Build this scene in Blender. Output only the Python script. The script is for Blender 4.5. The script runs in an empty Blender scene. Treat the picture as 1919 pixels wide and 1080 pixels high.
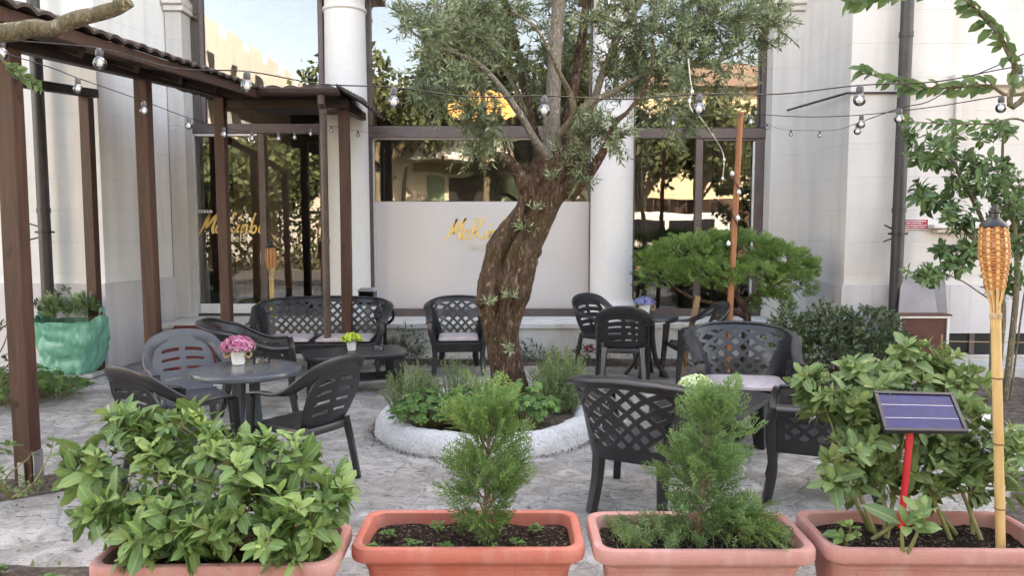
import bpy, bmesh, math, random
from mathutils import Vector, Matrix, noise
random.seed(7)
V = Vector
R = math.radians
PI = math.pi
scene = bpy.context.scene
COL = scene.collection

# ------------------------------------------------------------------ camera
CAM_H, FPX, PITCH = 1.75, 1420.0, R(4.7)
cam_d = bpy.data.cameras.new('camera')
cam = bpy.data.objects.new('camera', cam_d)
COL.objects.link(cam)
cam.location = (0, 0, CAM_H)
cam.rotation_euler = (R(90) - PITCH, 0, 0)
cam_d.sensor_width = 36
cam_d.lens = 36 * FPX / 1919
cam_d.clip_start = 0.05
cam_d.clip_end = 600
scene.camera = cam


def ray(px, py):
    x = (px - 959.5) / FPX
    y = -(py - 540) / FPX
    return V((x, math.cos(PITCH) + y * math.sin(PITCH), -math.sin(PITCH) + y * math.cos(PITCH)))


def P(px, py, Y):
    """survey helper: the point of the sight line through a photo pixel at depth Y"""
    d = ray(px, py)
    t = Y / d.y
    return V((d.x * t, Y, CAM_H + d.z * t))


def G(px, py, z=0.0):
    d = ray(px, py)
    t = (z - CAM_H) / d.z
    return V((d.x * t, d.y * t, z))


# ------------------------------------------------------------------ materials
class NT:
    def __init__(self, name):
        self.m = bpy.data.materials.new(name)
        self.m.use_nodes = True
        self.t = self.m.node_tree
        self.t.nodes.clear()
        self.out = self.t.nodes.new('ShaderNodeOutputMaterial')

    def n(self, typ, props=None, **inp):
        nd = self.t.nodes.new('ShaderNode' + typ)
        for k, v in (props or {}).items():
            setattr(nd, k, v)
        for k, v in inp.items():
            self.set(nd, k.replace('_', ' '), v)
        return nd

    def set(self, nd, key, v):
        s = nd.inputs[int(key[1:])] if key[0] == '#' else nd.inputs[key]
        if isinstance(v, bpy.types.NodeSocket):
            self.t.links.new(v, s)
        elif isinstance(v, tuple) and len(v) == 3 and s.type == 'RGBA':
            s.default_value = (*v, 1)
        else:
            s.default_value = v

    def coords(self, kind='Object'):
        return self.n('TexCoord').outputs[kind]

    def mapping(self, vec, scale=(1, 1, 1), rot=(0, 0, 0)):
        nd = self.n('Mapping')
        self.t.links.new(vec, nd.inputs['Vector'])
        nd.inputs['Scale'].default_value = scale
        nd.inputs['Rotation'].default_value = rot
        return nd.outputs[0]

    def noise(self, vec, scale, detail=4.0, rough=0.55, dist=0.0):
        nd = self.n('TexNoise', Scale=scale, Detail=detail, Roughness=rough, Distortion=dist)
        self.t.links.new(vec, nd.inputs['Vector'])
        return nd.outputs['Fac']

    def ramp(self, fac, stops):
        nd = self.n('ValToRGB')
        self.t.links.new(fac, nd.inputs[0])
        e = nd.color_ramp.elements
        while len(e) < len(stops):
            e.new(0.5)
        for el, (p, c) in zip(e, stops):
            el.position = p
            el.color = (*c, 1) if isinstance(c, tuple) else (c, c, c, 1)
        return nd.outputs[0]

    def mix(self, fac, a, b, mode='MIX'):
        nd = self.n('MixRGB', {'blend_type': mode})
        self.set(nd, 'Fac', fac); self.set(nd, 'Color1', a); self.set(nd, 'Color2', b)
        return nd.outputs[0]

    def math(self, op, a, b=0.0, c=None):
        nd = self.n('Math', {'operation': op})
        self.set(nd, '#0', a); self.set(nd, '#1', b)
        if c is not None:
            self.set(nd, '#2', c)
        return nd.outputs[0]

    def bump(self, h, strength=0.3, dist=0.01):
        return self.n('Bump', Strength=strength, Distance=dist, Height=h).outputs[0]

    def principled(self, **k):
        p = self.n('BsdfPrincipled')
        for kk, v in k.items():
            self.set(p, kk.replace('_', ' '), v)
        return p

    def done(self, shader):
        self.t.links.new(shader.outputs[0] if hasattr(shader, 'outputs') else shader, self.out.inputs['Surface'])
        return self.m


def surf(name, c1, c2, scale=6.0, rough=0.8, bump=0.2, bscale=60.0, bdist=0.004, stretch=(1, 1, 1), metal=0.0,
         spec=0.5, detail=6.0, lo=0.35, hi=0.65, rvar=0.0, coord='Object'):
    t = NT(name)
    co = t.mapping(t.coords(coord), stretch)
    f = t.noise(co, scale, detail)
    c = t.ramp(f, [(lo, c1), (hi, c2)])
    h = t.noise(co, bscale, 5.0, 0.6)
    k = dict(Base_Color=c, Roughness=rough, Metallic=metal, Specular_IOR_Level=spec)
    if rvar:
        k['Roughness'] = t.math('MULTIPLY_ADD', f, rvar, rough - rvar * 0.5)
    if bump:
        k['Normal'] = t.bump(h, bump, bdist)
    return t.done(t.principled(**k))


def leafmat(name, dark, mid, light, rough=0.45, trans=0.3, rib=None):
    t = NT(name)
    a = t.n('Attribute', {'attribute_name': 'tint'}).outputs['Fac']
    c = t.ramp(a, [(0.0, dark), (0.5, mid), (1.0, light)])
    f = t.noise(t.coords(), 35.0, 3.0)
    c = t.mix(t.math('MULTIPLY', f, 0.35), c, t.mix(0.5, c, dark))
    if rib:
        r = t.n('Attribute', {'attribute_name': 'rib'}).outputs['Fac']
        rr = t.ramp(r, [(0.86, 0.0), (1.0, 0.75)])
        c = t.mix(rr, c, rib)
    b = t.principled(Base_Color=c, Roughness=rough, Specular_IOR_Level=0.4)
    tr = t.n('BsdfTranslucent')
    t.t.links.new(t.mix(0.5, c, light), tr.inputs['Color'])
    mx = t.n('MixShader')
    mx.inputs[0].default_value = trans
    t.t.links.new(b.outputs[0], mx.inputs[1]); t.t.links.new(tr.outputs[0], mx.inputs[2])
    return t.done(mx)


def wood(name, c1, c2, rough=0.5, along='z', scale=1.0, spec=0.4, knots=True):
    t = NT(name)
    st = {'z': (14, 14, 0.9), 'y': (14, 0.9, 14), 'x': (0.9, 14, 14)}[along]
    co = t.coords()
    info = t.n('ObjectInfo').outputs['Random']
    off = t.n('VectorMath', {'operation': 'ADD'})
    t.t.links.new(co, off.inputs[0])
    cb = t.n('CombineXYZ'); t.t.links.new(t.math('MULTIPLY', info, 37.0), cb.inputs[2])
    t.t.links.new(cb.outputs[0], off.inputs[1])
    m = t.mapping(off.outputs[0], tuple(s * scale for s in st))
    f = t.noise(m, 1.6, 8.0, 0.62, 0.9)
    c = t.ramp(f, [(0.3, c1), (0.7, c2)])
    if knots:
        k = t.noise(t.mapping(off.outputs[0], tuple((9 if s > 2 else 4.5) * scale for s in st)), 1.0, 2.0)
        c = t.mix(t.ramp(k, [(0.66, 0.0), (0.71, 0.85)]), c, tuple(x * 0.35 for x in c1))
    return t.done(t.principled(Base_Color=c, Roughness=t.math('MULTIPLY_ADD', f, 0.3, rough - 0.1),
                               Specular_IOR_Level=spec, Normal=t.bump(f, 0.35, 0.004)))


M = {}


def wall_mat(name, c1, c2, joint=0.385, vjoint=0.0, z0=0.0, stain=None):
    """stucco with shallow ashlar joints"""
    t = NT(name)
    co = t.coords('Object')
    sx = t.n('SeparateXYZ'); t.t.links.new(co, sx.inputs[0])
    big = t.noise(co, 0.9, 5.0)
    streak = t.noise(t.mapping(co, (5, 5, 0.5)), 1.0, 5.0)
    c = t.ramp(big, [(0.3, c1), (0.7, c2)])
    c = t.mix(t.ramp(streak, [(0.46, 0.0), (0.78, 0.55)]), c, (c1[0] * 0.74, c1[1] * 0.71, c1[2] * 0.67))
    fine = t.noise(co, 140.0, 4.0)
    h = t.math('MULTIPLY', fine, 0.12)
    if joint:
        zz = t.math('FRACT', t.math('DIVIDE', t.math('ADD', sx.outputs[2], 10.0 - z0), joint))
        d = t.math('ABSOLUTE', t.math('SUBTRACT', zz, 0.5))
        g = t.ramp(d, [(0.484, 0.0), (0.492, 1.0)])
        c = t.mix(t.math('MULTIPLY', g, 0.16), c, tuple(x * 0.55 for x in c1))
        h = t.math('SUBTRACT', h, g)
    if stain:
        s = t.noise(t.mapping(co, (2.0, 2.0, 0.8)), 2.2, 6.0, 0.65)
        c = t.mix(t.ramp(s, [(0.48, 0.0), (0.72, 0.55)]), c, stain)
    return t.done(t.principled(Base_Color=c, Roughness=0.88, Specular_IOR_Level=0.25, Normal=t.bump(h, 0.55, 0.004)))


M['stucco'] = wall_mat('stucco', (0.56, 0.525, 0.50), (0.645, 0.61, 0.585))
M['stucco_left'] = wall_mat('stucco_left', (0.66, 0.655, 0.645), (0.74, 0.735, 0.72))
M['return'] = wall_mat('return_stucco', (0.52, 0.51, 0.50), (0.62, 0.61, 0.60), joint=0.0)
M['plinth'] = wall_mat('plinth_paint', (0.50, 0.48, 0.50), (0.585, 0.57, 0.585), joint=0.0)
M['granite'] = surf('granite', (0.57, 0.555, 0.545), (0.69, 0.675, 0.665), 90.0, 0.7, 0.15, 120.0, 0.002, detail=8, lo=0.4, hi=0.62)
M['mould'] = surf('moulding', (0.60, 0.55, 0.52), (0.68, 0.63, 0.60), 6.0, 0.85, 0.15)
M['stepstone'] = wall_mat('step_stone', (0.55, 0.54, 0.51), (0.68, 0.66, 0.63), joint=0.0, stain=(0.33, 0.31, 0.28))
M['frame'] = surf('window_frame', (0.085, 0.060, 0.058), (0.115, 0.085, 0.082), 5.0, 0.42, 0.05)
M['alu'] = surf('aluminium', (0.55, 0.55, 0.56), (0.62, 0.62, 0.63), 9.0, 0.4, 0.05, metal=0.4)
M['whiteplate'] = surf('white_door_plate', (0.68, 0.68, 0.68), (0.76, 0.76, 0.76), 9.0, 0.5, 0.05)
M['film'] = surf('frosted_film', (0.50, 0.47, 0.465), (0.53, 0.50, 0.495), 1.2, 0.38, 0.03, 200.0, 0.001, spec=0.45)
M['gold'] = surf('gold_letter', (0.80, 0.50, 0.14), (0.86, 0.58, 0.20), 12.0, 0.45, 0.0)
M['cream_letter'] = surf('cream_letter', (0.75, 0.68, 0.45), (0.78, 0.72, 0.50), 12.0, 0.5, 0.0)
M['white_letter'] = surf('white_letter', (0.7, 0.7, 0.7), (0.75, 0.75, 0.75), 12.0, 0.5, 0.0)
M['pipe'] = surf('drainpipe_paint', (0.026, 0.023, 0.024), (0.040, 0.035, 0.036), 8.0, 0.45, 0.08)
M['brownpipe'] = surf('brown_gutter', (0.060, 0.036, 0.030), (0.085, 0.055, 0.048), 8.0, 0.38, 0.06)
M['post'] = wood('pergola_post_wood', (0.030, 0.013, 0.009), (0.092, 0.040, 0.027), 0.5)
M['beam_y'] = wood('pergola_beam_wood', (0.016, 0.009, 0.007), (0.042, 0.021, 0.016), 0.5, 'y')  # beam, rafter and ceiling board woods darkened to carry the shade under the roof
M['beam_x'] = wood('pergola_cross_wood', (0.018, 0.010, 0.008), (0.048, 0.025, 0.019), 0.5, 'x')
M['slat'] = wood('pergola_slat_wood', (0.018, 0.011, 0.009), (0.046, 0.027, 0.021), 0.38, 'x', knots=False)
M['tile'] = surf('roof_tile', (0.030, 0.022, 0.019), (0.085, 0.060, 0.050), 7.0, 0.75, 0.4, 40.0, 0.006)
M['plastic'] = surf('anthracite_plastic', (0.021, 0.0215, 0.026), (0.034, 0.035, 0.041), 5.0, 0.37, 0.12, 220.0, 0.0012, spec=0.55, rvar=0.16)
M['plastic_worn'] = surf('faded_plastic', (0.058, 0.064, 0.082), (0.080, 0.086, 0.106), 9.0, 0.46, 0.12, 220.0, 0.0012, spec=0.55, rvar=0.14)
M['plastic_blue'] = surf('blue_grey_plastic', (0.052, 0.062, 0.076), (0.070, 0.080, 0.094), 3.0, 0.24, 0.05, 160.0, 0.0008, spec=0.6, rvar=0.08)
M['cushion'] = surf('mauve_cushion', (0.36, 0.30, 0.31), (0.43, 0.37, 0.38), 14.0, 0.9, 0.4, 380.0, 0.002)
M['terra'] = surf('terracotta_orange', (0.42, 0.115, 0.072), (0.50, 0.150, 0.095), 5.0, 0.52, 0.12, 90.0, 0.0015, rvar=0.15)
M['terra_pink'] = surf('terracotta_faded', (0.44, 0.175, 0.135), (0.52, 0.225, 0.18), 5.0, 0.62, 0.12, 90.0, 0.0015, rvar=0.15)
M['terra_pale'] = surf('terracotta_dusty', (0.42, 0.185, 0.145), (0.50, 0.245, 0.20), 4.0, 0.7, 0.15, 90.0, 0.0015, rvar=0.15)
M['bark'] = None
M['green_bag'] = None
M['concrete'] = surf('concrete', (0.34, 0.335, 0.33), (0.46, 0.455, 0.445), 5.0, 0.92, 0.35, 60.0, 0.006)
M['black'] = surf('black_metal', (0.012, 0.012, 0.014), (0.02, 0.02, 0.023), 9.0, 0.4, 0.1)
M['steel'] = surf('brushed_steel', (0.45, 0.45, 0.46), (0.55, 0.55, 0.56), 9.0, 0.35, 0.05, metal=0.85)
M['cable'] = surf('black_cable', (0.008, 0.008, 0.009), (0.014, 0.014, 0.015), 9.0, 0.55, 0.0)
M['white_cable'] = surf('white_cable', (0.6, 0.58, 0.52), (0.68, 0.66, 0.6), 9.0, 0.55, 0.0)
def weathered(name, c1, c2, dust, rough):
    """plastic terracotta with water stains, lime bloom and scuffs"""
    t = NT(name)
    co = t.coords()
    c = t.ramp(t.noise(co, 4.0, 5.0), [(0.35, c1), (0.65, c2)])
    st = t.noise(t.mapping(co, (7, 7, 1.6)), 1.3, 7.0, 0.68, 0.4)
    c = t.mix(t.ramp(st, [(0.48, 0.0), (0.70, 0.55)]), c, dust)
    sc = t.noise(t.mapping(co, (3, 3, 40)), 2.5, 4.0, 0.7)
    c = t.mix(t.ramp(sc, [(0.62, 0.0), (0.70, 0.35)]), c, tuple(x * 1.25 for x in dust))
    so = t.noise(co, 26.0, 6.0, 0.7)
    c = t.mix(t.ramp(so, [(0.60, 0.0), (0.70, 0.45)]), c, tuple(x * 0.42 for x in c1))
    return t.done(t.principled(Base_Color=c, Roughness=t.math('MULTIPLY_ADD', st, 0.3, rough - 0.12), Specular_IOR_Level=0.4, Normal=t.bump(so, 0.12, 0.003)))


M['terra'] = weathered('terracotta_orange', (0.47, 0.125, 0.088), (0.55, 0.165, 0.122), (0.54, 0.28, 0.235), 0.52)
M['terra_pink'] = weathered('terracotta_faded', (0.45, 0.200, 0.170), (0.52, 0.250, 0.218), (0.54, 0.36, 0.33), 0.62)
M['terra_pale'] = weathered('terracotta_dusty', (0.43, 0.185, 0.155), (0.50, 0.240, 0.208), (0.50, 0.35, 0.32), 0.66)
def chair_mat(name, c1, c2, dust, rough):
    """moulded resin, faded and dusty in patches, with fine scratches"""
    t = NT(name)
    co = t.coords()
    f = t.noise(co, 5.0, 5.0)
    c = t.ramp(f, [(0.35, c1), (0.65, c2)])
    d = t.noise(co, 9.0, 8.0, 0.72, 0.6)
    c = t.mix(t.ramp(d, [(0.50, 0.0), (0.74, 0.55)]), c, dust)
    s = t.noise(t.mapping(co, (60, 8, 60)), 2.0, 3.0, 0.6)
    c = t.mix(t.ramp(s, [(0.64, 0.0), (0.70, 0.35)]), c, dust)
    return t.done(t.principled(Base_Color=c, Roughness=t.math('MULTIPLY_ADD', d, 0.35, rough - 0.14), Specular_IOR_Level=0.55, Normal=t.bump(t.noise(co, 220.0, 3.0), 0.12, 0.0012)))


M['plastic'] = chair_mat('anthracite_plastic', (0.0085, 0.0086, 0.0102), (0.017, 0.0172, 0.0205), (0.038, 0.037, 0.038), 0.33)
M['plastic_worn'] = chair_mat('faded_plastic', (0.046, 0.049, 0.060), (0.064, 0.067, 0.080), (0.105, 0.105, 0.11), 0.44)
M['white_pot'] = surf('white_pot', (0.72, 0.72, 0.72), (0.78, 0.78, 0.78), 6.0, 0.42, 0.05)
M['rope'] = surf('rope', (0.38, 0.26, 0.15), (0.50, 0.36, 0.22), 60.0, 0.9, 0.6, 200.0, 0.003)
M['bamboo'] = surf('bamboo', (0.50, 0.30, 0.12), (0.64, 0.43, 0.20), 4.0, 0.4, 0.1, 40.0, 0.002, stretch=(6, 6, 0.7))
M['bamboo_node'] = surf('bamboo_node', (0.14, 0.07, 0.03), (0.22, 0.12, 0.05), 8.0, 0.6, 0.1)
M['wicker'] = surf('wicker_strip', (0.34, 0.105, 0.030), (0.54, 0.21, 0.068), 18.0, 0.5, 0.2, 120.0, 0.002)
M['wicker_stave'] = surf('wicker_stave', (0.60, 0.34, 0.13), (0.72, 0.46, 0.20), 9.0, 0.45, 0.1)
M['red_plastic'] = surf('red_plastic', (0.55, 0.020, 0.030), (0.62, 0.035, 0.045), 6.0, 0.35, 0.05)
M['red_sign'] = surf('red_sign', (0.36, 0.008, 0.03), (0.40, 0.012, 0.038), 6.0, 0.4, 0.0)
M['red_mat'] = surf('red_mat', (0.10, 0.015, 0.014), (0.15, 0.025, 0.022), 20.0, 0.95, 0.5, 200.0, 0.004)
M['grey_board'] = surf('grey_board', (0.20, 0.185, 0.19), (0.25, 0.235, 0.24), 3.0, 0.7, 0.1)
M['red_brown'] = surf('red_brown_board', (0.085, 0.030, 0.022), (0.125, 0.048, 0.036), 6.0, 0.7, 0.2)
M['dark'] = surf('dark_void', (0.012, 0.012, 0.012), (0.02, 0.019, 0.018), 6.0, 0.8, 0.0)
def roughcast_mat():
    t = NT('white_roughcast')
    co = t.coords()
    f = t.noise(co, 48.0, 8.0, 0.7)
    g = t.noise(co, 5.0, 6.0, 0.65)
    c = t.ramp(f, [(0.30, (0.30, 0.30, 0.30)), (0.42, (0.62, 0.62, 0.625)), (0.65, (0.80, 0.80, 0.80))])
    c = t.mix(t.ramp(g, [(0.52, 0.0), (0.72, 0.5)]), c, (0.42, 0.40, 0.37))
    return t.done(t.principled(Base_Color=c, Roughness=0.93, Specular_IOR_Level=0.2, Normal=t.bump(f, 1.0, 0.03)))


M['whitestone'] = roughcast_mat()
M['stake'] = wood('orange_stake_wood', (0.30, 0.110, 0.050), (0.42, 0.17, 0.085), 0.6, 'z', 1.0)
M['stake_pale'] = wood('pale_stake_wood', (0.32, 0.19, 0.10), (0.44, 0.28, 0.16), 0.7, 'z', 1.0)
M['curtain'] = wood('brown_panel_wood', (0.050, 0.028, 0.022), (0.095, 0.055, 0.042), 0.45, 'z', 0.8, knots=False)
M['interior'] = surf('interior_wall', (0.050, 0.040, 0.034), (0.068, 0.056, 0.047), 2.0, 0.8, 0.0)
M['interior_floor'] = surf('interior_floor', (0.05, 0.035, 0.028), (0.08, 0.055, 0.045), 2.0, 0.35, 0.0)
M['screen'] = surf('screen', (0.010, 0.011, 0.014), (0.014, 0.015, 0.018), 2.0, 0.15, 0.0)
M['paper'] = surf('white_paper', (0.7, 0.7, 0.7), (0.76, 0.76, 0.76), 9.0, 0.8, 0.0)
M['cream_wall'] = surf('cream_render', (0.62, 0.56, 0.44), (0.68, 0.62, 0.50), 2.0, 0.9, 0.1)
M['ivory_wall'] = surf('ivory_render', (0.60, 0.59, 0.56), (0.67, 0.66, 0.63), 2.0, 0.9, 0.1)
M['roof_red'] = surf('red_roof', (0.20, 0.14, 0.11), (0.27, 0.19, 0.15), 6.0, 0.9, 0.3)
M['vanpaint'] = surf('white_car_paint', (0.68, 0.69, 0.70), (0.72, 0.73, 0.74), 2.0, 0.25, 0.0)
M['tyre'] = surf('tyre_rubber', (0.012, 0.012, 0.012), (0.02, 0.02, 0.02), 9.0, 0.8, 0.2)
M['asphalt'] = surf('asphalt', (0.045, 0.045, 0.047), (0.065, 0.065, 0.067), 3.0, 0.9, 0.4, 90.0, 0.006)


def bark_mat(name, c1, c2, c3, moss, zs=3.0, sc=1.0):
    t = NT(name)
    co = t.coords()
    m = t.mapping(co, (zs * 3 * sc, zs * 3 * sc, zs * 0.9 * sc))
    v = t.n('TexVoronoi', {'feature': 'F1'}, Scale=3.2)
    warp = t.n('VectorMath', {'operation': 'ADD'})
    nz = t.n('TexNoise', Scale=2.5, Detail=5.0)
    t.t.links.new(m, nz.inputs['Vector'])
    t.t.links.new(m, warp.inputs[0]); t.t.links.new(nz.outputs['Color'], warp.inputs[1])
    t.t.links.new(warp.outputs[0], v.inputs['Vector'])
    f = t.noise(m, 3.0, 9.0, 0.68, 0.5)
    c = t.ramp(f, [(0.3, c1), (0.52, c2), (0.74, c3)])
    ms = t.noise(co, 3.5 * sc, 6.0, 0.65)
    c = t.mix(t.ramp(ms, [(0.5, 0.0), (0.66, 0.75)]), c, moss)
    fk = t.noise(t.mapping(co, (34 * sc, 34 * sc, 11 * sc)), 1.0, 4.0, 0.65)
    c = t.mix(t.ramp(fk, [(0.60, 0.0), (0.66, 0.8)]), c, tuple(min(1, x * 1.7) for x in c3))
    lich = t.noise(co, 22.0 * sc, 4.0, 0.6)
    c = t.mix(t.ramp(lich, [(0.66, 0.0), (0.72, 0.7)]), c, tuple(min(1, x * 1.9) for x in c3))
    h = t.math('ADD', t.math('MULTIPLY', v.outputs['Distance'], 0.8), f)
    return t.done(t.principled(Base_Color=c, Roughness=0.92, Specular_IOR_Level=0.2, Normal=t.bump(h, 0.9, 0.03)))


M['bark'] = bark_mat('olive_bark', (0.024, 0.014, 0.010), (0.092, 0.054, 0.037), (0.22, 0.150, 0.115), (0.078, 0.058, 0.022))
M['bark_pale'] = bark_mat('pale_bark', (0.14, 0.115, 0.095), (0.28, 0.24, 0.20), (0.40, 0.35, 0.30), (0.18, 0.17, 0.12), 6.0)
M['bark_branch'] = bark_mat('greyish_bark', (0.13, 0.105, 0.07), (0.24, 0.20, 0.135), (0.34, 0.29, 0.21), (0.16, 0.16, 0.08), 7.0)
M['twig'] = surf('twig', (0.12, 0.075, 0.045), (0.22, 0.15, 0.10), 20.0, 0.85, 0.3)
M['green_twig'] = surf('green_twig', (0.14, 0.16, 0.05), (0.24, 0.22, 0.09), 20.0, 0.7, 0.2)

M['laurel'] = leafmat('laurel_leaf', (0.050, 0.112, 0.038), (0.120, 0.222, 0.066), (0.29, 0.40, 0.13), 0.46, 0.26, rib=(0.30, 0.40, 0.14))
M['laurel_dull'] = leafmat('laurel_leaf_dull', (0.056, 0.112, 0.044), (0.125, 0.210, 0.074), (0.26, 0.35, 0.13), 0.48, 0.28, rib=(0.32, 0.38, 0.16))
M['olive_leaf'] = leafmat('olive_leaf', (0.055, 0.090, 0.046), (0.140, 0.190, 0.098), (0.33, 0.38, 0.21), 0.42, 0.15)
M['thuja'] = leafmat('cypress_spray', (0.038, 0.095, 0.034), (0.110, 0.215, 0.062), (0.30, 0.43, 0.12), 0.6, 0.2)
M['thuja_two'] = leafmat('cypress_spray_two', (0.040, 0.098, 0.040), (0.112, 0.215, 0.074), (0.28, 0.41, 0.14), 0.6, 0.2)
M['juniper'] = leafmat('juniper_spray', (0.045, 0.110, 0.035), (0.125, 0.235, 0.065), (0.27, 0.40, 0.12), 0.6, 0.15)
M['rosemary'] = leafmat('rosemary_leaf', (0.060, 0.115, 0.045), (0.13, 0.215, 0.080), (0.25, 0.35, 0.14), 0.6, 0.15)
M['herb'] = leafmat('herb_leaf', (0.038, 0.105, 0.026), (0.085, 0.185, 0.045), (0.17, 0.30, 0.075), 0.55, 0.3)
M['bush_leaf'] = leafmat('bush_leaf', (0.036, 0.068, 0.036), (0.080, 0.125, 0.062), (0.18, 0.24, 0.12), 0.38, 0.15)
M['tree_leaf'] = leafmat('tree_leaf', (0.042, 0.090, 0.034), (0.090, 0.165, 0.060), (0.19, 0.28, 0.11), 0.42, 0.3)
M['far_leaf'] = leafmat('far_leaf', (0.040, 0.062, 0.028), (0.078, 0.108, 0.048), (0.14, 0.175, 0.085), 0.6, 0.3)
M['pink'] = leafmat('pink_petal', (0.46, 0.075, 0.20), (0.64, 0.18, 0.36), (0.76, 0.46, 0.56), 0.6, 0.25)
M['lime'] = leafmat('lime_petal', (0.28, 0.40, 0.03), (0.46, 0.58, 0.06), (0.66, 0.74, 0.16), 0.6, 0.25)
M['mint'] = leafmat('mint_petal', (0.42, 0.55, 0.22), (0.58, 0.68, 0.36), (0.74, 0.80, 0.55), 0.6, 0.25)
M['blue'] = leafmat('blue_petal', (0.13, 0.16, 0.42), (0.28, 0.31, 0.60), (0.52, 0.54, 0.74), 0.6, 0.25)
M['magenta'] = leafmat('magenta_petal', (0.30, 0.015, 0.06), (0.42, 0.03, 0.10), (0.5, 0.08, 0.16), 0.6, 0.25)


def glass_mat(name, ior=1.9, tint=(0.93, 0.95, 0.94), wave=0.05, scale=1.1, dist=0.06, rough=0.0):
    t = NT(name)
    fr = t.n('Fresnel', IOR=ior)
    tr = t.n('BsdfTransparent', Color=tint)
    gl = t.n('BsdfGlossy', Color=(0.95, 0.97, 1.0), Roughness=rough)
    if wave:
        nz = t.noise(t.coords(), scale, 2.0, 0.4)
        b = t.bump(nz, wave, dist)
        t.t.links.new(b, gl.inputs['Normal'])
    mx = t.n('MixShader')
    t.t.links.new(fr.outputs[0], mx.inputs[0])
    t.t.links.new(tr.outputs[0], mx.inputs[1]); t.t.links.new(gl.outputs[0], mx.inputs[2])
    return t.done(mx)


M['glass'] = glass_mat('window_glass')
M['bulb'] = glass_mat('bulb_glass', 1.9, (0.97, 0.97, 0.97), 0.0, rough=0.04)
t_ = NT('bulb_inner'); M['bulb_inner'] = t_.done(t_.principled(Base_Color=(0.75, 0.75, 0.74), Roughness=0.3))
M['socket'] = surf('bulb_socket', (0.055, 0.055, 0.058), (0.08, 0.08, 0.083), 9.0, 0.4, 0.0)
M['ashglass'] = glass_mat('ashtray_glass', 1.35, (0.96, 0.97, 0.98), 0.0, rough=0.05)


def bag_mat():
    t = NT('green_bag_plastic')
    co = t.coords()
    w = t.noise(t.mapping(co, (5, 5, 1.6)), 2.2, 5.0, 0.6, 1.2)
    c = t.ramp(w, [(0.3, (0.075, 0.285, 0.205)), (0.7, (0.14, 0.395, 0.30))])
    return t.done(t.principled(Base_Color=c, Roughness=0.32, Specular_IOR_Level=0.5, Normal=t.bump(w, 0.6, 0.03)))


M['green_bag'] = bag_mat()


def soil_mat():
    t = NT('potting_soil')
    co = t.coords()
    f = t.noise(co, 55.0, 8.0, 0.7)
    v = t.n('TexVoronoi', Scale=110.0)
    t.t.links.new(co, v.inputs['Vector'])
    c = t.ramp(f, [(0.3, (0.012, 0.008, 0.006)), (0.6, (0.045, 0.028, 0.02)), (0.8, (0.12, 0.08, 0.06))])
    chip = t.n('SeparateColor'); t.t.links.new(v.outputs['Color'], chip.inputs[0])
    c = t.mix(t.ramp(chip.outputs[0], [(0.86, 0.0), (0.9, 0.8)]), c, (0.22, 0.16, 0.11))
    h = t.math('ADD', f, t.math('MULTIPLY', v.outputs['Distance'], 0.8))
    return t.done(t.principled(Base_Color=c, Roughness=0.95, Specular_IOR_Level=0.15, Normal=t.bump(h, 1.0, 0.02)))


M['soil'] = soil_mat()


def bed_mat():
    t = NT('bed_earth')
    co = t.coords()
    f = t.noise(co, 18.0, 9.0, 0.72)
    c = t.ramp(f, [(0.3, (0.045, 0.032, 0.026)), (0.5, (0.11, 0.085, 0.072)), (0.72, (0.24, 0.20, 0.175))])
    m = t.noise(co, 2.4, 4.0)
    c = t.mix(t.ramp(m, [(0.5, 0.0), (0.7, 0.4)]), c, (0.065, 0.06, 0.03))
    return t.done(t.principled(Base_Color=c, Roughness=0.95, Specular_IOR_Level=0.15, Normal=t.bump(f, 1.0, 0.03)))


M['bed'] = bed_mat()


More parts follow.
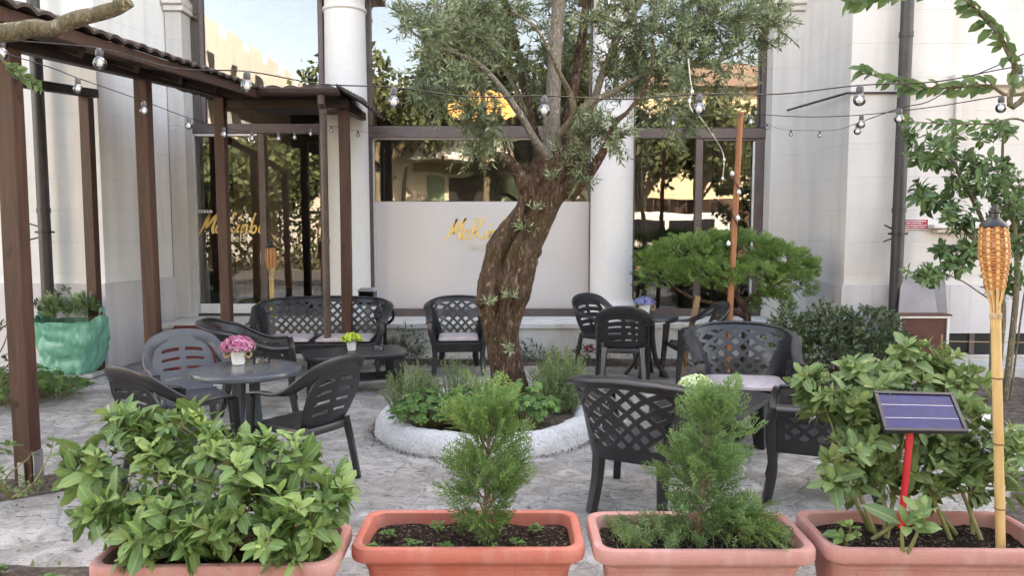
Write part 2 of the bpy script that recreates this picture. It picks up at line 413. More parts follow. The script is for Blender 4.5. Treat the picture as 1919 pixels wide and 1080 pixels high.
def paving_mat():
    t = NT('crazy_paving')
    co = t.coords()
    wn = t.n('TexNoise', Scale=1.7, Detail=3.0)
    t.t.links.new(co, wn.inputs['Vector'])
    wm = t.n('VectorMath', {'operation': 'SCALE'}); t.t.links.new(wn.outputs['Color'], wm.inputs[0]); wm.inputs['Scale'].default_value = 0.35
    wa = t.n('VectorMath', {'operation': 'ADD'}); t.t.links.new(co, wa.inputs[0]); t.t.links.new(wm.outputs[0], wa.inputs[1])
    ve = t.n('TexVoronoi', {'feature': 'DISTANCE_TO_EDGE'}, Scale=2.7)
    vc = t.n('TexVoronoi', {'feature': 'F1'}, Scale=2.7)
    t.t.links.new(wa.outputs[0], ve.inputs['Vector']); t.t.links.new(wa.outputs[0], vc.inputs['Vector'])
    cs = t.n('SeparateColor'); t.t.links.new(vc.outputs['Color'], cs.inputs[0])
    f = t.noise(t.mapping(co, (1, 1.25, 1)), 5.5, 10.0, 0.72, 0.9)
    f2 = t.noise(co, 38.0, 7.0, 0.7)
    stone = t.ramp(cs.outputs[0], [(0.1, (0.36, 0.338, 0.32)), (0.5, (0.43, 0.405, 0.385)), (0.9, (0.51, 0.48, 0.455))])
    stone = t.mix(t.ramp(f, [(0.36, 0.8), (0.56, 0.0)]), stone, (0.20, 0.188, 0.175))
    stone = t.mix(t.ramp(f2, [(0.62, 0.0), (0.75, 0.5)]), stone, (0.5, 0.49, 0.48))
    joint = t.mix(f, (0.22, 0.21, 0.195), (0.60, 0.58, 0.55))
    jn = t.math('ADD', ve.outputs['Distance'], t.math('MULTIPLY', t.math('SUBTRACT', f, 0.5), 0.09))
    jm = t.ramp(jn, [(0.015, 1.0), (0.085, 0.0)])
    c = t.mix(t.math('MULTIPLY', jm, 0.5), stone, joint)
    crk = t.ramp(t.math('ADD', ve.outputs['Distance'], t.math('MULTIPLY', t.math('SUBTRACT', f2, 0.5), 0.05)), [(0.003, 0.42), (0.02, 0.0)])
    c = t.mix(crk, c, (0.11, 0.10, 0.09))
    sp = t.noise(co, 60.0, 3.0, 0.6)
    c = t.mix(t.ramp(sp, [(0.60, 0.0), (0.66, 0.8)]), c, (0.05, 0.045, 0.04))
    pit = t.noise(t.mapping(co, (1, 1.6, 1)), 13.0, 3.0, 0.55, 0.4)
    c = t.mix(t.ramp(pit, [(0.61, 0.0), (0.67, 0.75)]), c, (0.085, 0.078, 0.07))
    mor = t.noise(t.mapping(co, (1, 1.1, 1)), 3.4, 7.0, 0.6, 0.5)
    c = t.mix(t.ramp(mor, [(0.60, 0.0), (0.68, 0.7)]), c, (0.56, 0.545, 0.525))
    dirt = t.noise(co, 1.3, 6.0, 0.65)
    c = t.mix(t.ramp(dirt, [(0.46, 0.0), (0.66, 0.65)]), c, (0.16, 0.145, 0.125))
    h = t.math('ADD', t.math('MULTIPLY', t.ramp(ve.outputs['Distance'], [(0.0, 0.0), (0.07, 1.0)]), 0.3), t.math('ADD', t.math('MULTIPLY', f, 0.8), t.math('MULTIPLY', f2, 0.3)))
    return t.done(t.principled(Base_Color=c, Roughness=0.88, Specular_IOR_Level=0.2, Normal=t.bump(h, 1.0, 0.035)))


M['paving'] = paving_mat()


def solar_mat():
    t = NT('solar_cells')
    co = t.coords()
    sx = t.n('SeparateXYZ'); t.t.links.new(co, sx.inputs[0])
    f = t.noise(co, 30.0, 3.0)
    c = t.ramp(f, [(0.3, (0.009, 0.013, 0.070)), (0.7, (0.017, 0.022, 0.11))])
    w = t.math('FRACT', t.math('MULTIPLY', sx.outputs[0], 180.0))
    c = t.mix(t.ramp(w, [(0.90, 0.0), (0.95, 0.25)]), c, (0.2, 0.2, 0.35))
    return t.done(t.principled(Base_Color=c, Roughness=0.34, Specular_IOR_Level=0.22))


M['solar'] = solar_mat()


def emit_mat(name, col, s):
    t = NT(name)
    e = t.n('Emission', Color=col, Strength=s)
    return t.done(e)


M['lampglow'] = emit_mat('amber_lamp', (1.0, 0.50, 0.20), 0.26)


# ------------------------------------------------------------------ mesh helpers
def cr(pts, n=6):
    """Catmull-Rom through tuples of any length"""
    pts = [tuple(p) for p in pts]
    q = [pts[0]] + pts + [pts[-1]]
    out = []
    for i in range(1, len(q) - 2):
        a, b, c, d = q[i - 1], q[i], q[i + 1], q[i + 2]
        for k in range(n):
            t = k / n
            out.append(tuple(0.5 * (2 * b[j] + (c[j] - a[j]) * t + (2 * a[j] - 5 * b[j] + 4 * c[j] - d[j]) * t * t +
                                    (3 * b[j] - a[j] - 3 * c[j] + d[j]) * t ** 3) for j in range(len(b))))
    out.append(pts[-1])
    return out


class MB:
    def __init__(self):
        self.v = []; self.f = []; self.t = []; self.rib = None

    def add(self, vs, fs, tint=0.5):
        o = len(self.v)
        self.v.extend(tuple(p) for p in vs)
        for f in fs:
            self.f.append(tuple(i + o for i in f)); self.t.append(tint)

    def box(self, x0, x1, y0, y1, z0, z1):
        self.add([(x0, y0, z0), (x1, y0, z0), (x1, y1, z0), (x0, y1, z0), (x0, y0, z1), (x1, y0, z1), (x1, y1, z1), (x0, y1, z1)],
                 [(3, 2, 1, 0), (4, 5, 6, 7), (0, 1, 5, 4), (1, 2, 6, 5), (2, 3, 7, 6), (3, 0, 4, 7)])
        return self

    def hexa(self, b, t):
        """four bottom points and four top points, counter-clockwise from above"""
        self.add(list(b) + list(t), [(3, 2, 1, 0), (4, 5, 6, 7), (0, 1, 5, 4), (1, 2, 6, 5), (2, 3, 7, 6), (3, 0, 4, 7)])
        return self

    def beam(self, a, b, w, h, up=V((0, 0, 1))):
        a, b = V(a), V(b)
        d = (b - a).normalized()
        s = d.cross(up).normalized() * w / 2
        u = s.cross(d).normalized() * h / 2
        return self.hexa([a - s - u, a + s - u, b + s - u, b - s - u], [a - s + u, a + s + u, b + s + u, b - s + u])

    def prism(self, poly, z0, z1):
        n = len(poly)
        self.add([(x, y, z0) for x, y in poly] + [(x, y, z1) for x, y in poly],
                 [tuple(range(n - 1, -1, -1)), tuple(range(n, 2 * n))] + [(i, (i + 1) % n, n + (i + 1) % n, n + i) for i in range(n)])
        return self

    def tube(self, pts, radii, n=8, cap=True, tint=0.5, fn=None):
        pts = [V(p) for p in pts]
        if not hasattr(radii, '__len__'):
            radii = [radii] * len(pts)
        up = None
        vs = []
        for i, p in enumerate(pts):
            d = (pts[min(i + 1, len(pts) - 1)] - pts[max(i - 1, 0)])
            d = d.normalized() if d.length > 1e-9 else V((0, 0, 1))
            if up is None:
                up = d.orthogonal().normalized()
            up = (up - d * up.dot(d))
            up = up.normalized() if up.length > 1e-6 else d.orthogonal().normalized()
            s = d.cross(up)
            for k in range(n):
                a = 2 * PI * k / n
                r = radii[i]
                w_ = up * math.cos(a) + s * math.sin(a)
                if fn:
                    r *= fn(i, a, p, w_) if fn.__code__.co_argcount == 4 else fn(i, a, p)
                vs.append(p + w_ * r)
        fs = []
        for i in range(len(pts) - 1):
            for k in range(n):
                fs.append((i * n + k, i * n + (k + 1) % n, (i + 1) * n + (k + 1) % n, (i + 1) * n + k))
        if cap:
            fs.append(tuple(range(n - 1, -1, -1)))
            fs.append(tuple(range((len(pts) - 1) * n, len(pts) * n)))
        self.add(vs, fs, tint)
        return self

    def sweep(self, pts, wd, w, th, cap=True):
        """rounded flat bar along pts; wd = width direction per point"""
        pts = [V(p) for p in pts]
        m = len(pts)
        w = w if hasattr(w, '__len__') else [w] * m
        th = th if hasattr(th, '__len__') else [th] * m
        vs = []
        prof = [(-1, -0.4), (-0.85, -1), (0.85, -1), (1, -0.4), (1, 0.4), (0.85, 1), (-0.85, 1), (-1, 0.4)]
        for i, p in enumerate(pts):
            d = (pts[min(i + 1, m - 1)] - pts[max(i - 1, 0)]).normalized()
            a = V(wd[i]); a = (a - d * a.dot(d)).normalized()
            b = a.cross(d)
            for x, y in prof:
                vs.append(p + a * (x * w[i] / 2) + b * (y * th[i] / 2))
        fs = []
        for i in range(m - 1):
            for k in range(8):
                fs.append((i * 8 + k, i * 8 + (k + 1) % 8, (i + 1) * 8 + (k + 1) % 8, (i + 1) * 8 + k))
        if cap:
            fs.append(tuple(range(7, -1, -1))); fs.append(tuple(range((m - 1) * 8, m * 8)))
        self.add(vs, fs)
        return self

    def lathe(self, prof, n=24, c=(0, 0, 0), fn=None, close=False):
        vs = []
        for r, z in prof:
            for k in range(n):
                a = 2 * PI * k / n
                rr = r * (fn(a, z) if fn else 1)
                vs.append((c[0] + rr * math.cos(a), c[1] + rr * math.sin(a), c[2] + z))
        m = len(prof)
        fs = [(i * n + k, i * n + (k + 1) % n, (i + 1) * n + (k + 1) % n, (i + 1) * n + k) for i in range(m - 1) for k in range(n)]
        if close:
            fs += [((m - 1) * n + k, (m - 1) * n + (k + 1) % n, (k + 1) % n, k) for k in range(n)]
        else:
            if prof[0][0] > 1e-4:
                fs.append(tuple(range(n - 1, -1, -1)))
            if prof[-1][0] > 1e-4:
                fs.append(tuple(range((m - 1) * n, m * n)))
        self.add(vs, fs)
        return self

    def grid(self, fn, us, vs_, skip=None, tint=0.5):
        n = len(us)
        vs = [fn(u, w) for w in vs_ for u in us]
        fs = []
        for j in range(len(vs_) - 1):
            for i in range(n - 1):
                if skip and skip(i, j):
                    continue
                fs.append((j * n + i, j * n + i + 1, (j + 1) * n + i + 1, (j + 1) * n + i))
        self.add(vs, fs, tint)
        return self

    # leaves
    def leaf4(self, p, d, nrm, L, W, tint):
        s = d.cross(nrm)
        if s.length < 1e-6:
            s = d.orthogonal()
        s.normalize()
        n = s.cross(d)
        m = p + d * (L * 0.42) + n * (W * 0.12)
        self.add([p, m + s * (W / 2), p + d * L, m - s * (W / 2)], [(0, 1, 2, 3)], tint)

    def leaf8(self, p, d, nrm, L, W, tint, droop=0.12, fold=0.25):
        s = d.cross(nrm)
        if s.length < 1e-6:
            s = d.orthogonal()
        s.normalize()
        n = s.cross(d).normalized()
        a = p + d * (L * 0.06)
        b = p + d * (L * 0.36) + n * (L * 0.02)
        c = p + d * (L * 0.76) - n * (L * droop * 0.45)
        e = p + d * L - n * (L * droop)
        u = n * (W * fold)
        if self.rib is None:
            self.rib = []
        self.rib += [1, 1, 1, 1, 0, 0, 0, 0]
        self.add([a, b, c, e, b + s * (W * 0.5) + u, c + s * (W * 0.42) + u * 0.8, b - s * (W * 0.5) + u, c - s * (W * 0.42) + u * 0.8],
                 [(0, 1, 4), (4, 1, 2, 5), (5, 2, 3), (0, 6, 1), (6, 7, 2, 1), (7, 3, 2)], tint)

    def build(self, name, mat, parent=None, origin=None, smooth=None, bevel=None, solid=None, subsurf=0, seg=2, merge=False):
        off = V((0, 0, 0))
        if parent is not None and origin is None:
            q = parent
            while q is not None:
                off += q.location
                q = q.parent
        elif origin is not None:
            off = V(origin)
        me = bpy.data.meshes.new(name)
        me.from_pydata([(x - off.x, y - off.y, z - off.z) for x, y, z in self.v], [], self.f)
        me.materials.append(mat)
        at = me.attributes.new('tint', 'FLOAT', 'FACE')
        at.data.foreach_set('value', self.t)
        if self.rib is not None and len(self.rib) == len(self.v):
            ar = me.attributes.new('rib', 'FLOAT', 'POINT')
            ar.data.foreach_set('value', [float(x) for x in self.rib])
        me.update()
        if merge:
            bm = bmesh.new(); bm.from_mesh(me)
            bmesh.ops.remove_doubles(bm, verts=bm.verts, dist=0.0004)
            bm.to_mesh(me); bm.free(); me.update()
        if smooth is not None:
            me.polygons.foreach_set('use_smooth', [True] * len(me.polygons))
            me.set_sharp_from_angle(angle=R(smooth))
        o = bpy.data.objects.new(name, me)
        COL.objects.link(o)
        if parent is not None:
            o.parent = parent
        elif origin is not None:
            o.location = off
        if solid:
            md = o.modifiers.new('solid', 'SOLIDIFY'); md.thickness = solid; md.offset = 0
            if smooth is not None:
                es = o.modifiers.new('crisp', 'EDGE_SPLIT'); es.split_angle = R(smooth); es.use_edge_sharp = False
        if bevel:
            md = o.modifiers.new('bevel', 'BEVEL'); md.width = bevel; md.segments = seg; md.limit_method = 'ANGLE'; md.angle_limit = R(40)
            md.harden_normals = False
        if subsurf:
            md = o.modifiers.new('sub', 'SUBSURF'); md.levels = subsurf; md.render_levels = subsurf
        return o


def tag(o, label=None, cat=None, group=None, kind=None):
    for k, v in (('label', label), ('category', cat), ('group', group), ('kind', kind)):
        if v:
            o[k] = v
    return o


def thing(name, label, cat, loc=(0, 0, 0), rz=0.0, group=None):
    o = bpy.data.objects.new(name, None)
    COL.objects.link(o)
    o.empty_display_size = 0.1
    o.location = loc
    o.rotation_euler = (0, 0, rz)
    return tag(o, label, cat, group)


def dup(root, loc, rz=0.0, label=None, group=None, scale=1.0, mat=None):
    r = root.copy(); COL.objects.link(r)
    r.location = loc; r.rotation_euler = (0, 0, rz); r.scale = (scale,) * 3
    if label: r['label'] = label
    if group: r['group'] = group
    for ch in list(root.children):
        c = ch.copy(); COL.objects.link(c); c.parent = r
        if mat and c.type == 'MESH':
            c.data = c.data.copy(); c.data.materials[0] = mat
        for g in list(ch.children):
            d = g.copy(); COL.objects.link(d); d.parent = c
    return r


def rnd(a, b):
    return random.uniform(a, b)


def rdir():
    while True:
        q = V((rnd(-1, 1), rnd(-1, 1), rnd(-1, 1)))
        if 0.05 < q.length < 1:
            return q.normalized()


def text_mesh(body, size, thick):
    cu = bpy.data.curves.new('text', 'FONT')
    cu.body = body; cu.size = size; cu.extrude = thick
    o = bpy.data.objects.new('text', cu)
    COL.objects.link(o)
    dg = bpy.context.evaluated_depsgraph_get(); dg.update()
    me = bpy.data.meshes.new_from_object(o.evaluated_get(dg))
    bpy.data.objects.remove(o); bpy.data.curves.remove(cu)
    return me

# ================================================================== SETTING
YG, ZS, YS = 10.7, 0.47, 9.85          # glass plane, step height, step front


def X(px, Y):
    return P(px, 420, Y).x


def Z(py, Y):
    return P(960, py, Y).z


def pxbox(mb, x0, y0, x1, y1, Y, dY):
    mb.box(X(x0, Y), X(x1, Y), Y, Y + dY, Z(y1, Y), Z(y0, Y))


def sheet(name, poly, z, mat, sub=None):
    mb = MB()
    mb.add([(x, y, z) for x, y in poly], [tuple(range(len(poly)))])
    return tag(mb.build(name, mat), kind='structure')


def rough_sheet(name, poly, z, mat, bumpz, step=0.09):
    """bed of earth with an uneven, slightly mounded surface"""
    xs = [p[0] for p in poly]; ys = [p[1] for p in poly]

    def inside(x, y):
        c = False
        for i in range(len(poly)):
            (x1, y1), (x2, y2) = poly[i], poly[i - 1]
            if (y1 > y) != (y2 > y) and x < (x2 - x1) * (y - y1) / (y2 - y1) + x1:
                c = not c
        return c

    def edge(x, y):
        best, bp = 9, None
        for i in range(len(poly)):
            a, b = V(poly[i]), V(poly[i - 1])
            t = max(0, min(1, (V((x, y)) - a).dot(b - a) / max(1e-6, (b - a).length_squared)))
            q = a + (b - a) * t
            if (q - V((x, y))).length < best:
                best, bp = (q - V((x, y))).length, q
        return best, bp
    mb = MB()
    nx = int((max(xs) - min(xs)) / step) + 1
    ny = int((max(ys) - min(ys)) / step) + 1
    idx = {}
    ok = set()
    for j in range(-1, ny + 2):
        for i in range(-1, nx + 2):
            x, y = min(xs) + i * step, min(ys) + j * step
            ed, bp = edge(x, y)
            isin = inside(x, y)
            if not isin and ed < step * 1.6:
                idx[i, j] = len(mb.v)
                wob = 0.07 * noise.noise((bp.x * 2.6, bp.y * 2.6, 4)) + 0.03 * noise.noise((bp.x * 9, bp.y * 9, 2))
                mb.v.append((bp.x + wob, bp.y + wob * 0.7, z))
                continue
            if isin:
                ok.add((i, j))
                e = min(1, ed / 0.25)
                jx, jy = 0.4 * step * noise.noise((x * 9, y * 9, 1)), 0.4 * step * noise.noise((x * 9, y * 9, 5))
                h = z + (e ** 0.6) * bumpz * (0.5 + 0.6 * noise.noise((x * 2.3, y * 2.3, 3)) + 0.55 * noise.noise((x * 8, y * 8, 7)))
                idx[i, j] = len(mb.v)
                mb.v.append((x + jx, y + jy, max(h, z)))
    for j in range(-1, ny + 1):
        for i in range(-1, nx + 1):
            q = [(i, j), (i + 1, j), (i + 1, j + 1), (i, j + 1)]
            if all(k in idx for k in q) and any(k in ok for k in q):
                mb.f.append(tuple(idx[k] for k in q)); mb.t.append(0.5)
    return tag(mb.build(name, mat, smooth=60), kind='structure')


mb = MB()
mb.add([(-300, -300, -0.02), (300, -300, -0.02), (300, 300, -0.02), (-300, 300, -0.02)], [(0, 1, 2, 3)])
tag(mb.build('ground', surf('dusty_ground', (0.12, 0.11, 0.09), (0.18, 0.165, 0.14), 0.7, 0.95, 0.2)), kind='structure')
sheet('patio_paving', [(-7, 0.6), (7, 0.6), (7, 9.9), (-7, 9.9)], 0.0, M['paving'])
sheet('road', [(-60, -8.6), (60, -8.6), (60, -1.2), (-60, -1.2)], -0.008, M['asphalt'])
# planting beds
g = G
rough_sheet('bed_by_pergola', [tuple(g(*q)[:2]) for q in ((-240, 960), (-10, 985), (70, 925), (125, 872), (150, 872), (100, 905), (60, 955), (-20, 1010), (-300, 1040))][0:0] or
            [(-5.2, 4.35), (-3.45, 4.55), (-2.86, 4.95), (-2.72, 5.25), (-2.95, 5.35), (-3.35, 5.12), (-3.9, 5.0), (-5.2, 5.0)], 0.006, M['bed'], 0.06)
rough_sheet('bed_in_front', [(-4.5, 3.0), (-2.55, 3.0), (-2.05, 3.55), (-2.15, 3.72), (-2.6, 3.78), (-4.5, 3.75)], 0.006, M['bed'], 0.06)
rough_sheet('bed_by_left_wall', [(-9, 7.0), (-5.2, 6.9), (-4.75, 7.6), (-4.75, 8.2), (-5.1, 8.75), (-9, 9.1)], 0.006, M['bed'], 0.08)
rough_sheet('bed_right', [(3.6, 6.4), (3.1, 7.3), (2.7, 8.6), (2.2, 9.1), (2.2, 9.75), (3.9, 9.75), (3.9, 8.9), (9, 8.55), (9, 3.2), (4.9, 3.2), (4.3, 4.6)][0:0] or
            [(3.0, 7.9), (2.5, 8.7), (2.3, 9.75), (3.9, 9.75), (3.9, 8.9), (9.5, 8.5), (9.5, 5.6), (4.9, 5.9), (4.0, 6.9)], 0.006, M['bed'], 0.07)
rough_sheet('bed_right_corner', [(2.75, 3.0), (5.5, 3.0), (5.5, 5.2), (3.6, 5.25), (3.0, 4.5), (2.6, 3.6)], 0.006, M['bed'], 0.05)
rough_sheet('bed_along_step', [(-1.75, 9.42), (2.25, 9.30), (2.25, 9.80), (-1.75, 9.80)], 0.006, M['bed'], 0.05, 0.06)
mb = MB(); mb.box(-5.95, -4.80, 8.55, 9.16, 0.006, 0.05)
tag(mb.build('concrete_slab', M['concrete'], bevel=0.008), kind='structure')
mb = MB(); mb.box(4.6, 9.5, 8.50, 8.90, 0.01, 0.14); mb.box(4.3, 9.5, 8.90, 8.935, 0.01, 0.22)
tag(mb.build('kerb', M['concrete'], bevel=0.01), kind='structure')

# ------------------------------------------------------------------ the hotel
hotel = thing('hotel_building', 'pale stucco building with glazed hall front between two projecting wings', 'building', (-0.4, YG, 0))
mb = MB()
mb.prism([(-14, 9.2), (-4.95, 9.2), (-4.955, 9.206), (-4.63, 10.7), (-4.63, 16), (-14, 16)], 0, 12.5)
mb.build('wall', M['stucco_left'], hotel)
mb = MB(); mb.prism([(-4.948, 9.204), (-4.61, 10.7), (-4.61, 16), (-4.628, 16), (-4.628, 10.703), (-4.953, 9.21)], 0, 12.5)
mb.build('side_wall', M['stucco_left'], hotel)
mb = MB()
mb.prism([(3.95, 9.0), (14, 9.0), (14, 16), (3.92, 16), (3.92, 10.7)], 0, 12.5)
mb.build('wall', M['stucco'], hotel)
mb = MB()
mb.box(-4.605, 3.915, 10.62, 16, 5.35, 12.5)
mb.build('wall', M['stucco'], hotel)
mb = MB(); mb.box(-4.603, 3.913, 10.40, 10.615, 5.12, 5.6); mb.box(-4.603, 3.913, 10.30, 10.615, 5.6, 5.75)
mb.build('entablature', M['mould'], hotel, bevel=0.01)
# piers behind the columns
for a, b in ((612, 697), (1108, 1184)):
    mb = MB(); mb.box(X(a, YG), X(b, YG), YG + 0.06, YG + 0.5, ZS, 5.34)
    mb.build('pier', M['return'], hotel)
# square pilasters at both ends of the glazing
for x0, x1, cx0, cx1 in ((-4.66, -4.44, -4.665, -4.40), (3.52, 3.935, 3.48, 3.94)):
    mb = MB(); mb.box(x0, x1, 10.42, 10.9, ZS + 0.002, 4.62)
    p_ = mb.build('pilaster', M['stucco'], hotel, bevel=0.008)
    mb = MB(); mb.box(cx0, cx1 + 0.0, 10.38, 10.9, 4.622, 4.70); mb.box(cx0 - 0.0, cx1, 10.34, 10.9, 4.702, 4.80); mb.box(x0, x1, 10.40, 10.9, 4.802, 5.11)
    mb.build('capital', M['mould'], p_, bevel=0.012)
# round columns
for cx in (X(653, 10.5), X(1146, 10.5)):
    mb = MB()
    mb.lathe([(0.36, 0), (0.36, 0.12), (0.33, 0.15), (0.345, 0.2), (0.30, 0.26), (0.292, 0.3), (0.29, 2.2), (0.272, 4.12), (0.272, 4.14), (0.292, 4.16), (0.292, 4.19),
              (0.27, 4.21), (0.27, 4.33)], 40, (cx, 10.5, ZS + 0.002))
    c_ = mb.build('column', M['granite'], hotel, smooth=35)
    mb = MB()
    mb.lathe([(0.28, 4.332), (0.33, 4.40), (0.36, 4.43), (0.36, 4.46)], 40, (cx, 10.5, ZS))
    mb.box(cx - 0.42, cx + 0.42, 10.1, 10.9, ZS + 4.462, ZS + 4.64)
    mb.build('capital', M['mould'], c_, smooth=35)
# step
mb = MB(); mb.box(-4.59, 3.91, YS + 0.03, 16, 0.0, ZS - 0.07); mb.box(-4.59, 3.91, YS, 16, ZS - 0.068, ZS)
mb.build('step', M['stepstone'], hotel, bevel=0.008)
# plinth of the wings
zp = Z(534, 8.95)
mb = MB()
mb.prism([(-13.9, 9.14), (-4.925, 9.14), (-4.57, 10.66), (-4.57, 10.69), (-4.63, 10.69), (-4.98, 9.197), (-13.9, 9.197)], 0.0, zp)
mb.build('plinth', M['plinth'], hotel)
xb = X(1786, 8.94)
zb0, zb1 = Z(667, 8.94), Z(625, 8.94)
mb = MB()
mb.prism([(3.905, 8.94), (xb, 8.94), (xb, 8.997), (3.955, 8.997), (3.935, 9.2), (3.89, 10.4), (3.85, 10.4)], 0.0, zp)
mb.box(xb + 0.002, 13.9, 8.94, 8.997, zb1, zp)
mb.box(xb + 0.002, 13.9, 8.94, 8.997, 0.0, zb0)
xs = xb + 0.002
while xs < 9:
    mb.box(xs + 0.62, xs + 0.80, 8.942, 8.997, zb0 + 0.001, zb1 - 0.001)
    xs += 0.80
mb.build('plinth', M['plinth'], hotel)
xs = xb
for k in range(3):
    mb = MB()
    mb.box(xs + 0.004, xs + 0.62, 8.975, 8.996, zb0 + 0.002, zb1 - 0.002)
    o_ = mb.build('basement_window', M['dark'], hotel)
    mb = MB(); mb.box(xs + 0.27, xs + 0.33, 8.955, 8.974, zb0 + 0.002, zb1 - 0.002)
    mb.build('glazing_bar', M['frame'], o_)
    xs += 0.80
# blind window on the right wing
xa, xc = X(1782, 8.95), X(2150, 8.95)
mb = MB()
mb.box(xa - 0.06, xc, 8.90, 8.998, Z(160, 8.95), Z(140, 8.95))
mb.box(xa, xa + 0.07, 8.95, 8.998, Z(420, 8.95), Z(161, 8.95))
mb.build('window_surround', M['stucco'], hotel, bevel=0.006)
mb = MB()
mb.box(X(1742, 8.95), xc, 8.84, 8.998, Z(428, 8.95), Z(421, 8.95)); mb.box(X(1752, 8.95), xc, 8.90, 8.998, Z(436, 8.95), Z(429, 8.95))
mb.build('window_sill', M['mould'], hotel, bevel=0.006)
# string course cable on the right wing
mb = MB()
mb.tube([P(1478, 207, 10.45) - V((0.03, 0, 0)), P(1588, 174, 8.975), P(1762, 173, 8.985)], 0.014, 6)
mb.build('wall_cable', M['pipe'], hotel)


def drainpipe(px_top, px_bot, Y, r, zt, brackets, mat='pipe'):
    mb = MB()
    a, b = P(px_bot, 580, Y), P(px_top, 100, Y)
    x = (a.x + b.x) / 2
    mb.tube([(x, Y, 0.03), (x, Y, zt)], r, 20)
    for z in (1.9, 3.9):
        mb.tube([(x, Y, z), (x, Y, z + 0.06)], r + 0.008, 20)
    p_ = mb.build('drainpipe', M[mat], hotel, smooth=40)
    mb = MB()
    for z in brackets:
        mb.lathe([(r + 0.004, z - 0.014), (r + 0.012, z - 0.014), (r + 0.012, z + 0.014), (r + 0.004, z + 0.014)], 20, (x, Y, 0))
        mb.tube([(x - r - 0.006, Y, z), (x - r - 0.045, Y, z)], 0.012, 6)
        mb.tube([(x + r + 0.006, Y, z), (x + r + 0.045, Y, z)], 0.012, 6)
        mb.tube([(x - r, Y + 0.02, z + 0.06), (x - r - 0.10, Y - 0.02, z + 0.10)], 0.009, 6)
        mb.tube([(x - r, Y + 0.02, z - 0.06), (x - r - 0.10, Y - 0.02, z - 0.09)], 0.009, 6)
    mb.build('bracket', M['black'], p_, smooth=40)


drainpipe(1700, 1674, 8.86, 0.070, 12, (Z(438, 8.86),))
drainpipe(66, 92, 9.0, 0.068, 12, (Z(435, 9.0),))

# ------------------------------------------------------------------ glazing
zt0, zt1 = Z(258, YG), Z(236, YG)
FR = M['frame']


def frame_bar(mb, x0, y0, x1, y1, Y=YG - 0.03, d=0.09):
    pxbox(mb, x0, y0, x1, y1, Y, d)


def pane(parent, x0, y0, x1, y1, Y=YG + 0.015, name='pane'):
    mb = MB(); mb.box(X(x0, Y), X(x1, Y), Y, Y + 0.012, Z(y1, Y), Z(y0, Y))
    return mb.build(name, M['glass'], parent)


# entrance door bay
mb = MB()
frame_bar(mb, 350, 232, 612, 250)
frame_bar(mb, 350, 251, 363, 592)
frame_bar(mb, 487, 251, 499, 588, YG - 0.045, 0.07)
frame_bar(mb, 601, 251, 612, 592)
frame_bar(mb, 350, -60, 363, 231)
frame_bar(mb, 384, -60, 392, 231, YG - 0.02, 0.06)
frame_bar(mb, 603, -60, 612, 231)
frame_bar(mb, 364, 589, 600, 597)
door = mb.build('entrance_door', FR, hotel, bevel=0.005)
mb = MB()
frame_bar(mb, 364, 251.5, 369, 588, YG - 0.04, 0.06)
frame_bar(mb, 369.5, 250.8, 486, 255, YG - 0.04, 0.06)
mb.build('door_edge', M['alu'], door, bevel=0.003)
mb = MB(); frame_bar(mb, 370, 570, 486, 587.5, YG - 0.035, 0.06)
mb.build('bottom_rail', M['whiteplate'], door, bevel=0.004)
pane(door, 364, 256, 486.5, 569)
pane(door, 499.5, 251, 600.5, 588, YG + 0.03)
pane(door, 393, -60, 602.5, 231.5)
pane(door, 363.5, -60, 383.5, 231.5)
# middle bay
mb = MB()
frame_bar(mb, 693, 236, 1112, 258, YG - 0.06, 0.13)
frame_bar(mb, 690, -60, 700, 235)
frame_bar(mb, 692, 259, 700, 578)
frame_bar(mb, 1105, -60, 1114, 235)
frame_bar(mb, 1104, 259, 1112, 578)
frame_bar(mb, 692, 579, 1113, 597, YG - 0.05, 0.11)
midw = mb.build('middle_window', FR, hotel, bevel=0.005)
pane(midw, 700.3, -60, 1104.7, 235.5)
pane(midw, 700.3, 258.5, 1103.7, 377.5)
Yf = YG + 0.015
mb = MB(); mb.box(X(700.3, Yf), X(1103.7, Yf), Yf, Yf + 0.012, Z(578.7, Yf), Z(377.8, Yf))
film = mb.build('frosted_pane', M['film'], midw)
mb = MB()
frame_bar(mb, 700.2, 258.6, 703.5, 578.5, YG - 0.01, 0.02); frame_bar(mb, 704, 258.6, 1103, 261.5, YG - 0.01, 0.02)
mb.build('glazing_bead', M['alu'], midw)
# right bay
mb = MB()
frame_bar(mb, 1183, 240, 1432, 259, YG - 0.05, 0.11)
frame_bar(mb, 1181, -60, 1189, 239)
frame_bar(mb, 1181, 260, 1189, 592)
frame_bar(mb, 1421, -60, 1433, 239)
frame_bar(mb, 1412, 260, 1433, 592)
frame_bar(mb, 1302, 260, 1315, 592)
frame_bar(mb, 1316, 260, 1411, 264)
frame_bar(mb, 1189.5, 579, 1301.5, 597); frame_bar(mb, 1315.5, 579, 1411.5, 597)
rw = mb.build('right_window', FR, hotel, bevel=0.005)
pane(rw, 1189.3, -60, 1420.7, 239.5)
pane(rw, 1189.3, 259.5, 1301.7, 578.7)
pane(rw, 1315.3, 264.3, 1411.7, 578.7, YG + 0.03)
mb = MB(); frame_bar(mb, 1408, 265, 1411.5, 578, YG - 0.02, 0.03)
mb.build('glazing_bead', M['alu'], rw)

# ------------------------------------------------------------------ brush lettering


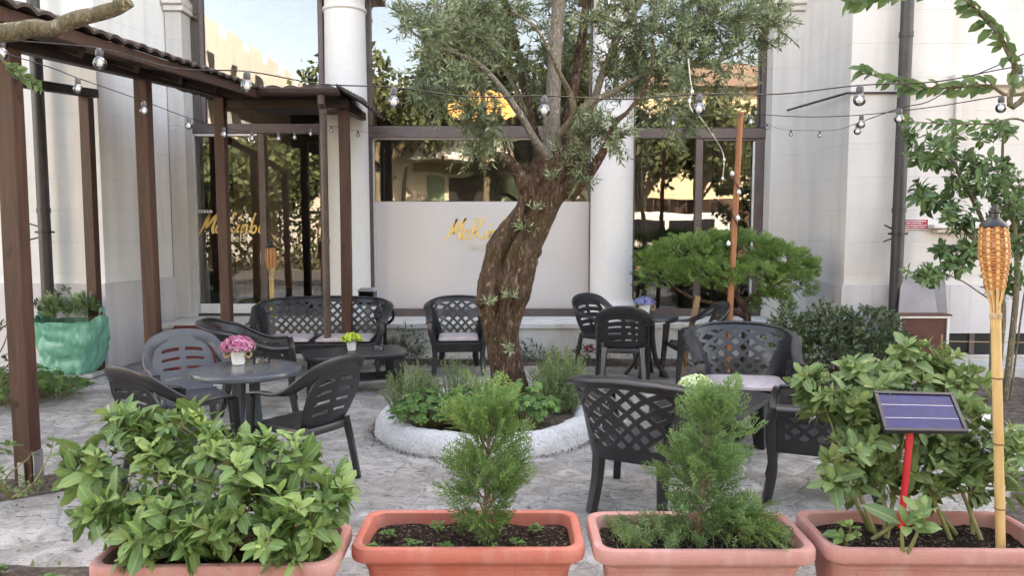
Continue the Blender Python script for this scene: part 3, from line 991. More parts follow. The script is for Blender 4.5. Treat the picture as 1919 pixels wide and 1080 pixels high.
def brush(mb, path, w0, w1, place, n=7):
    pts = cr([(x, y) for x, y in path], n) if len(path) > 2 else [tuple(V(path[0]).lerp(V(path[1]), k / 6)) for k in range(7)]
    m = len(pts)
    L, Rr = [], []
    for i, (x, y) in enumerate(pts):
        d = V(pts[min(i + 1, m - 1)]) - V(pts[max(i - 1, 0)])
        d = d.normalized() if d.length else V((1, 0))
        t = i / (m - 1)
        w = 1.45 * (w0 + (w1 - w0) * t) * (0.8 + 0.2 * math.sin(PI * min(1, t * 1.1)))
        w *= 0.75 + 0.25 * abs(d.x * 0.8 + d.y * -0.3)
        nn = V((-d.y, d.x)) * w / 2
        L.append((x + nn.x, y + nn.y)); Rr.append((x - nn.x, y - nn.y))
    vs = [place(*q) for q in L] + [place(*q) for q in Rr]
    mb.add(vs, [(i, i + 1, m + i + 1, m + i) for i in range(m - 1)])


def script_word(mb, place):
    def e(cx, cy, rx, ry, a0, a1, sl=0.35, n=10):
        return [(cx + rx * math.cos(R(a0 + (a1 - a0) * k / n)) + sl * ry * math.sin(R(a0 + (a1 - a0) * k / n)), cy + ry * math.sin(R(a0 + (a1 - a0) * k / n))) for k in range(n + 1)]
    brush(mb, [(-0.1, -0.2), (0.7, 1.2), (1.3, 2.4), (1.85, 3.4)], 0.22, 0.38, place)
    brush(mb, [(1.85, 3.4), (1.5, 2.3), (1.2, 1.2), (1.3, 1.0)], 0.36, 0.34, place)
    brush(mb, [(1.25, 1.0), (2.2, 2.3), (3.3, 3.5)], 0.30, 0.36, place)
    brush(mb, [(3.3, 3.5), (2.7, 2.2), (2.25, 0.9), (2.35, 0.05)], 0.36, 0.44, place)
    brush(mb, e(3.25, 0.95, 0.42, 0.72, 60, 430), 0.30, 0.22, place)
    brush(mb, [(5.15, 3.6), (4.6, 2.1), (4.2, 0.8), (4.1, 0.1)], 0.36, 0.34, place)
    brush(mb, [(6.3, 3.3), (5.9, 3.4), (5.6, 2.4), (4.9, 1.5), (4.6, 1.3)], 0.30, 0.28, place)
    brush(mb, [(4.7, 1.4), (5.2, 0.9), (5.6, 0.35), (6.0, 0.3)], 0.34, 0.24, place)
    brush(mb, [(6.75, 1.6), (6.4, 0.8), (6.3, 0.3), (6.7, 0.45)], 0.32, 0.20, place)
    brush(mb, [(7.0, 2.4), (7.25, 2.65)], 0.34, 0.32, place)
    brush(mb, [(7.4, 1.6), (7.1, 0.9), (6.95, 0.2)], 0.32, 0.30, place)
    brush(mb, [(7.0, 0.5), (7.6, 1.4), (8.0, 1.5), (7.95, 0.9), (7.85, 0.3), (8.2, 0.3)], 0.28, 0.24, place)
    brush(mb, [(9.5, 3.5), (9.0, 2.2), (8.7, 1.0), (8.75, 0.3), (9.2, 0.25), (9.55, 0.9), (9.3, 1.35), (8.8, 0.9)], 0.34, 0.24, place)
    brush(mb, e(10.45, 0.85, 0.45, 0.68, 50, 420), 0.30, 0.22, place)
    brush(mb, [(11.25, 1.65), (10.95, 0.9), (10.9, 0.3), (11.4, 0.35)], 0.32, 0.2, place)


def lettering(px0, py0, unit, Y, parent, mat_word, mat_sub, hx, hy, hs, name):
    """gold brush word on the pane, the plain word below it"""
    s = unit * Y / FPX
    x0, z0 = X(px0, Y), Z(py0, Y)
    mb = MB()
    script_word(mb, lambda x, y: (x0 + x * s, Y, z0 + y * s))
    mb.build(name, mat_word, parent, solid=0.003)
    me = text_mesh('hotels', hs * Y / FPX, 0.0015)
    me.transform(Matrix.Rotation(R(90), 4, 'X'))
    me.materials.append(mat_sub)
    o = bpy.data.objects.new(name, me); COL.objects.link(o); o.parent = parent
    q = parent; off = V((0, 0, 0))
    while q is not None:
        off += q.location; q = q.parent
    o.location = V((X(hx, Y), Y, Z(hy, Y))) - off


lettering(373, 438.5, 11.2, YG + 0.010, door, M['gold'], M['cream_letter'], 407, 453, 22, 'door_lettering')
lettering(835, 450, 11.6, YG + 0.008, midw, M['gold'], surf('pale_gold', (0.55, 0.46, 0.36), (0.58, 0.49, 0.39), 9.0, 0.5, 0.0), 879, 469, 22, 'window_lettering')
mb = MB()
mb.box(X(372, YG), X(398, YG), YG + 0.008, YG + 0.012, Z(399, YG), Z(394, YG))
lab = mb.build('door_sticker', M['white_letter'], door)
mb = MB()
for k in range(4):
    pxbox(mb, 374.5 + k * 5.5, 395.3, 377.5 + k * 5.5, 397.7, YG + 0.005, 0.002)
mb.build('sticker_mark', M['frame'], door)

# interior: room behind the glass
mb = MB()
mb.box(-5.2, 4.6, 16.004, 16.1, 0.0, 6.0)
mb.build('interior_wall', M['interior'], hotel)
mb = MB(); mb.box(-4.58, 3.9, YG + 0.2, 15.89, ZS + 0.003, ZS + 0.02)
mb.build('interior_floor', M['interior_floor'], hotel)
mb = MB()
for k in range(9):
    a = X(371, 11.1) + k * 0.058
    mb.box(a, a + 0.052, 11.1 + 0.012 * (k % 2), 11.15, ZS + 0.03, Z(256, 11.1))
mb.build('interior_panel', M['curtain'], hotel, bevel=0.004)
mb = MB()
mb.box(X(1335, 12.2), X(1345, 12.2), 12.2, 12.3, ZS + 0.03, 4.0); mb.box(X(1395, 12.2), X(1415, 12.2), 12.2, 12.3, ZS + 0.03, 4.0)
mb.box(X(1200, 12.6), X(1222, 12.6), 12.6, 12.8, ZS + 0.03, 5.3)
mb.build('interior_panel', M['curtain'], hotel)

ch = thing('chandelier', 'glowing amber chandelier seen through the upper middle window', 'chandelier', (X(905, 13.2), 13.2, Z(150, 13.2)))
mb = MB(); mb.tube([(X(905, 13.2), 13.2, 5.34), (X(905, 13.2), 13.2, Z(215, 13.2))], 0.03, 8)
for k in range(10):
    a = 2 * PI * k / 10
    c = V((X(905, 13.2), 13.2, Z(222, 13.2)))
    mb.tube(cr([c, c + V((math.cos(a) * 0.25, math.sin(a) * 0.25, -0.1)), c + V((math.cos(a) * 0.5, math.sin(a) * 0.5, 0.03))], 4), 0.012, 5)
mb.build('frame', M['black'], ch)
for k in range(16):
    a = 2 * PI * k / 10 if k < 10 else 2 * PI * k / 6
    q_ = 0.5 if k < 10 else 0.27
    c = V((X(905, 13.2) + math.cos(a) * q_, 13.2 + math.sin(a) * q_, Z(222, 13.2) + 0.03 + (0.16 if k >= 10 else 0)))
    mb = MB(); mb.lathe([(0.03, 0), (0.075, 0.05), (0.10, 0.17), (0.085, 0.22), (0.05, 0.24)], 10, c)
    mb.build('lamp_shade', M['lampglow'], ch, smooth=60)

# ------------------------------------------------------------------ beyond the photographer: what the panes mirror
YM = 2 * YG + 0.03


def vbox(mb, px0, px1, py0, D, depth, z0=0.0):
    """block whose mirror image stands at image depth D"""
    a, b = P(px0, 420, D), P(px1, 420, D)
    mb.box(a.x, b.x, YM - D - depth, YM - D, z0, P(960, py0, D).z)


def facade_windows(parent, face, us, zs, w, h, mat):
    for u in us:
        for z in zs:
            mb = MB(); face(mb, u, z, w, h)
            mb.build('window', mat, parent)


DK = M['dark']
apt = thing('apartment_building', 'long sunlit ivory apartment block mirrored in the upper left pane', 'building', (-17, -20, 0))
mb = MB(); mb.box(-27, -15.6, -62, -13, 0, 11.9); mb.build('wall', M['ivory_wall'], apt)
mb = MB(); mb.box(-15.59, -14.9, -62.3, -12.7, 8.75, 8.95); mb.build('cornice', M['ivory_wall'], apt)
mb = MB(); mb.box(-15.59, -14.6, -61, -13.2, 6.3, 6.5); mb.build('balcony', M['cream_wall'], apt)
for k in range(9):
    y = -15.5 - k * 3.4
    for z in (4.6, 7.0, 9.3):
        mb = MB(); mb.box(-15.62, -15.55, y - 0.5, y + 0.5, z, z + 1.45); mb.build('window', DK, apt)
    mb = MB(); mb.box(-18, -15.62, y - 1.1, y + 1.1, 11.902, 12.5); mb.build('parapet', M['ivory_wall'], apt)
hs = thing('terracotta_house', 'ochre house under a red roof mirrored in the upper left pane', 'building', (-8, -45, 0))
mb = MB(); mb.box(-14.5, -6, -52, -42, 0, 11.5); mb.build('wall', surf('ochre', (0.52, 0.38, 0.28), (0.58, 0.43, 0.32), 2.0, 0.9, 0.0), hs)
mb = MB()
mb.add([(-15, -53, 11.5), (-5.5, -53, 11.5), (-5.5, -41, 11.5), (-15, -41, 11.5), (-10, -47, 14)], [(0, 1, 4), (1, 2, 4), (2, 3, 4), (3, 0, 4)])
mb.build('roof', M['roof_red'], hs)
villa = thing('villa', 'cream villa with arched windows mirrored in the middle pane', 'building', (-2, -13, 0))
mb = MB(); mb.box(-8.5, 1.6, -22, -12.5, 0, 7.4); mb.build('wall', M['cream_wall'], villa)
mb = MB(); mb.box(-9, 2.1, -22.5, -12.0, 7.4, 7.7); mb.build('cornice', M['ivory_wall'], villa)
mb = MB(); mb.hexa([(-4.0, -12.49, 4.7), (-0.2, -12.49, 4.7), (0.1, -11.2, 4.5), (-4.3, -11.2, 4.5)], [(-3.9, -12.49, 5.5), (-0.3, -12.49, 5.5), (0.1, -11.2, 4.65), (-4.3, -11.2, 4.65)])
mb.build('awning', surf('white_canvas', (0.8, 0.8, 0.78), (0.84, 0.84, 0.82), 2.0, 0.9, 0.0), villa)
for k, x in enumerate((-7.2, -5.4, -3.2, -1.2, 0.7)):
    mb = MB()
    w, z0, z1 = 0.5, 4.75 + (0.9 if 1 < k < 4 else 0), 6.3
    pts = [(x - w, z0), (x + w, z0), (x + w, z1)] + [(x + w * math.cos(R(a)), z1 + w * math.sin(R(a))) for a in range(30, 180, 30)] + [(x - w, z1)]
    n = len(pts)
    mb.add([(a, -12.46, b) for a, b in pts] + [(a, -12.52, b) for a, b in pts], [tuple(range(n - 1, -1, -1))] + [(i, (i + 1) % n, n + (i + 1) % n, n + i) for i in range(n)])
    f_ = mb.build('window', DK if k in (0, 4) else M['ivory_wall'], villa)
GRG = surf('green_glazing', (0.12, 0.20, 0.13), (0.16, 0.25, 0.17), 2.0, 0.5, 0.0)
for x0_, x1_, mt_ in ((-3.75, -3.0, GRG), (-2.8, -0.45, DK), (-0.3, 0.3, GRG)):
    mb = MB(); mb.box(x0_, x1_, -12.52, -12.44, 0.6, 3.97); mb.build('window', mt_, villa)
mb = MB(); mb.box(-4.4, 0.6, -12.52, -12.40, 4.12, 4.45); mb.build('lintel', surf('olive_paint', (0.20, 0.17, 0.09), (0.24, 0.21, 0.12), 2.0, 0.8, 0.0), villa)
oh = thing('ochre_house', 'yellow house mirrored in the right hand panes', 'building', (9, -17, 0))
mb = MB(); mb.box(4.2, 16, -26, -15, 0, 8.3); mb.build('wall', surf('yellow_render', (0.58, 0.51, 0.37), (0.64, 0.57, 0.43), 2.0, 0.9, 0.0), oh)
mb = MB(); mb.add([(3.6, -26.6, 8.3), (16.6, -26.6, 8.3), (16.6, -14.4, 8.3), (3.6, -14.4, 8.3), (10, -20.5, 10.8)], [(0, 1, 4), (1, 2, 4), (2, 3, 4), (3, 0, 4), (3, 2, 1, 0)])
mb.build('roof', M['roof_red'], oh)
for x in (6, 9, 12):
    mb = MB(); mb.box(x - 0.6, x + 0.6, -15.02, -14.95, 4.6, 6.6); mb.build('window', DK, oh)
gw = MB(); x = 1.5
while x < 16:
    gw.box(x, x + 0.155, -9.05 + 0.02 * (int(x * 6) % 2), -9.0 + 0.02 * (int(x * 6) % 2), 0, 2.75); x += 0.165
tag(gw.build('board_fence', M['curtain'], origin=(8, -9.1, 0)), 'tall dark brown board fence across the street, mirrored in the right window', 'fence')

hm = MB()
for _ in range(2600):
    p = V((rnd(-14, 1.2), rnd(-9.9, -8.9), rnd(0, 1) ** 0.8 * 2.4))
    for j in range(2):
        hm.leaf4(p + rdir() * 0.12, rdir(), rdir(), rnd(0.15, 0.3), 0.13, rnd(0, 1))
hg = thing('street_hedge', 'green hedge along the far side of the street, mirrored in the entrance door', 'hedge', (-6, -9.4, 0))
hm.build('foliage', M['far_leaf'], hg)
hm = MB()
x = -13.5
while x < 1:
    hm.tube([(x, -9.4, 0), (x + 0.1, -9.4, 1.9)], 0.04, 6); x += 0.8
hm.build('stems', M['twig'], hg)

# parked van
van = thing('parked_van', 'white van parked across the street, mirrored in the right window', 'van', (4.8, -4.4, 0))
prof = [(-2.3, 0.45), (-2.35, 1.0), (-2.2, 1.2), (-1.5, 1.3), (-0.85, 2.05), (-0.5, 2.2), (2.2, 2.2), (2.35, 1.9), (2.4, 0.45)]
mb = MB(); n = len(prof)
mb.add([(4.8 + x, -3.5, z) for x, z in prof] + [(4.8 + x, -5.3, z) for x, z in prof], [tuple(range(n - 1, -1, -1)), tuple(range(n, 2 * n))] + [(i, (i + 1) % n, n + (i + 1) % n, n + i) for i in range(n)])
mb.build('body', M['vanpaint'], van, bevel=0.05)
mb = MB()
for poly in ([(-1.25, 1.35), (-0.72, 1.98), (0.2, 1.98), (0.2, 1.35)], [(0.35, 1.35), (0.35, 1.98), (1.9, 1.98), (1.9, 1.35)]):
    mb.add([(4.8 + x, -3.485, z) for x, z in poly], [(0, 1, 2, 3)])
mb.build('side_window', M['screen'], van)
for x in (-1.45, 1.5):
    mb = MB()
    mb.tube([(4.8 + x, -3.62, 0.34), (4.8 + x, -3.40, 0.34)], 0.34, 20)
    w_ = mb.build('wheel', M['tyre'], van)
    mb = MB(); mb.tube([(4.8 + x, -3.41, 0.34), (4.8 + x, -3.385, 0.34)], 0.2, 16); mb.build('rim', M['steel'], w_)

# ================================================================== PERGOLA
def zb(y):
    return 2.88 + 0.090 * (y - 4.97)


def ze(y):
    return 2.975 + 0.068 * (y - 4.0)


perg = thing('pergola', 'dark stained timber pergola with tiled roof leading to the entrance door', 'pergola', (-3.3, 7, 0))
XA = -3.22
posts = [(XA, 4.93, 0.0), (-3.30, 6.9, 0.0), (-3.39, 8.95, 0.0), (-4.90, 8.86, 0.05), (-4.9, 4.93, 0.0), (-4.9, 6.9, 0.0), (X(648, 9.1), 9.1, 0.0)]
for i, (x, y, z0) in enumerate(posts):
    w = 0.058
    mb = MB()
    top = zb(y) - 0.002
    for k in range(8):
        za, zc = z0 + (top - z0) * k / 8, z0 + (top - z0) * (k + 1) / 8
    nz = 9
    vs = []
    for k in range(nz):
        z = z0 + (top - z0) * k / (nz - 1)
        dx, dy = 0.006 * noise.noise((i * 7.1, z * 0.6, 0)), 0.006 * noise.noise((i * 7.1, z * 0.6, 9))
        vs += [(x - w + dx, y - w + dy, z), (x + w + dx, y - w + dy, z), (x + w + dx, y + w + dy, z), (x - w + dx, y + w + dy, z)]
    fs = [(3, 2, 1, 0), tuple(range((nz - 1) * 4, nz * 4))]
    for k in range(nz - 1):
        for j in range(4):
            fs.append((k * 4 + j, k * 4 + (j + 1) % 4, (k + 1) * 4 + (j + 1) % 4, (k + 1) * 4 + j))
    mb.add(vs, fs)
    p_ = mb.build('post', M['post'], perg, bevel=0.006)
    if i == 0:
        mb = MB()
        mb.box(x - w - 0.012, x - w - 0.007, y - 0.03, y + 0.03, 0.0, 0.24); mb.box(x + w + 0.007, x + w + 0.013, y - 0.05, y + 0.05, 0.0, 0.26)
        mb.box(x - 0.02, x + 0.02, y - w - 0.02, y - w - 0.012, 0.0, 0.2)
        mb.build('post_bracket', M['steel'], p_)
XE = -2.90
for xb_ in (-3.31, -4.90):
    mb = MB()
    x0 = XA if xb_ > -4 else -4.9
    x1 = -3.40 if xb_ > -4 else -4.9
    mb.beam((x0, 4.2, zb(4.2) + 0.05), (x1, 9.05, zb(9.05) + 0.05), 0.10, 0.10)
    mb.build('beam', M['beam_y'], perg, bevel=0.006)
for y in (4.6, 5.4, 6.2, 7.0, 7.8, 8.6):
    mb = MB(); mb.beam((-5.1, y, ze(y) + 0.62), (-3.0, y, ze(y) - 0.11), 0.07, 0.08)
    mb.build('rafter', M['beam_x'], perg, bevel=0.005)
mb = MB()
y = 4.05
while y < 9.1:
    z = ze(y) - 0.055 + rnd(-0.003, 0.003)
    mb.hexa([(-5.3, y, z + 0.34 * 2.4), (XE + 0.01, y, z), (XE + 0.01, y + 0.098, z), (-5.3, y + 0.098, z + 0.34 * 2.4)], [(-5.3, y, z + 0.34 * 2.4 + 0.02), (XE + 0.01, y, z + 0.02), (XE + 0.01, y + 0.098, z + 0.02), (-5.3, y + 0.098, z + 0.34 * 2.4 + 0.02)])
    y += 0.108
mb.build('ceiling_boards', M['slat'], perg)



mb = MB()
mb.beam((XE + 0.035, 4.0, ze(4.0) - 0.065), (XE + 0.035, 8.75, ze(8.75) - 0.065), 0.03, 0.085)
mb.build('fascia_board', M['post'], perg, bevel=0.004)


def roof_main(u, w):
    y = 4.0 + u * 4.95
    x = XE + 0.10 - w * 2.6
    course = (w * 2.6 / 0.3) % 1.0
    z = ze(y) - 0.035 + w * 2.6 * 0.34 + 0.03 * abs(math.sin(PI * u * 4.95 / 0.20)) + 0.018 * (1 - course)
    z += 0.01 * noise.noise((y * 5, x * 5, 0))
    return (x, y, z)


mb = MB()
mb.grid(roof_main, [k / 198 for k in range(199)], [k / 36 for k in range(37)])
mb.build('roof', M['tile'], perg, smooth=50, solid=0.022)
# entrance roof with hipped end
XR0, XR1, XR2 = -3.40, X(640, 8.9), X(687, 8.9)
mb = MB()


def roof_front(u, w):
    x = XR0 - 0.4 + u * (XR1 - XR0 + 0.4)
    y = 8.72 + w * 1.55
    return (x, y, 3.285 + 0.10 * w + 0.03 * abs(math.sin(PI * x / 0.20)) + 0.012 * noise.noise((x * 5, y * 5, 2)) + 0.015 * (1 - (w * 5) % 1))


mb.grid(roof_front, [k / 90 for k in range(91)], [k / 20 for k in range(21)])


def roof_hip(u, w):
    y = 8.72 + u * 1.55
    x = XR1 + 0.005 + w * (XR2 - XR1)
    return (x, y, 3.30 + 0.10 * u * (1 - w) - 0.16 * w + 0.03 * abs(math.sin(PI * y / 0.20)) + 0.018 * (1 - (w * 2) % 1) * (1 - w))


mb.grid(roof_hip, [k / 70 for k in range(71)], [k / 10 for k in range(11)])
mb.build('entrance_roof', M['tile'], perg, smooth=50, solid=0.022)
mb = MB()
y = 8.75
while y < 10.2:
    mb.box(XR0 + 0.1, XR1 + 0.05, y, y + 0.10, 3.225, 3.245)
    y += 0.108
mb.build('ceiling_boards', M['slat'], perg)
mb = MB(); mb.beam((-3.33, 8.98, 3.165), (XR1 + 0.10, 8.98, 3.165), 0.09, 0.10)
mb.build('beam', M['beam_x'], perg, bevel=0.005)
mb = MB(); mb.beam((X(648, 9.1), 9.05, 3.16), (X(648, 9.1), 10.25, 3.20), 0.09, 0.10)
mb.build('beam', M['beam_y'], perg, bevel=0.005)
mb = MB()
prof = [(0.062 * math.cos(R(a)), 0.062 * math.sin(R(a))) for a in range(180, 361, 18)]
x0, x1 = X(455, 8.66), X(639, 8.66)
vs = [(x, 8.65 + p, 3.275 + q) for x in (x0, x1) for p, q in prof]
n = len(prof)
mb.add(vs, [(i, i + 1, n + i + 1, n + i) for i in range(n - 1)] + [tuple(range(n)), tuple(range(2 * n - 1, n - 1, -1))])
mb.tube([(x0, 8.587, 3.277), (x1, 8.587, 3.277)], 0.008, 6)
mb.build('gutter', M['brownpipe'], perg, smooth=50, solid=0.004)
mb = MB()
xd = X(610, 8.75)
mb.tube([(xd, 8.66, 3.212), (xd, 8.66, 3.13), (xd, 8.74, 3.06), (xd, 8.74, 0.02)], 0.042, 18)
for z in (1.55, 3.02):
    mb.tube([(xd, 8.74, z), (xd, 8.74, z + 0.05)], 0.049, 18)
mb.build('downpipe', M['brownpipe'], perg, smooth=40)

# ================================================================== STRING LIGHTS


def bulb_parts(root, pos, r=0.024):
    pos = V(pos)
    mb = MB()
    prof = [(0.0, -r)] + [(r * math.cos(R(a)), r * math.sin(R(a))) for a in range(-75, 61, 15)] + [(0.011, r * 1.12)]
    mb.lathe(prof, 16, pos)
    b = mb.build('bulb', M['bulb'], root, smooth=60)
    mb = MB()
    mb.lathe([(0.0115, r * 1.0), (0.0135, r * 1.15), (0.0135, r * 1.9), (0.010, r * 2.1), (0.006, r * 2.35)], 10, pos)
    mb.build('socket', M['socket'], b, smooth=40)
    mb = MB()
    mb.tube([pos + V((0, 0, r)), pos + V((0, 0, -r * 0.1))], 0.0028, 5)
    for s in (-1, 1):
        mb.tube([pos + V((0, 0, r * 0.3)), pos + V((s * 0.008, 0.003 * s, r * 0.1)), pos + V((s * 0.010, 0, -r * 0.45)), pos + V((s * 0.003, 0, -r * 0.5))], 0.0012, 4)
    mb.lathe([(0, -r * 0.55), (r * 0.28, -r * 0.4), (r * 0.34, 0), (r * 0.25, r * 0.5), (0, r * 0.8)], 8, pos)
    mb.build('filament', M['bulb_inner'], b, smooth=60)


def string_lights(label, anchors, bulbs, r=0.0228, wire_r=0.0024):
    """anchors and bulbs: (px, py, depth) surveyed points; the cable passes just above each socket"""
    pts = []
    for px, py, Y, isb in sorted([(*a, 0) for a in anchors] + [(*b, 1) for b in bulbs]):
        q = P(px, py, Y)
        if isb:
            q = q + V((0, 0, r * 2.3))
        pts.append(q)
    root = thing('string_lights', label, 'string lights', pts[0], 0, 'bulb strings hung across the terrace')
    mb = MB(); mb.tube(cr(pts, 5), wire_r, 6); mb.build('cable', M['cable'], root, smooth=60)
    for b in bulbs:
        bulb_parts(root, P(*b), r)
    return root


string_lights('string of large clear bulbs spanning the whole terrace in front of the olive crown',
              [(-420, 30, 2.8), (330, 128, 2.8), (600, 157, 2.8), (880, 181, 2.8), (1165, 186, 2.8), (1460, 176, 2.8), (1760, 152, 2.8), (2300, 60, 2.8)],
              [(3, 101, 2.8), (187, 118, 2.8), (463, 161, 2.8), (738, 191, 2.8), (1020, 207, 2.8), (1310, 204, 2.8), (1611, 187, 2.8), (1909, 151, 2.8)])
string_lights('string of bulbs running from the pergola post back to the left stone column',
              [(-300, 10, 3.0), (60, 115, 3.4), (760, 256, 10.3)],
              [(146, 166, 3.8), (270, 208, 4.1), (353, 236, 4.9), (420, 252, 5.7), (472, 260, 6.2), (522, 260, 6.8), (552, 258, 7.5), (582, 251, 8.2), (621, 245, 8.9), (671, 253, 9.7)])
string_lights('string of bulbs passing behind the long one towards the right window frame',
              [(1200, 222, 6.5), (1510, 219, 4.7), (1750, 200, 3.9), (2200, 130, 3.0)],
              [(1261, 231, 6.0), (1407, 229, 5.4), (1614, 233, 4.3), (1876, 202, 3.4)])
string_lights('sagging string of bulbs rising from the right pilaster to the upper right branches',
              [(1424, 228, 10.2), (1460, 241, 9.6), (1570, 243, 6.8), (1740, 190, 3.6), (1882, 117, 3.2), (2100, 20, 3.0)],
              [(1437, 240, 9.9), (1482, 252, 9.0), (1536, 254, 8.3), (1607, 246, 4.9), (1685, 223, 3.8), (1805, 173, 3.4)])
# thin white fairy cable hanging from the olive
pts = [P(1290, 110, 6.5), P(1294, 150, 6.5), P(1297, 172, 6.5), P(1292, 190, 6.5), P(1297, 207, 6.5), P(1312, 220, 6.5), P(1335, 252, 7.3), P(1352, 280, 8.0), P(1357, 300, 8.0), P(1354, 335, 8.05)]
fc = thing('fairy_light_cable', 'thin pale light cable dangling from the olive beside the orange stake', 'light cable', pts[0])
mb = MB(); mb.tube(cr(pts, 5), 0.005, 6); mb.build('cable', M['white_cable'], fc, smooth=60)
for q in (pts[2], pts[3], pts[6] * 1.0, pts[8], pts[9]):
    mb = MB(); mb.lathe([(0, -0.016), (0.014, -0.008), (0.014, 0.01), (0.006, 0.02)], 8, q); mb.build('bulb', M['white_pot'], fc, smooth=60)

# ================================================================== CHAIRS
# ---- slatted monobloc armchair


def make_slat_chair():
    root = thing('plastic_armchair', 'x', 'chair')
    half = [(0.272, -0.215, 0.635, 1, 0, 0.1), (0.285, -0.10, 0.655, 1, 0, 0.05), (0.288, 0.02, 0.655, 1, 0, 0.15), (0.287, 0.12, 0.672, 0.95, 0, 0.4), (0.277, 0.21, 0.715, 0.75, 0, 0.7),
            (0.25, 0.285, 0.772, 0.5, 0.1, 0.85), (0.195, 0.335, 0.822, 0.25, 0.2, 0.95), (0.10, 0.362, 0.850, 0.05, 0.25, 1), (0, 0.368, 0.857, 0, 0.25, 1)]
    path = half + [(-a, b, c, -d, e, f) for a, b, c, d, e, f in half[-2::-1]]
    q = cr(path, 5)
    wd = []
    for a in q:
        d = V(a[3:6])
        wd.append(d if d.length > 0.1 else V((0, 0.2, 1)))
    m = len(q)
    w = [0.062 + 0.040 * math.sin(PI * k / (m - 1)) ** 3 for k in range(m)]
    mb = MB(); mb.sweep([a[:3] for a in q], wd, w, [0.022] * m)
    mb.build('armrest_rim', M['plastic'], root, smooth=50)
    # back panel with slots
    us = [-1, -0.80, -0.70, -0.10, 0.10, 0.70, 0.80, 1]
    rows = [0.0, 0.08, 0.15, 0.21, 0.265, 0.33, 0.385, 0.44, 0.51, 0.565, 0.62, 0.69, 0.735, 0.80, 0.87, 0.94, 1.0]
    slots = {3, 6, 9, 12}
    us2 = []
    for a, b in zip(us, us[1:]):
        us2 += [a + (b - a) * k / 3 for k in range(3)]
    us2.append(1)
    rows2 = rows

    def back(u, v):
        hw = 0.195 + 0.035 * math.sin(PI * min(1, v * 0.9)) - 0.02 * max(0, v - 0.75) * 4 * abs(u)
        zt = 0.845 - 0.055 * abs(u) ** 2.4
        z = 0.425 + v * (zt - 0.425)
        y = 0.205 + 0.155 * (v ** 0.9) - 0.035 * u * u * (1 - 0.3 * v)
        return (u * hw, y, z)
    mb = MB()
    mb.grid(back, us2, rows2, skip=lambda i, j: j in slots and us2[i] >= -0.701 and us2[i + 1] <= 0.701 and not (-0.101 < us2[i] < 0.099))
    mb.build('backrest', M['plastic'], root, smooth=40, solid=0.012)
    # seat: dished, with a turned down edge
    mb = MB()
    rings = [(0.0, 0.418), (0.35, 0.418), (0.7, 0.424), (0.9, 0.432), (0.98, 0.43), (1.0, 0.418), (1.0, 0.385)]
    n = 40
    vs = []
    for rr, z in rings:
        for k in range(n):
            a = 2 * PI * k / n
            ca, sa = math.cos(a), math.sin(a)
            ex = 0.42
            x = 0.235 * rr * math.copysign(abs(ca) ** ex, ca)
            y = 0.225 * rr * math.copysign(abs(sa) ** ex, sa)
            x *= 1 - 0.12 * (y / 0.225 + 0) * 0.5
            zz = z - (0.02 if y < -0.18 and rr > 0.8 else 0) - 0.012 * y / 0.225
            vs.append((x, y, zz))
    mb.add(vs, [(i * n + k, i * n + (k + 1) % n, (i + 1) * n + (k + 1) % n, (i + 1) * n + k) for i in range(1, len(rings) - 1) for k in range(n)])
    mb.add([vs[n + k] for k in range(n)], [tuple(range(n))])
    mb.build('seat', M['plastic'], root, smooth=50, solid=0.010)
    for s in (-1, 1):
        mb = MB()
        q = cr([(s * 0.272, -0.212, 0.625), (s * 0.276, -0.222, 0.45), (s * 0.285, -0.243, 0.2), (s * 0.292, -0.262, 0.0)], 4)
        m = len(q)
        mb.sweep(q, [V((0.25 * s, 1, 0))] * m, [0.088 - 0.046 * k / (m - 1) for k in range(m)], [0.032] * m)
        mb.box(*sorted((s * 0.215, s * 0.270)), -0.215, -0.165, 0.375, 0.41)
        mb.build('leg', M['plastic'], root, smooth=50)
        mb = MB()
        q = cr([(s * 0.195, 0.19, 0.43), (s * 0.205, 0.225, 0.28), (s * 0.222, 0.275, 0.0)], 4)
        m = len(q)
        mb.sweep(q, [V((1, -0.5 * s, 0))] * m, [0.075 - 0.035 * k / (m - 1) for k in range(m)], [0.036] * m)
        mb.build('leg', M['plastic'], root, smooth=50)
    return root


GP = 'slatted plastic armchairs around the small round tables'
slat0 = make_slat_chair()
slat_spots = [
    ((-1.42, 5.10, 0), -122, 'black slatted plastic armchair with its seat showing, right of the round table with pink flowers', None, 1.0),
    ((-2.17, 4.84, 0), 150, 'dark slatted plastic armchair seen from behind, above the leafy front left shrub', None, 1.0),
    ((-2.52, 5.86, 0), 33, 'faded blue grey slatted armchair behind the round table with pink flowers', 'plastic_worn', 1.0),
    ((1.23, 8.32, 0), 172, 'black slatted armchair turned away in front of the table with blue flowers', None, 1.0),
    ((1.13, 9.22, 0), 34, 'black slatted armchair facing out between the right column and the blue flowers', None, 1.0),
    ((2.02, 8.42, 0), -84, 'black slatted armchair in profile, right of the table with blue flowers', None, 1.0),
]
for i, (loc, rz, lab, mt, sc) in enumerate(slat_spots):
    if i == 0:
        slat0.location = loc; slat0.rotation_euler.z = R(rz); slat0['label'] = lab; slat0['group'] = GP
    else:
        dup(slat0, loc, R(rz), lab, GP, sc, M[mt] if mt else None)

# ---- lattice tub armchair and bench


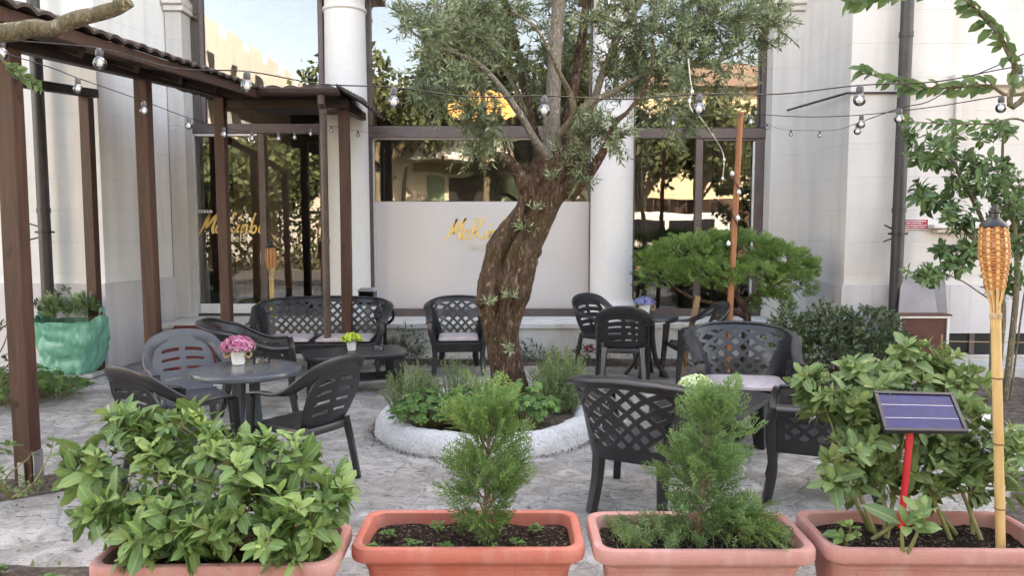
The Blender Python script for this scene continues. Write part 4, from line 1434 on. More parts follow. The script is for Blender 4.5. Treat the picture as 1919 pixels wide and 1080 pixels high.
def clip_rect(poly, x0, x1, y0, y1):
    for ax, lim, sg in ((0, x0, 1), (0, x1, -1), (1, y0, 1), (1, y1, -1)):
        out = []
        for i in range(len(poly)):
            a, b = poly[i - 1], poly[i]
            ia, ib = (a[ax] - lim) * sg >= 0, (b[ax] - lim) * sg >= 0
            if ia != ib:
                t = (lim - a[ax]) / (b[ax] - a[ax])
                out.append((a[0] + t * (b[0] - a[0]), a[1] + t * (b[1] - a[1])))
            if ib:
                out.append(b)
        poly = out
        if not poly:
            break
    return poly


def lattice_cells(w, h, per=0.0735, strip=0.028):
    cells = []
    k = 1 / math.sqrt(2)
    R_ = int((w + h) / per) + 3
    hole = per - strip
    for i in range(-R_, R_):
        for j in range(-R_, R_):
            a0, b0 = i * per, j * per
            for (a, b, da, db) in ((a0, b0, strip, strip), (a0 + strip, b0, hole, strip), (a0, b0 + strip, strip, hole)):
                q = [((aa - bb) * k, (aa + bb) * k) for aa, bb in ((a, b), (a + da, b), (a + da, b + db), (a, b + db))]
                q = clip_rect(q, 0, w, 0, h)
                if len(q) >= 3:
                    cells.append(q)
    return cells


def make_lattice_seat(name, label, cat, W=0.56, D=0.60, H=0.86, arm_h=0.625):
    root = thing(name, label, cat)
    r = 0.16
    y0, y1 = -D / 2, D / 2
    raw = [(-W / 2, y0 + (y1 - r - y0) * k / 20) for k in range(21)]
    raw += [(-W / 2 + r - r * math.cos(R(a)), y1 - r + r * math.sin(R(a))) for a in range(5, 90, 5)]
    nb = 30
    raw += [(-W / 2 + r + (W - 2 * r) * k / nb, y1) for k in range(nb + 1)]
    raw += [(-x, y) for x, y in reversed(raw[:20 + 1 + 17])]
    cum = [0.0]
    for a, b in zip(raw, raw[1:]):
        cum.append(cum[-1] + math.hypot(b[0] - a[0], b[1] - a[1]))
    S = cum[-1] / 2

    def plan(s):
        t = min(max(s + S, 0), 2 * S - 1e-6)
        lo, hi = 0, len(cum) - 1
        while hi - lo > 1:
            m = (lo + hi) // 2
            if cum[m] <= t: lo = m
            else: hi = m
        f = (t - cum[lo]) / max(1e-9, cum[hi] - cum[lo])
        a, b = raw[lo], raw[hi]
        i0, i1 = max(lo - 2, 0), min(hi + 2, len(raw) - 1)
        dx, dy = raw[i1][0] - raw[i0][0], raw[i1][1] - raw[i0][1]
        L = math.hypot(dx, dy)
        return a[0] + (b[0] - a[0]) * f, a[1] + (b[1] - a[1]) * f, -dy / L, dx / L
    Sc = W / 2 - r + r * PI / 2          # corner ends, straight arm begins

    def sm(t):
        t = max(0, min(1, t)); return t * t * (3 - 2 * t)

    def top(s):
        a = abs(s)
        t = sm((a - (W / 2 - r * 0.9)) / (S - 0.10 - (W / 2 - r * 0.9)))
        return H - 0.03 * min(1, (a / (W / 2)) ** 2) - (H - 0.03 - arm_h) * t

    def Wp(s, z):
        x, y, nx, ny = plan(s)
        a = abs(s)
        kk = 0.26 - 0.10 * sm((a - W / 2 + r) / (Sc - W / 2 + r + 0.1))
        o = (z - 0.36) * kk + max(0, z - 0.55) ** 2 * 0.35
        return (x + nx * o, y + ny * o, z)
    zl, zbtm = 0.425, 0.335

    def zh(s):
        return top(s) - 0.05
    b_bot, b_top = W / 2 - r * 0.55, W / 2 - r * 0.15
    e = [lambda q: -S, lambda q: -S + 0.055, lambda q: -Sc - 0.015, lambda q: -b_bot + (b_bot - b_top) * q, lambda q: b_bot + (b_top - b_bot) * q, lambda q: Sc + 0.015, lambda q: S - 0.055, lambda q: S]
    lat = [False, True, False, True, False, True, False]
    owner = [0, 0, 1, 1, 1, 2, 2]
    mbs = [MB(), MB(), MB()]

    def point(c, p, v):
        """v: -1..0 base strip, 0..1 panel, 1..2 top strip"""
        q = min(max(v, 0), 1)
        s = e[c](q) + (e[c + 1](q) - e[c](q)) * p
        if v <= 0:
            z = zbtm + (zl - zbtm) * (v + 1)
        elif v <= 1:
            z = zl + (zh(s) - zl) * v
        else:
            z = zh(s) + (top(s) - zh(s)) * (v - 1)
        return Wp(s, z)
    for c in range(7):
        mb = mbs[owner[c]]
        wid = abs(e[c + 1](0.5) - e[c](0.5))
        npp = max(2, int(wid / 0.04))
        us = [k / npp for k in range(npp + 1)]
        mb.grid(lambda u, v: point(c, u, v), us, [-1, -0.5, 0])
        mb.grid(lambda u, v: point(c, u, v), us, [1, 2])
        if not lat[c]:
            mb.grid(lambda u, v: point(c, u, v), us, [k / 8 for k in range(9)])
        else:
            sm_ = (e[c](0.5) + e[c + 1](0.5)) / 2
            hgt = zh(sm_) - zl
            for q in lattice_cells(wid, hgt):
                mb.add([point(c, x / wid, y / hgt) for x, y in q], [tuple(range(len(q)))])
    for mb, nm in zip(mbs, ('armrest', 'backrest', 'armrest')):
        mb.build(nm, M['plastic'], root, smooth=40, solid=0.013, merge=True)
    # rolled rim
    ss = [-S + 2 * S * k / 70 for k in range(71)]
    pts, wds = [], []
    for s in ss:
        x, y, nx, ny = plan(s)
        q = V(Wp(s, top(s)))
        pts.append(q + V((nx, ny, 0)) * 0.018 + V((0, 0, 0.004)))
        wds.append(V((nx, ny, -0.30)))
    mb = MB(); mb.sweep(pts, wds, 0.078, 0.026)
    mb.build('rim', M['plastic'], root, smooth=60)
    # seat and ribbed apron
    mb = MB()
    poly = []
    for k in range(41):
        s = -S + 2 * S * k / 40
        x, y, nx, ny = plan(s)
        poly.append((x - nx * 0.012, y - ny * 0.012))
    mb.prism(poly[::-1], 0.352, 0.392)
    mb.build('seat', M['plastic'], root, bevel=0.008)
    mb = MB()
    yf = y0 - 0.004
    mb.box(-W / 2 + 0.02, W / 2 - 0.02, yf - 0.012, yf, 0.285, 0.385)
    k = -W / 2 + 0.05
    while k < W / 2 - 0.05:
        mb.box(k, k + 0.012, yf - 0.022, yf - 0.0125, 0.29, 0.38); k += 0.028
    mb.build('apron', M['plastic'], root)
    for s in (-1, 1):
        x, y, nx, ny = plan(s * S)
        tp = V(Wp(s * S, arm_h))
        mb = MB()
        q = cr([(tp.x, tp.y - 0.012, tp.z), (tp.x + s * 0.004, tp.y - 0.03, tp.z - 0.08), (s * (W / 2 + 0.01), y0 - 0.028, 0.40), (s * (W / 2 - 0.005), y0 - 0.015, 0.22), (s * (W / 2 + 0.012), y0 - 0.05, 0.0)], 5)
        m = len(q)
        mb.sweep(q, [V((1, 0.3 * s, 0))] * m, [0.062 - 0.010 * k / m for k in range(m)], [0.05] * m)
        mb.build('leg', M['plastic'], root, smooth=55)
        mb = MB()
        q = cr([(s * (W / 2 - 0.08), y1 - 0.05, 0.40), (s * (W / 2 - 0.075), y1 - 0.03, 0.2), (s * (W / 2 - 0.06), y1 + 0.03, 0.0)], 4)
        m = len(q)
        mb.sweep(q, [V((1, -0.6 * s, 0))] * m, [0.085 - 0.035 * k / m for k in range(m)], [0.05] * m)
        mb.build('leg', M['plastic'], root, smooth=55)
    return root


GL = 'lattice tub armchairs on the terrace'
lat0 = make_lattice_seat('lattice_armchair', 'x', 'chair')
lat_spots = [
    ((0.83, 4.70, 0), 153, 'dark lattice tub armchair turned away, just behind the gap between the two middle planters'),
    ((-0.64, 9.02, 0), 4, 'lattice tub armchair with mauve seat pad standing left of the olive trunk'),
    ((-2.44, 7.15, 0), 107, 'lattice tub armchair seen from its side behind the pink flowers'),
    ((1.98, 6.38, 0), -9, 'wide lattice armchair facing the camera behind the low table at right'),
    ((2.03, 4.80, 0), -111, 'lattice armchair half hidden by the right shrub, only its arm panel showing'),
]
for i, (loc, rz, lab) in enumerate(lat_spots):
    if i == 0:
        lat0.location = loc; lat0.rotation_euler.z = R(rz); lat0['label'] = lab; lat0['group'] = GL
        c = lat0
    else:
        c = dup(lat0, loc, R(rz), lab, GL)
    if i == 3:
        c.scale = (1.18, 1.08, 1.0)
SOFA = (-2.27, 8.92)
sofa = make_lattice_seat('garden_sofa', 'long dark lattice garden sofa with two mauve pads below the entrance door', 'sofa', W=1.40, D=0.60)
sofa.location = (*SOFA, 0); sofa.rotation_euler.z = R(4)


def pad(name, label, cx, cy, z, w, d, rz, group=None):
    mb = MB()
    n = 14
    us = [-1 + 2 * k / n for k in range(n + 1)]

    def sup(u, v, top):
        f = (1 - abs(u) ** 6) * (1 - abs(v) ** 6)
        z_ = 0.018 + 0.020 * max(0, f) ** 0.5 + 0.004 * noise.noise((u * 2 + cx, v * 2 + cy, 1))
        return (u * w / 2, v * d / 2, (0.022 + z_) if top else 0.0 + (0.018 * (1 - max(0, f) ** 0.3)))
    mb.grid(lambda u, v: sup(u, v, True), us, us)
    mb.grid(lambda u, v: sup(-u, v, False), us, us)
    m = n + 1
    b = len(mb.v) // 2
    rim = [i for i in range(n)] + [i * m + n for i in range(n)] + [n * m + n - i for i in range(n)] + [(n - i) * m for i in range(n)]

    def other(i):
        r_, c_ = divmod(i, m)
        return b + r_ * m + (n - c_)
    for k in range(len(rim)):
        a, c = rim[k], rim[(k + 1) % len(rim)]
        mb.f.append((a, other(a), other(c), c)); mb.t.append(0.5)
    o = mb.build(name, M['cushion'], smooth=55)
    o.location = (cx, cy, z); o.rotation_euler.z = rz
    return tag(o, label, 'cushion', group)


GC = 'mauve seat pads on the lattice furniture'
pad('seat_cushion', 'mauve pad on the left half of the lattice sofa', SOFA[0] - 0.36, SOFA[1] - 0.03, 0.394, 0.50, 0.48, R(6), GC)
pad('seat_cushion', 'mauve pad on the right half of the sofa, behind the lime flowers', SOFA[0] + 0.30, SOFA[1] + 0.0, 0.394, 0.62, 0.48, R(3), GC)
pad('seat_cushion', 'mauve pad on the lattice armchair left of the olive trunk', -0.64, 8.98, 0.394, 0.46, 0.46, R(4), GC)
pad('seat_cushion', 'pale mauve pad on the wide lattice armchair at the right low table', 1.985, 6.33, 0.394, 0.62, 0.50, R(-9), GC)

# ================================================================== TABLES


def round_table(label, x, y, r, mat, group):
    t = thing('round_table', label, 'table', (x, y, 0), R(20), group)
    mb = MB()
    mb.lathe([(0.0, 0.718), (r * 0.5, 0.719), (r - 0.02, 0.718), (r - 0.004, 0.714), (r, 0.705), (r, 0.682), (r - 0.006, 0.676), (r - 0.012, 0.69), (0.0, 0.69)], 56)
    o = mb.build('table_top', mat, smooth=40); o.parent = t
    for k in range(4):
        a = PI / 4 + k * PI / 2
        c, s = math.cos(a), math.sin(a)
        mb = MB()
        q = cr([(c * 0.07, s * 0.07, 0.69), (c * 0.075, s * 0.075, 0.45), (c * 0.12, s * 0.12, 0.2), (c * 0.25, s * 0.25, 0.0)], 5)
        m = len(q)
        mb.sweep(q, [V((-s, c, 0))] * m, [0.075 - 0.02 * j / m for j in range(m)], [0.045] * m)
        o = mb.build('leg', mat, smooth=50); o.parent = t
    return t


GT = 'small round plastic tables'
RT = (-1.93, 5.45)
round_table('round blue grey plastic table carrying the pink flowers and an ashtray', RT[0], RT[1], 0.385, M['plastic_blue'], GT)
RT2 = (1.56, 8.72)
round_table('round dark table with blue flowers in front of the right column', RT2[0], RT2[1], 0.36, M['plastic'], GT)


def low_table(label, x, y, rz, L, Wd, Ht, group):
    t = thing('low_table', label, 'table', (x, y, 0), rz, group)

    def rr(hx, hy, r, n=6):
        out = []
        for cx, cy, a0 in ((hx - r, hy - r, 0), (-hx + r, hy - r, 90), (-hx + r, -hy + r, 180), (hx - r, -hy + r, 270)):
            out += [(cx + r * math.cos(R(a0 + 90 * k / n)), cy + r * math.sin(R(a0 + 90 * k / n))) for k in range(n + 1)]
        return out
    mb = MB(); mb.prism(rr(L / 2, Wd / 2, 0.12), Ht - 0.045, Ht)
    o = mb.build('table_top', M['plastic'], bevel=0.014, seg=3); o.parent = t
    for sx in (-1, 1):
        for sy in (-1, 1):
            mb = MB()
            cx, cy = sx * (L / 2 - 0.12), sy * (Wd / 2 - 0.10)
            tw, bw = 0.062, 0.044
            mb.hexa([(cx - bw + sx * 0.02, cy - bw + sy * 0.02, 0), (cx + bw + sx * 0.02, cy - bw + sy * 0.02, 0), (cx + bw + sx * 0.02, cy + bw + sy * 0.02, 0), (cx - bw + sx * 0.02, cy + bw + sy * 0.02, 0)],
                    [(cx - tw, cy - tw, Ht - 0.046), (cx + tw, cy - tw, Ht - 0.046), (cx + tw, cy + tw, Ht - 0.046), (cx - tw, cy + tw, Ht - 0.046)])
            o = mb.build('leg', M['plastic'], bevel=0.012); o.parent = t
    hx, hy = L / 2 - 0.17, Wd / 2 - 0.14
    mb = MB()
    for q in lattice_cells(2 * hx, 2 * hy, 0.062, 0.024):
        mb.add([(a - hx, b - hy, 0.15) for a, b in q], [tuple(range(len(q)))])
    for x0, x1, y0_, y1_ in ((-hx - 0.03, hx + 0.03, -hy - 0.03, -hy), (-hx - 0.03, hx + 0.03, hy, hy + 0.03), (-hx - 0.03, -hx, -hy, hy), (hx, hx + 0.03, -hy, hy)):
        mb.add([(x0, y0_, 0.15), (x1, y0_, 0.15), (x1, y1_, 0.15), (x0, y1_, 0.15)], [(0, 1, 2, 3)])
    o = mb.build('shelf', M['plastic'], solid=0.016); o.parent = t
    return t


GK = 'low rectangular plastic tables'
LT = (-1.66, 7.92)
low_table('low dark table with lime flowers in front of the lattice sofa', LT[0], LT[1], R(20), 1.06, 0.64, 0.43, GK)
LT2 = (1.52, 5.66)
low_table('low dark table with pale green flowers among the right armchairs', LT2[0], LT2[1], R(55), 1.02, 0.66, 0.43, GK)

# ---- pots of artificial flowers


def flower_pot(label, x, y, z, rpot, hpot, kind, petal, dome, rope=False, group='small white pots with artificial flowers'):
    t = thing('flower_pot', label, 'flower pot', (x, y, z), 0, group)
    mb = MB()
    mb.lathe([(rpot * 0.72, 0.002), (rpot * 0.95, hpot * 0.9), (rpot * 1.03, hpot * 0.92), (rpot * 1.03, hpot), (rpot * 0.93, hpot), (rpot * 0.9, hpot * 0.86), (0, hpot * 0.86)], 28, (x, y, z))
    mb.build('pot', M['white_pot'], t, smooth=40)
    if rope:
        for s in (-1, 1):
            mb = MB()
            pts = [V((x + s * rpot * 0.98, y - 0.01, z + hpot * 0.75)), V((x + s * rpot * 1.45, y - 0.015, z + hpot * 0.86)), V((x + s * rpot * 1.62, y - 0.015, z + hpot * 0.62)), V((x + s * rpot * 1.35, y - 0.015, z + hpot * 0.42)), V((x + s * rpot * 0.93, y - 0.01, z + hpot * 0.55))]
            mb.tube(cr(pts, 5), 0.0095, 8)
            mb.build('rope_handle', M['rope'], t, smooth=60)
    base = V((x, y, z + hpot * 0.92))
    rx, rz_ = dome
    mb = MB()
    for k in range(90):
        d = rdir(); d.z = abs(d.z) * 0.6 - 0.1; d.normalize()
        p = base + V((d.x * rx * 0.75, d.y * rx * 0.75, d.z * rz_ * 0.7))
        mb.leaf4(p, (d + rdir() * 0.4).normalized(), V((0, 0, 1)), rx * 0.40, rx * 0.2, rnd(0, 1))
    mb.build('leaves', M['herb'], t)
    mb = MB()
    for k in range(330 if kind != 'bud' else 95):
        a = rnd(0, 2 * PI); c = rnd(0.02, 1.0)
        d = V((math.cos(a) * math.sqrt(1 - c * c), math.sin(a) * math.sqrt(1 - c * c), c))
        p = base + V((d.x * rx, d.y * rx, d.z * rz_)) * rnd(0.92, 1.03)
        tn = rnd(0, 1)
        if kind == 'bud':
            rb = rx * 0.17
            mb.lathe([(0, -rb), (rb * 0.85, -rb * 0.5), (rb, 0), (rb * 0.8, rb * 0.6), (0, rb * 0.9)], 7, p)
            for q in range(28):
                mb.t[-1 - q] = tn
        else:
            u = d.orthogonal().normalized(); w = d.cross(u)
            n = 5; pr = rx * 0.13
            a0 = rnd(0, 6)
            for j in range(n):
                aa = a0 + 2 * PI * j / n
                dd = (u * math.cos(aa) + w * math.sin(aa) + d * 0.35).normalized()
                mb.leaf4(p, dd, d, pr, pr * 0.85, min(1, tn + rnd(-0.15, 0.15)))
    mb.build('flowers', petal, t, smooth=60 if kind == 'bud' else None)
    return t


q = G(447, 683, 0.72)
flower_pot('white pot of pink flowers with rope handles on the left round table', q.x, q.y, 0.72, 0.062, 0.125, 'petal', M['pink'], (0.125, 0.095), True)
q = P(659, 654, 7.95)
flower_pot('white pot of lime green buds on the low table by the sofa', q.x, 7.95, 0.432, 0.058, 0.115, 'bud', M['lime'], (0.105, 0.075))
flower_pot('white pot of pale mint flowers on the right low table', P(1304, 730, 5.6).x, 5.6, 0.432, 0.062, 0.13, 'bud', M['mint'], (0.115, 0.075))
q = P(1208, 580, 8.72)
flower_pot('white pot of blue flowers on the round table before the right column', q.x, 8.72, 0.72, 0.072, 0.145, 'petal', M['blue'], (0.125, 0.075), True)


def ashtray(label, x, y, z, r):
    mb = MB()
    mb.lathe([(0, 0.001), (r * 0.95, 0.001), (r, 0.006), (r, 0.032), (r * 0.97, 0.036), (r * 0.86, 0.034), (r * 0.8, 0.011), (0, 0.009)], 32, (0, 0, 0), fn=lambda a, zz: 1 + 0.015 * math.cos(12 * a) if zz > 0.003 else 1)
    o = mb.build('ashtray', M['ashglass'], origin=(0, 0, 0), smooth=40)
    o.location = (x, y, z)
    return tag(o, label, 'ashtray', 'clear glass ashtrays on the tables')


q = G(490, 680, 0.72); ashtray('clear glass ashtray right of the pink flowers', q.x, q.y, 0.72, 0.062)
q = P(709, 646, 8.0); ashtray('clear glass ashtray on the low table by the sofa', q.x, 8.0, 0.432, 0.06)
q = P(1182, 590, 8.6); ashtray('clear glass ashtray left of the blue flowers', q.x, 8.66, 0.72, 0.06)

# ================================================================== TREE BED
RC = V((-0.225, 6.46, 0)); RR = 0.92
bed = thing('tree_bed', 'round raised bed with a rough white painted concrete rim under the olive', 'tree bed', (RC.x, RC.y, 0))
mb = MB()
n, secs = 420, [(-0.05, 0.0), (-0.046, 0.03), (-0.04, 0.06), (-0.033, 0.09), (-0.02, 0.12), (-0.004, 0.15), (0.02, 0.172), (0.05, 0.18), (0.08, 0.178), (0.10, 0.17), (0.135, 0.14), (0.145, 0.08)]
vs = []
for k in range(n):
    a = 2 * PI * k / n
    for j, (dr, z) in enumerate(secs):
        r = RR - dr - 0.02 + 0.018 * noise.noise((a * 6, z * 8, 1)) + 0.007 * noise.noise((a * 26, z * 26, 4)) + 0.004 * noise.noise((a * 75, z * 70, 6))
        zz = z + (0.022 * noise.noise((a * 2.2, 3, 0)) + 0.006 * noise.noise((a * 15, j * 0.5, 8))) * (z > 0.02)
        vs.append((RC.x + r * math.cos(a), RC.y + r * math.sin(a), zz))
m = len(secs)
mb.add(vs, [(k * m + j, ((k + 1) % n) * m + j, ((k + 1) % n) * m + j + 1, k * m + j + 1) for k in range(n) for j in range(m - 1)])
mb.build('rim', M['whitestone'], bed, smooth=80)
mb = MB()


def soil_disc(u, w):
    a = 2 * PI * u
    r = w * (RR - 0.11)
    x, y = RC.x + r * math.cos(a), RC.y + r * math.sin(a)
    return (x, y, 0.12 + 0.06 * (1 - w) + 0.03 * noise.noise((x * 5, y * 5, 0)))


mb.grid(soil_disc, [k / 48 for k in range(49)], [k / 12 for k in range(13)])
mb.build('soil', M['bed'], bed, smooth=80)

# ================================================================== OLIVE TREE
YT = 6.72
olive = thing('olive_tree', 'old gnarled olive tree with leaning trunk and airy grey green crown', 'tree', (0.0, YT, 0.12))


def ppath(lst):
    return [(*P(px, py, Y), r) for px, py, Y, r in lst]


tr = [(966, 800, YT, 52), (961, 770, YT, 42), (956, 736, YT, 35), (948, 681, YT, 32), (940, 626, YT, 33), (940, 578, YT, 42), (945, 544, YT, 50), (961, 475, YT, 50), (987, 427, YT, 42), (1006, 393, YT, 38), (1020, 352, YT, 43), (1034, 324, YT, 44), (1041, 300, YT, 38), (1044, 285, YT, 26)]
pts4 = cr(ppath([(a, b, c, d * 0.97 * YT / FPX) for a, b, c, d in tr]), 9)


def trunk_fn(i, a, p, w):
    z = p.z
    ph = math.degrees(math.atan2(w.y, w.x))
    gz = max(0, min(1, (z - 0.75) / 0.3)) * max(0, min(1, (2.15 - z) / 0.35))
    g0 = -112 + 10 * math.sin(z * 2.1)
    f = 1 - 0.42 * gz * math.exp(-((ph - g0) / 15) ** 2) - 0.14 * math.exp(-((ph + 62 - 18 * math.sin(z * 3)) / 11) ** 2) - 0.16 * math.exp(-((abs(ph) - 120 - 20 * math.sin(z * 2)) / 14) ** 2)
    f += 0.03 * math.cos(2 * a + z) + 0.075 * noise.noise((w.x * 2.2, w.y * 2.2, z * 2.6)) + 0.075 * noise.noise((w.x * 6, w.y * 6, z * 4)) + 0.055 * noise.noise((w.x * 15, w.y * 15, z * 7)) + 0.03 * noise.noise((w.x * 30, w.y * 30, z * 16))
    if z < 0.40:
        f += 0.22 * max(0, (0.40 - z) / 0.40) * (0.6 + math.cos(math.radians(ph) * 5 + 1))
    return f


mb = MB()
mb.tube([q[:3] for q in pts4], [q[3] for q in pts4], 84, fn=trunk_fn)
# burls and old pruning collars
for px, py, r in ((905, 562, 0.07), (1066, 348, 0.10), (1052, 302, 0.12), (985, 345, 0.09), (1003, 470, 0.06)):
    c = P(px, py, YT - 0.05)
    mb.lathe([(0, -r * 1.2), (r * 0.55, -r), (r * 0.9, -r * 0.5), (r, 0), (r * 0.85, r * 0.55), (r * 0.5, r * 0.95), (0, r * 1.15)], 16, c,
             fn=lambda a, z: 1 + 0.18 * noise.noise((math.cos(a) * 2 + c.x * 9, math.sin(a) * 2, z * 9)))
trunk = mb.build('trunk', M['bark'], olive, smooth=80)

limbs = [
    ('pale', [(1036, 300, 6.7, .088), (1034, 230, 6.7, .075), (1037, 170, 6.7, .066), (1040, 100, 6.68, .060), (1047, 0, 6.65, .055), (1052, -120, 6.6, .045), (1050, -260, 6.6, .03)]),
    ('bark', [(985, 350, 6.68, .085), (968, 318, 6.62, .055), (945, 295, 6.55, .038), (905, 283, 6.5, .022), (885, 268, 6.45, .012)]),
    ('pale', [(1028, 295, 6.6, .05), (1002, 262, 6.5, .036), (975, 215, 6.4, .030), (935, 160, 6.3, .026), (895, 118, 6.2, .020), (850, 98, 6.15, .016), (800, 80, 6.1, .010), (750, 40, 6.0, .006)]),
    ('bark', [(1062, 365, 6.7, .085), (1100, 330, 6.65, .052), (1130, 285, 6.6, .036), (1152, 232, 6.6, .026), (1180, 205, 6.6, .018), (1215, 150, 6.6, .012), (1225, 90, 6.6, .008)]),
    ('branch', [(1068, 300, 6.7, .07), (1078, 232, 6.75, .045), (1100, 196, 6.8, .034), (1150, 172, 6.9, .028), (1205, 142, 7.0, .022), (1280, 128, 7.1, .016), (1360, 110, 7.15, .010), (1440, 60, 7.2, .006)]),
    ('bark', [(1056, 290, 6.75, .07), (1062, 230, 6.8, .055), (1078, 150, 6.9, .045), (1092, 60, 7.0, .04), (1105, -50, 7.05, .03), (1130, -200, 7.1, .02)]),
    ('bark', [(1018, 300, 6.75, .06), (998, 240, 6.85, .045), (980, 150, 6.95, .036), (960, 50, 7.05, .03), (930, -60, 7.1, .022), (900, -200, 7.1, .012)]),
    ('branch', [(1090, 300, 6.8, .06), (1108, 210, 6.95, .04), (1140, 110, 7.1, .03), (1190, 20, 7.2, .025), (1260, -60, 7.25, .018), (1340, -130, 7.3, .01)]),
    ('branch', [(1050, 250, 6.6, .035), (1075, 215, 6.45, .028), (1066, 172, 6.35, .024), (1050, 140, 6.2, .018), (1010, 60, 6.0, .012), (960, 20, 5.9, .008)]),
    ('branch', [(998, 230, 6.85, .03), (940, 120, 7.0, .02), (870, 30, 7.1, .016), (800, -50, 7.2, .01), (740, -100, 7.2, .006)]),
]
nodes = []
for kind, l in limbs:
    mb = MB()
    q = cr(ppath(l), 7)
    mb.tube([a[:3] for a in q], [a[3] for a in q], 12, fn=lambda i, a, p: 1 + 0.10 * noise.noise((p.x * 14, p.y * 14, p.z * 11 + a)))
    mb.build('limb', M[{'pale': 'bark_pale', 'bark': 'bark', 'branch': 'bark_branch'}[kind]], olive, smooth=80)
    for k, a in enumerate(q):
        if k > len(q) * 0.3:
            nodes.append(V(a[:3]))
# small scaffold of twigs reaching for points in the crown
blobs = [  # px, py, rx, ry, Y, rY, n
    (1200, 40, 230, 110, 7.25, 0.6, 85), (1320, 50, 150, 70, 7.1, 0.5, 50), (860, 40, 110, 80, 6.5, 0.6, 36), (950, 60, 80, 90, 6.9, 0.5, 26), (870, 170, 60, 50, 6.2, 0.3, 20),
    (1290, 140, 110, 60, 7.0, 0.35, 30), (1180, 130, 80, 60, 7.3, 0.4, 26), (760, 60, 60, 45, 6.0, 0.3, 8), (1100, -130, 330, 90, 6.9, 0.9, 60), (850, -110, 130, 70, 6.6, 0.6, 20),
    (1130, 250, 60, 50, 6.6, 0.3, 14), (1270, 215, 50, 35, 6.8, 0.2, 9), (920, 260, 45, 40, 6.4, 0.25, 9), (1435, 45, 45, 45, 7.15, 0.25, 16), (990, 190, 60, 60, 7.1, 0.3, 8), (1090, 330, 50, 60, 6.55, 0.15, 6),
    (800, 150, 60, 50, 6.2, 0.25, 12), (905, 220, 40, 40, 6.3, 0.2, 7),
]
targets = []
for px, py, rx, ry, Y, rY, k in blobs:
    for _ in range(int(k * (0.95 if py > -50 else 1))):
        d = rdir() * (random.random() ** 0.45)
        targets.append(P(px + d.x * rx, py + d.z * ry, Y + d.y * rY))
tw = MB(); lf = MB()


def near(q):
    best, bd = None, 1e9
    for nd in nodes:
        d = (nd - q).length_squared
        if d < bd:
            bd, best = d, nd
    return best, math.sqrt(bd)


targets.sort(key=lambda q: near(q)[1])


def olive_leaves(a, b, n, tone):
    d = (b - a)
    L = d.length
    d.normalize()
    u = d.orthogonal().normalized(); w = d.cross(u)
    ph = rnd(0, PI)
    for k in range(n):
        t = (k + 0.5) / n
        p = a + (b - a) * t
        aa = ph + (k % 2) * PI / 2
        for s in (0, PI):
            if random.random() < 0.12:
                continue
            o = (u * math.cos(aa + s) + w * math.sin(aa + s))
            dd = (d * rnd(0.5, 1.0) + o * rnd(0.6, 1.0) + V((0, 0, rnd(-0.2, 0.25)))).normalized()
            lf.leaf4(p, dd, (d + rdir() * 0.4), rnd(0.048, 0.082), rnd(0.012, 0.019), min(1, max(0, tone + rnd(-0.3, 0.35))))


for q in targets:
    nd, dist = near(q)
    if dist < 0.02:
        continue
    mid = nd.lerp(q, 0.5) + rdir() * dist * 0.12 + V((0, 0, dist * 0.08))
    path = cr([nd, mid, q], 4)
    r0 = min(0.007, 0.003 + dist * 0.006)
    tw.tube(path, [r0 - (r0 - 0.0014) * k / (len(path) - 1) for k in range(len(path))], 4, cap=False)
    tone = rnd(0.2, 0.75)
    for k in range(len(path)):
        if k >= 3:
            nodes.append(V(path[k]))
    for a, b in zip(path[len(path) // 3:], path[len(path) // 3 + 1:]):
        olive_leaves(V(a), V(b), max(1, int((V(b) - V(a)).length / 0.022)), tone)
    for _ in range(5):
        s = V(path[random.randrange(len(path) // 3, len(path))])
        d = ((q - nd).normalized() + rdir() * 0.9 + V((0, 0, rnd(-0.45, 0.35)))).normalized()
        e = s + d * rnd(0.13, 0.28)
        tw.tube([s, s.lerp(e, 0.5) + V((0, 0, 0.01)), e], [0.0022, 0.0018, 0.001], 4, cap=False)
        olive_leaves(s, e, int((e - s).length / 0.022), tone + rnd(-0.1, 0.15))
# young shoots on the trunk
for px, py in ((982, 432), (957, 558), (1032, 338), (918, 572), (1003, 395), (958, 660)):
    c = P(px, py, YT - 0.22)
    for _ in range(5):
        e = c + V((rnd(-0.6, 0.6), rnd(-0.7, 0.1), rnd(0.1, 0.8))).normalized() * rnd(0.05, 0.10)
        olive_leaves(c, e, 4, 0.85)
tw.build('twigs', M['twig'], olive)
crown = lf.build('crown', M['olive_leaf'], olive)

# ================================================================== GENERIC PLANTS


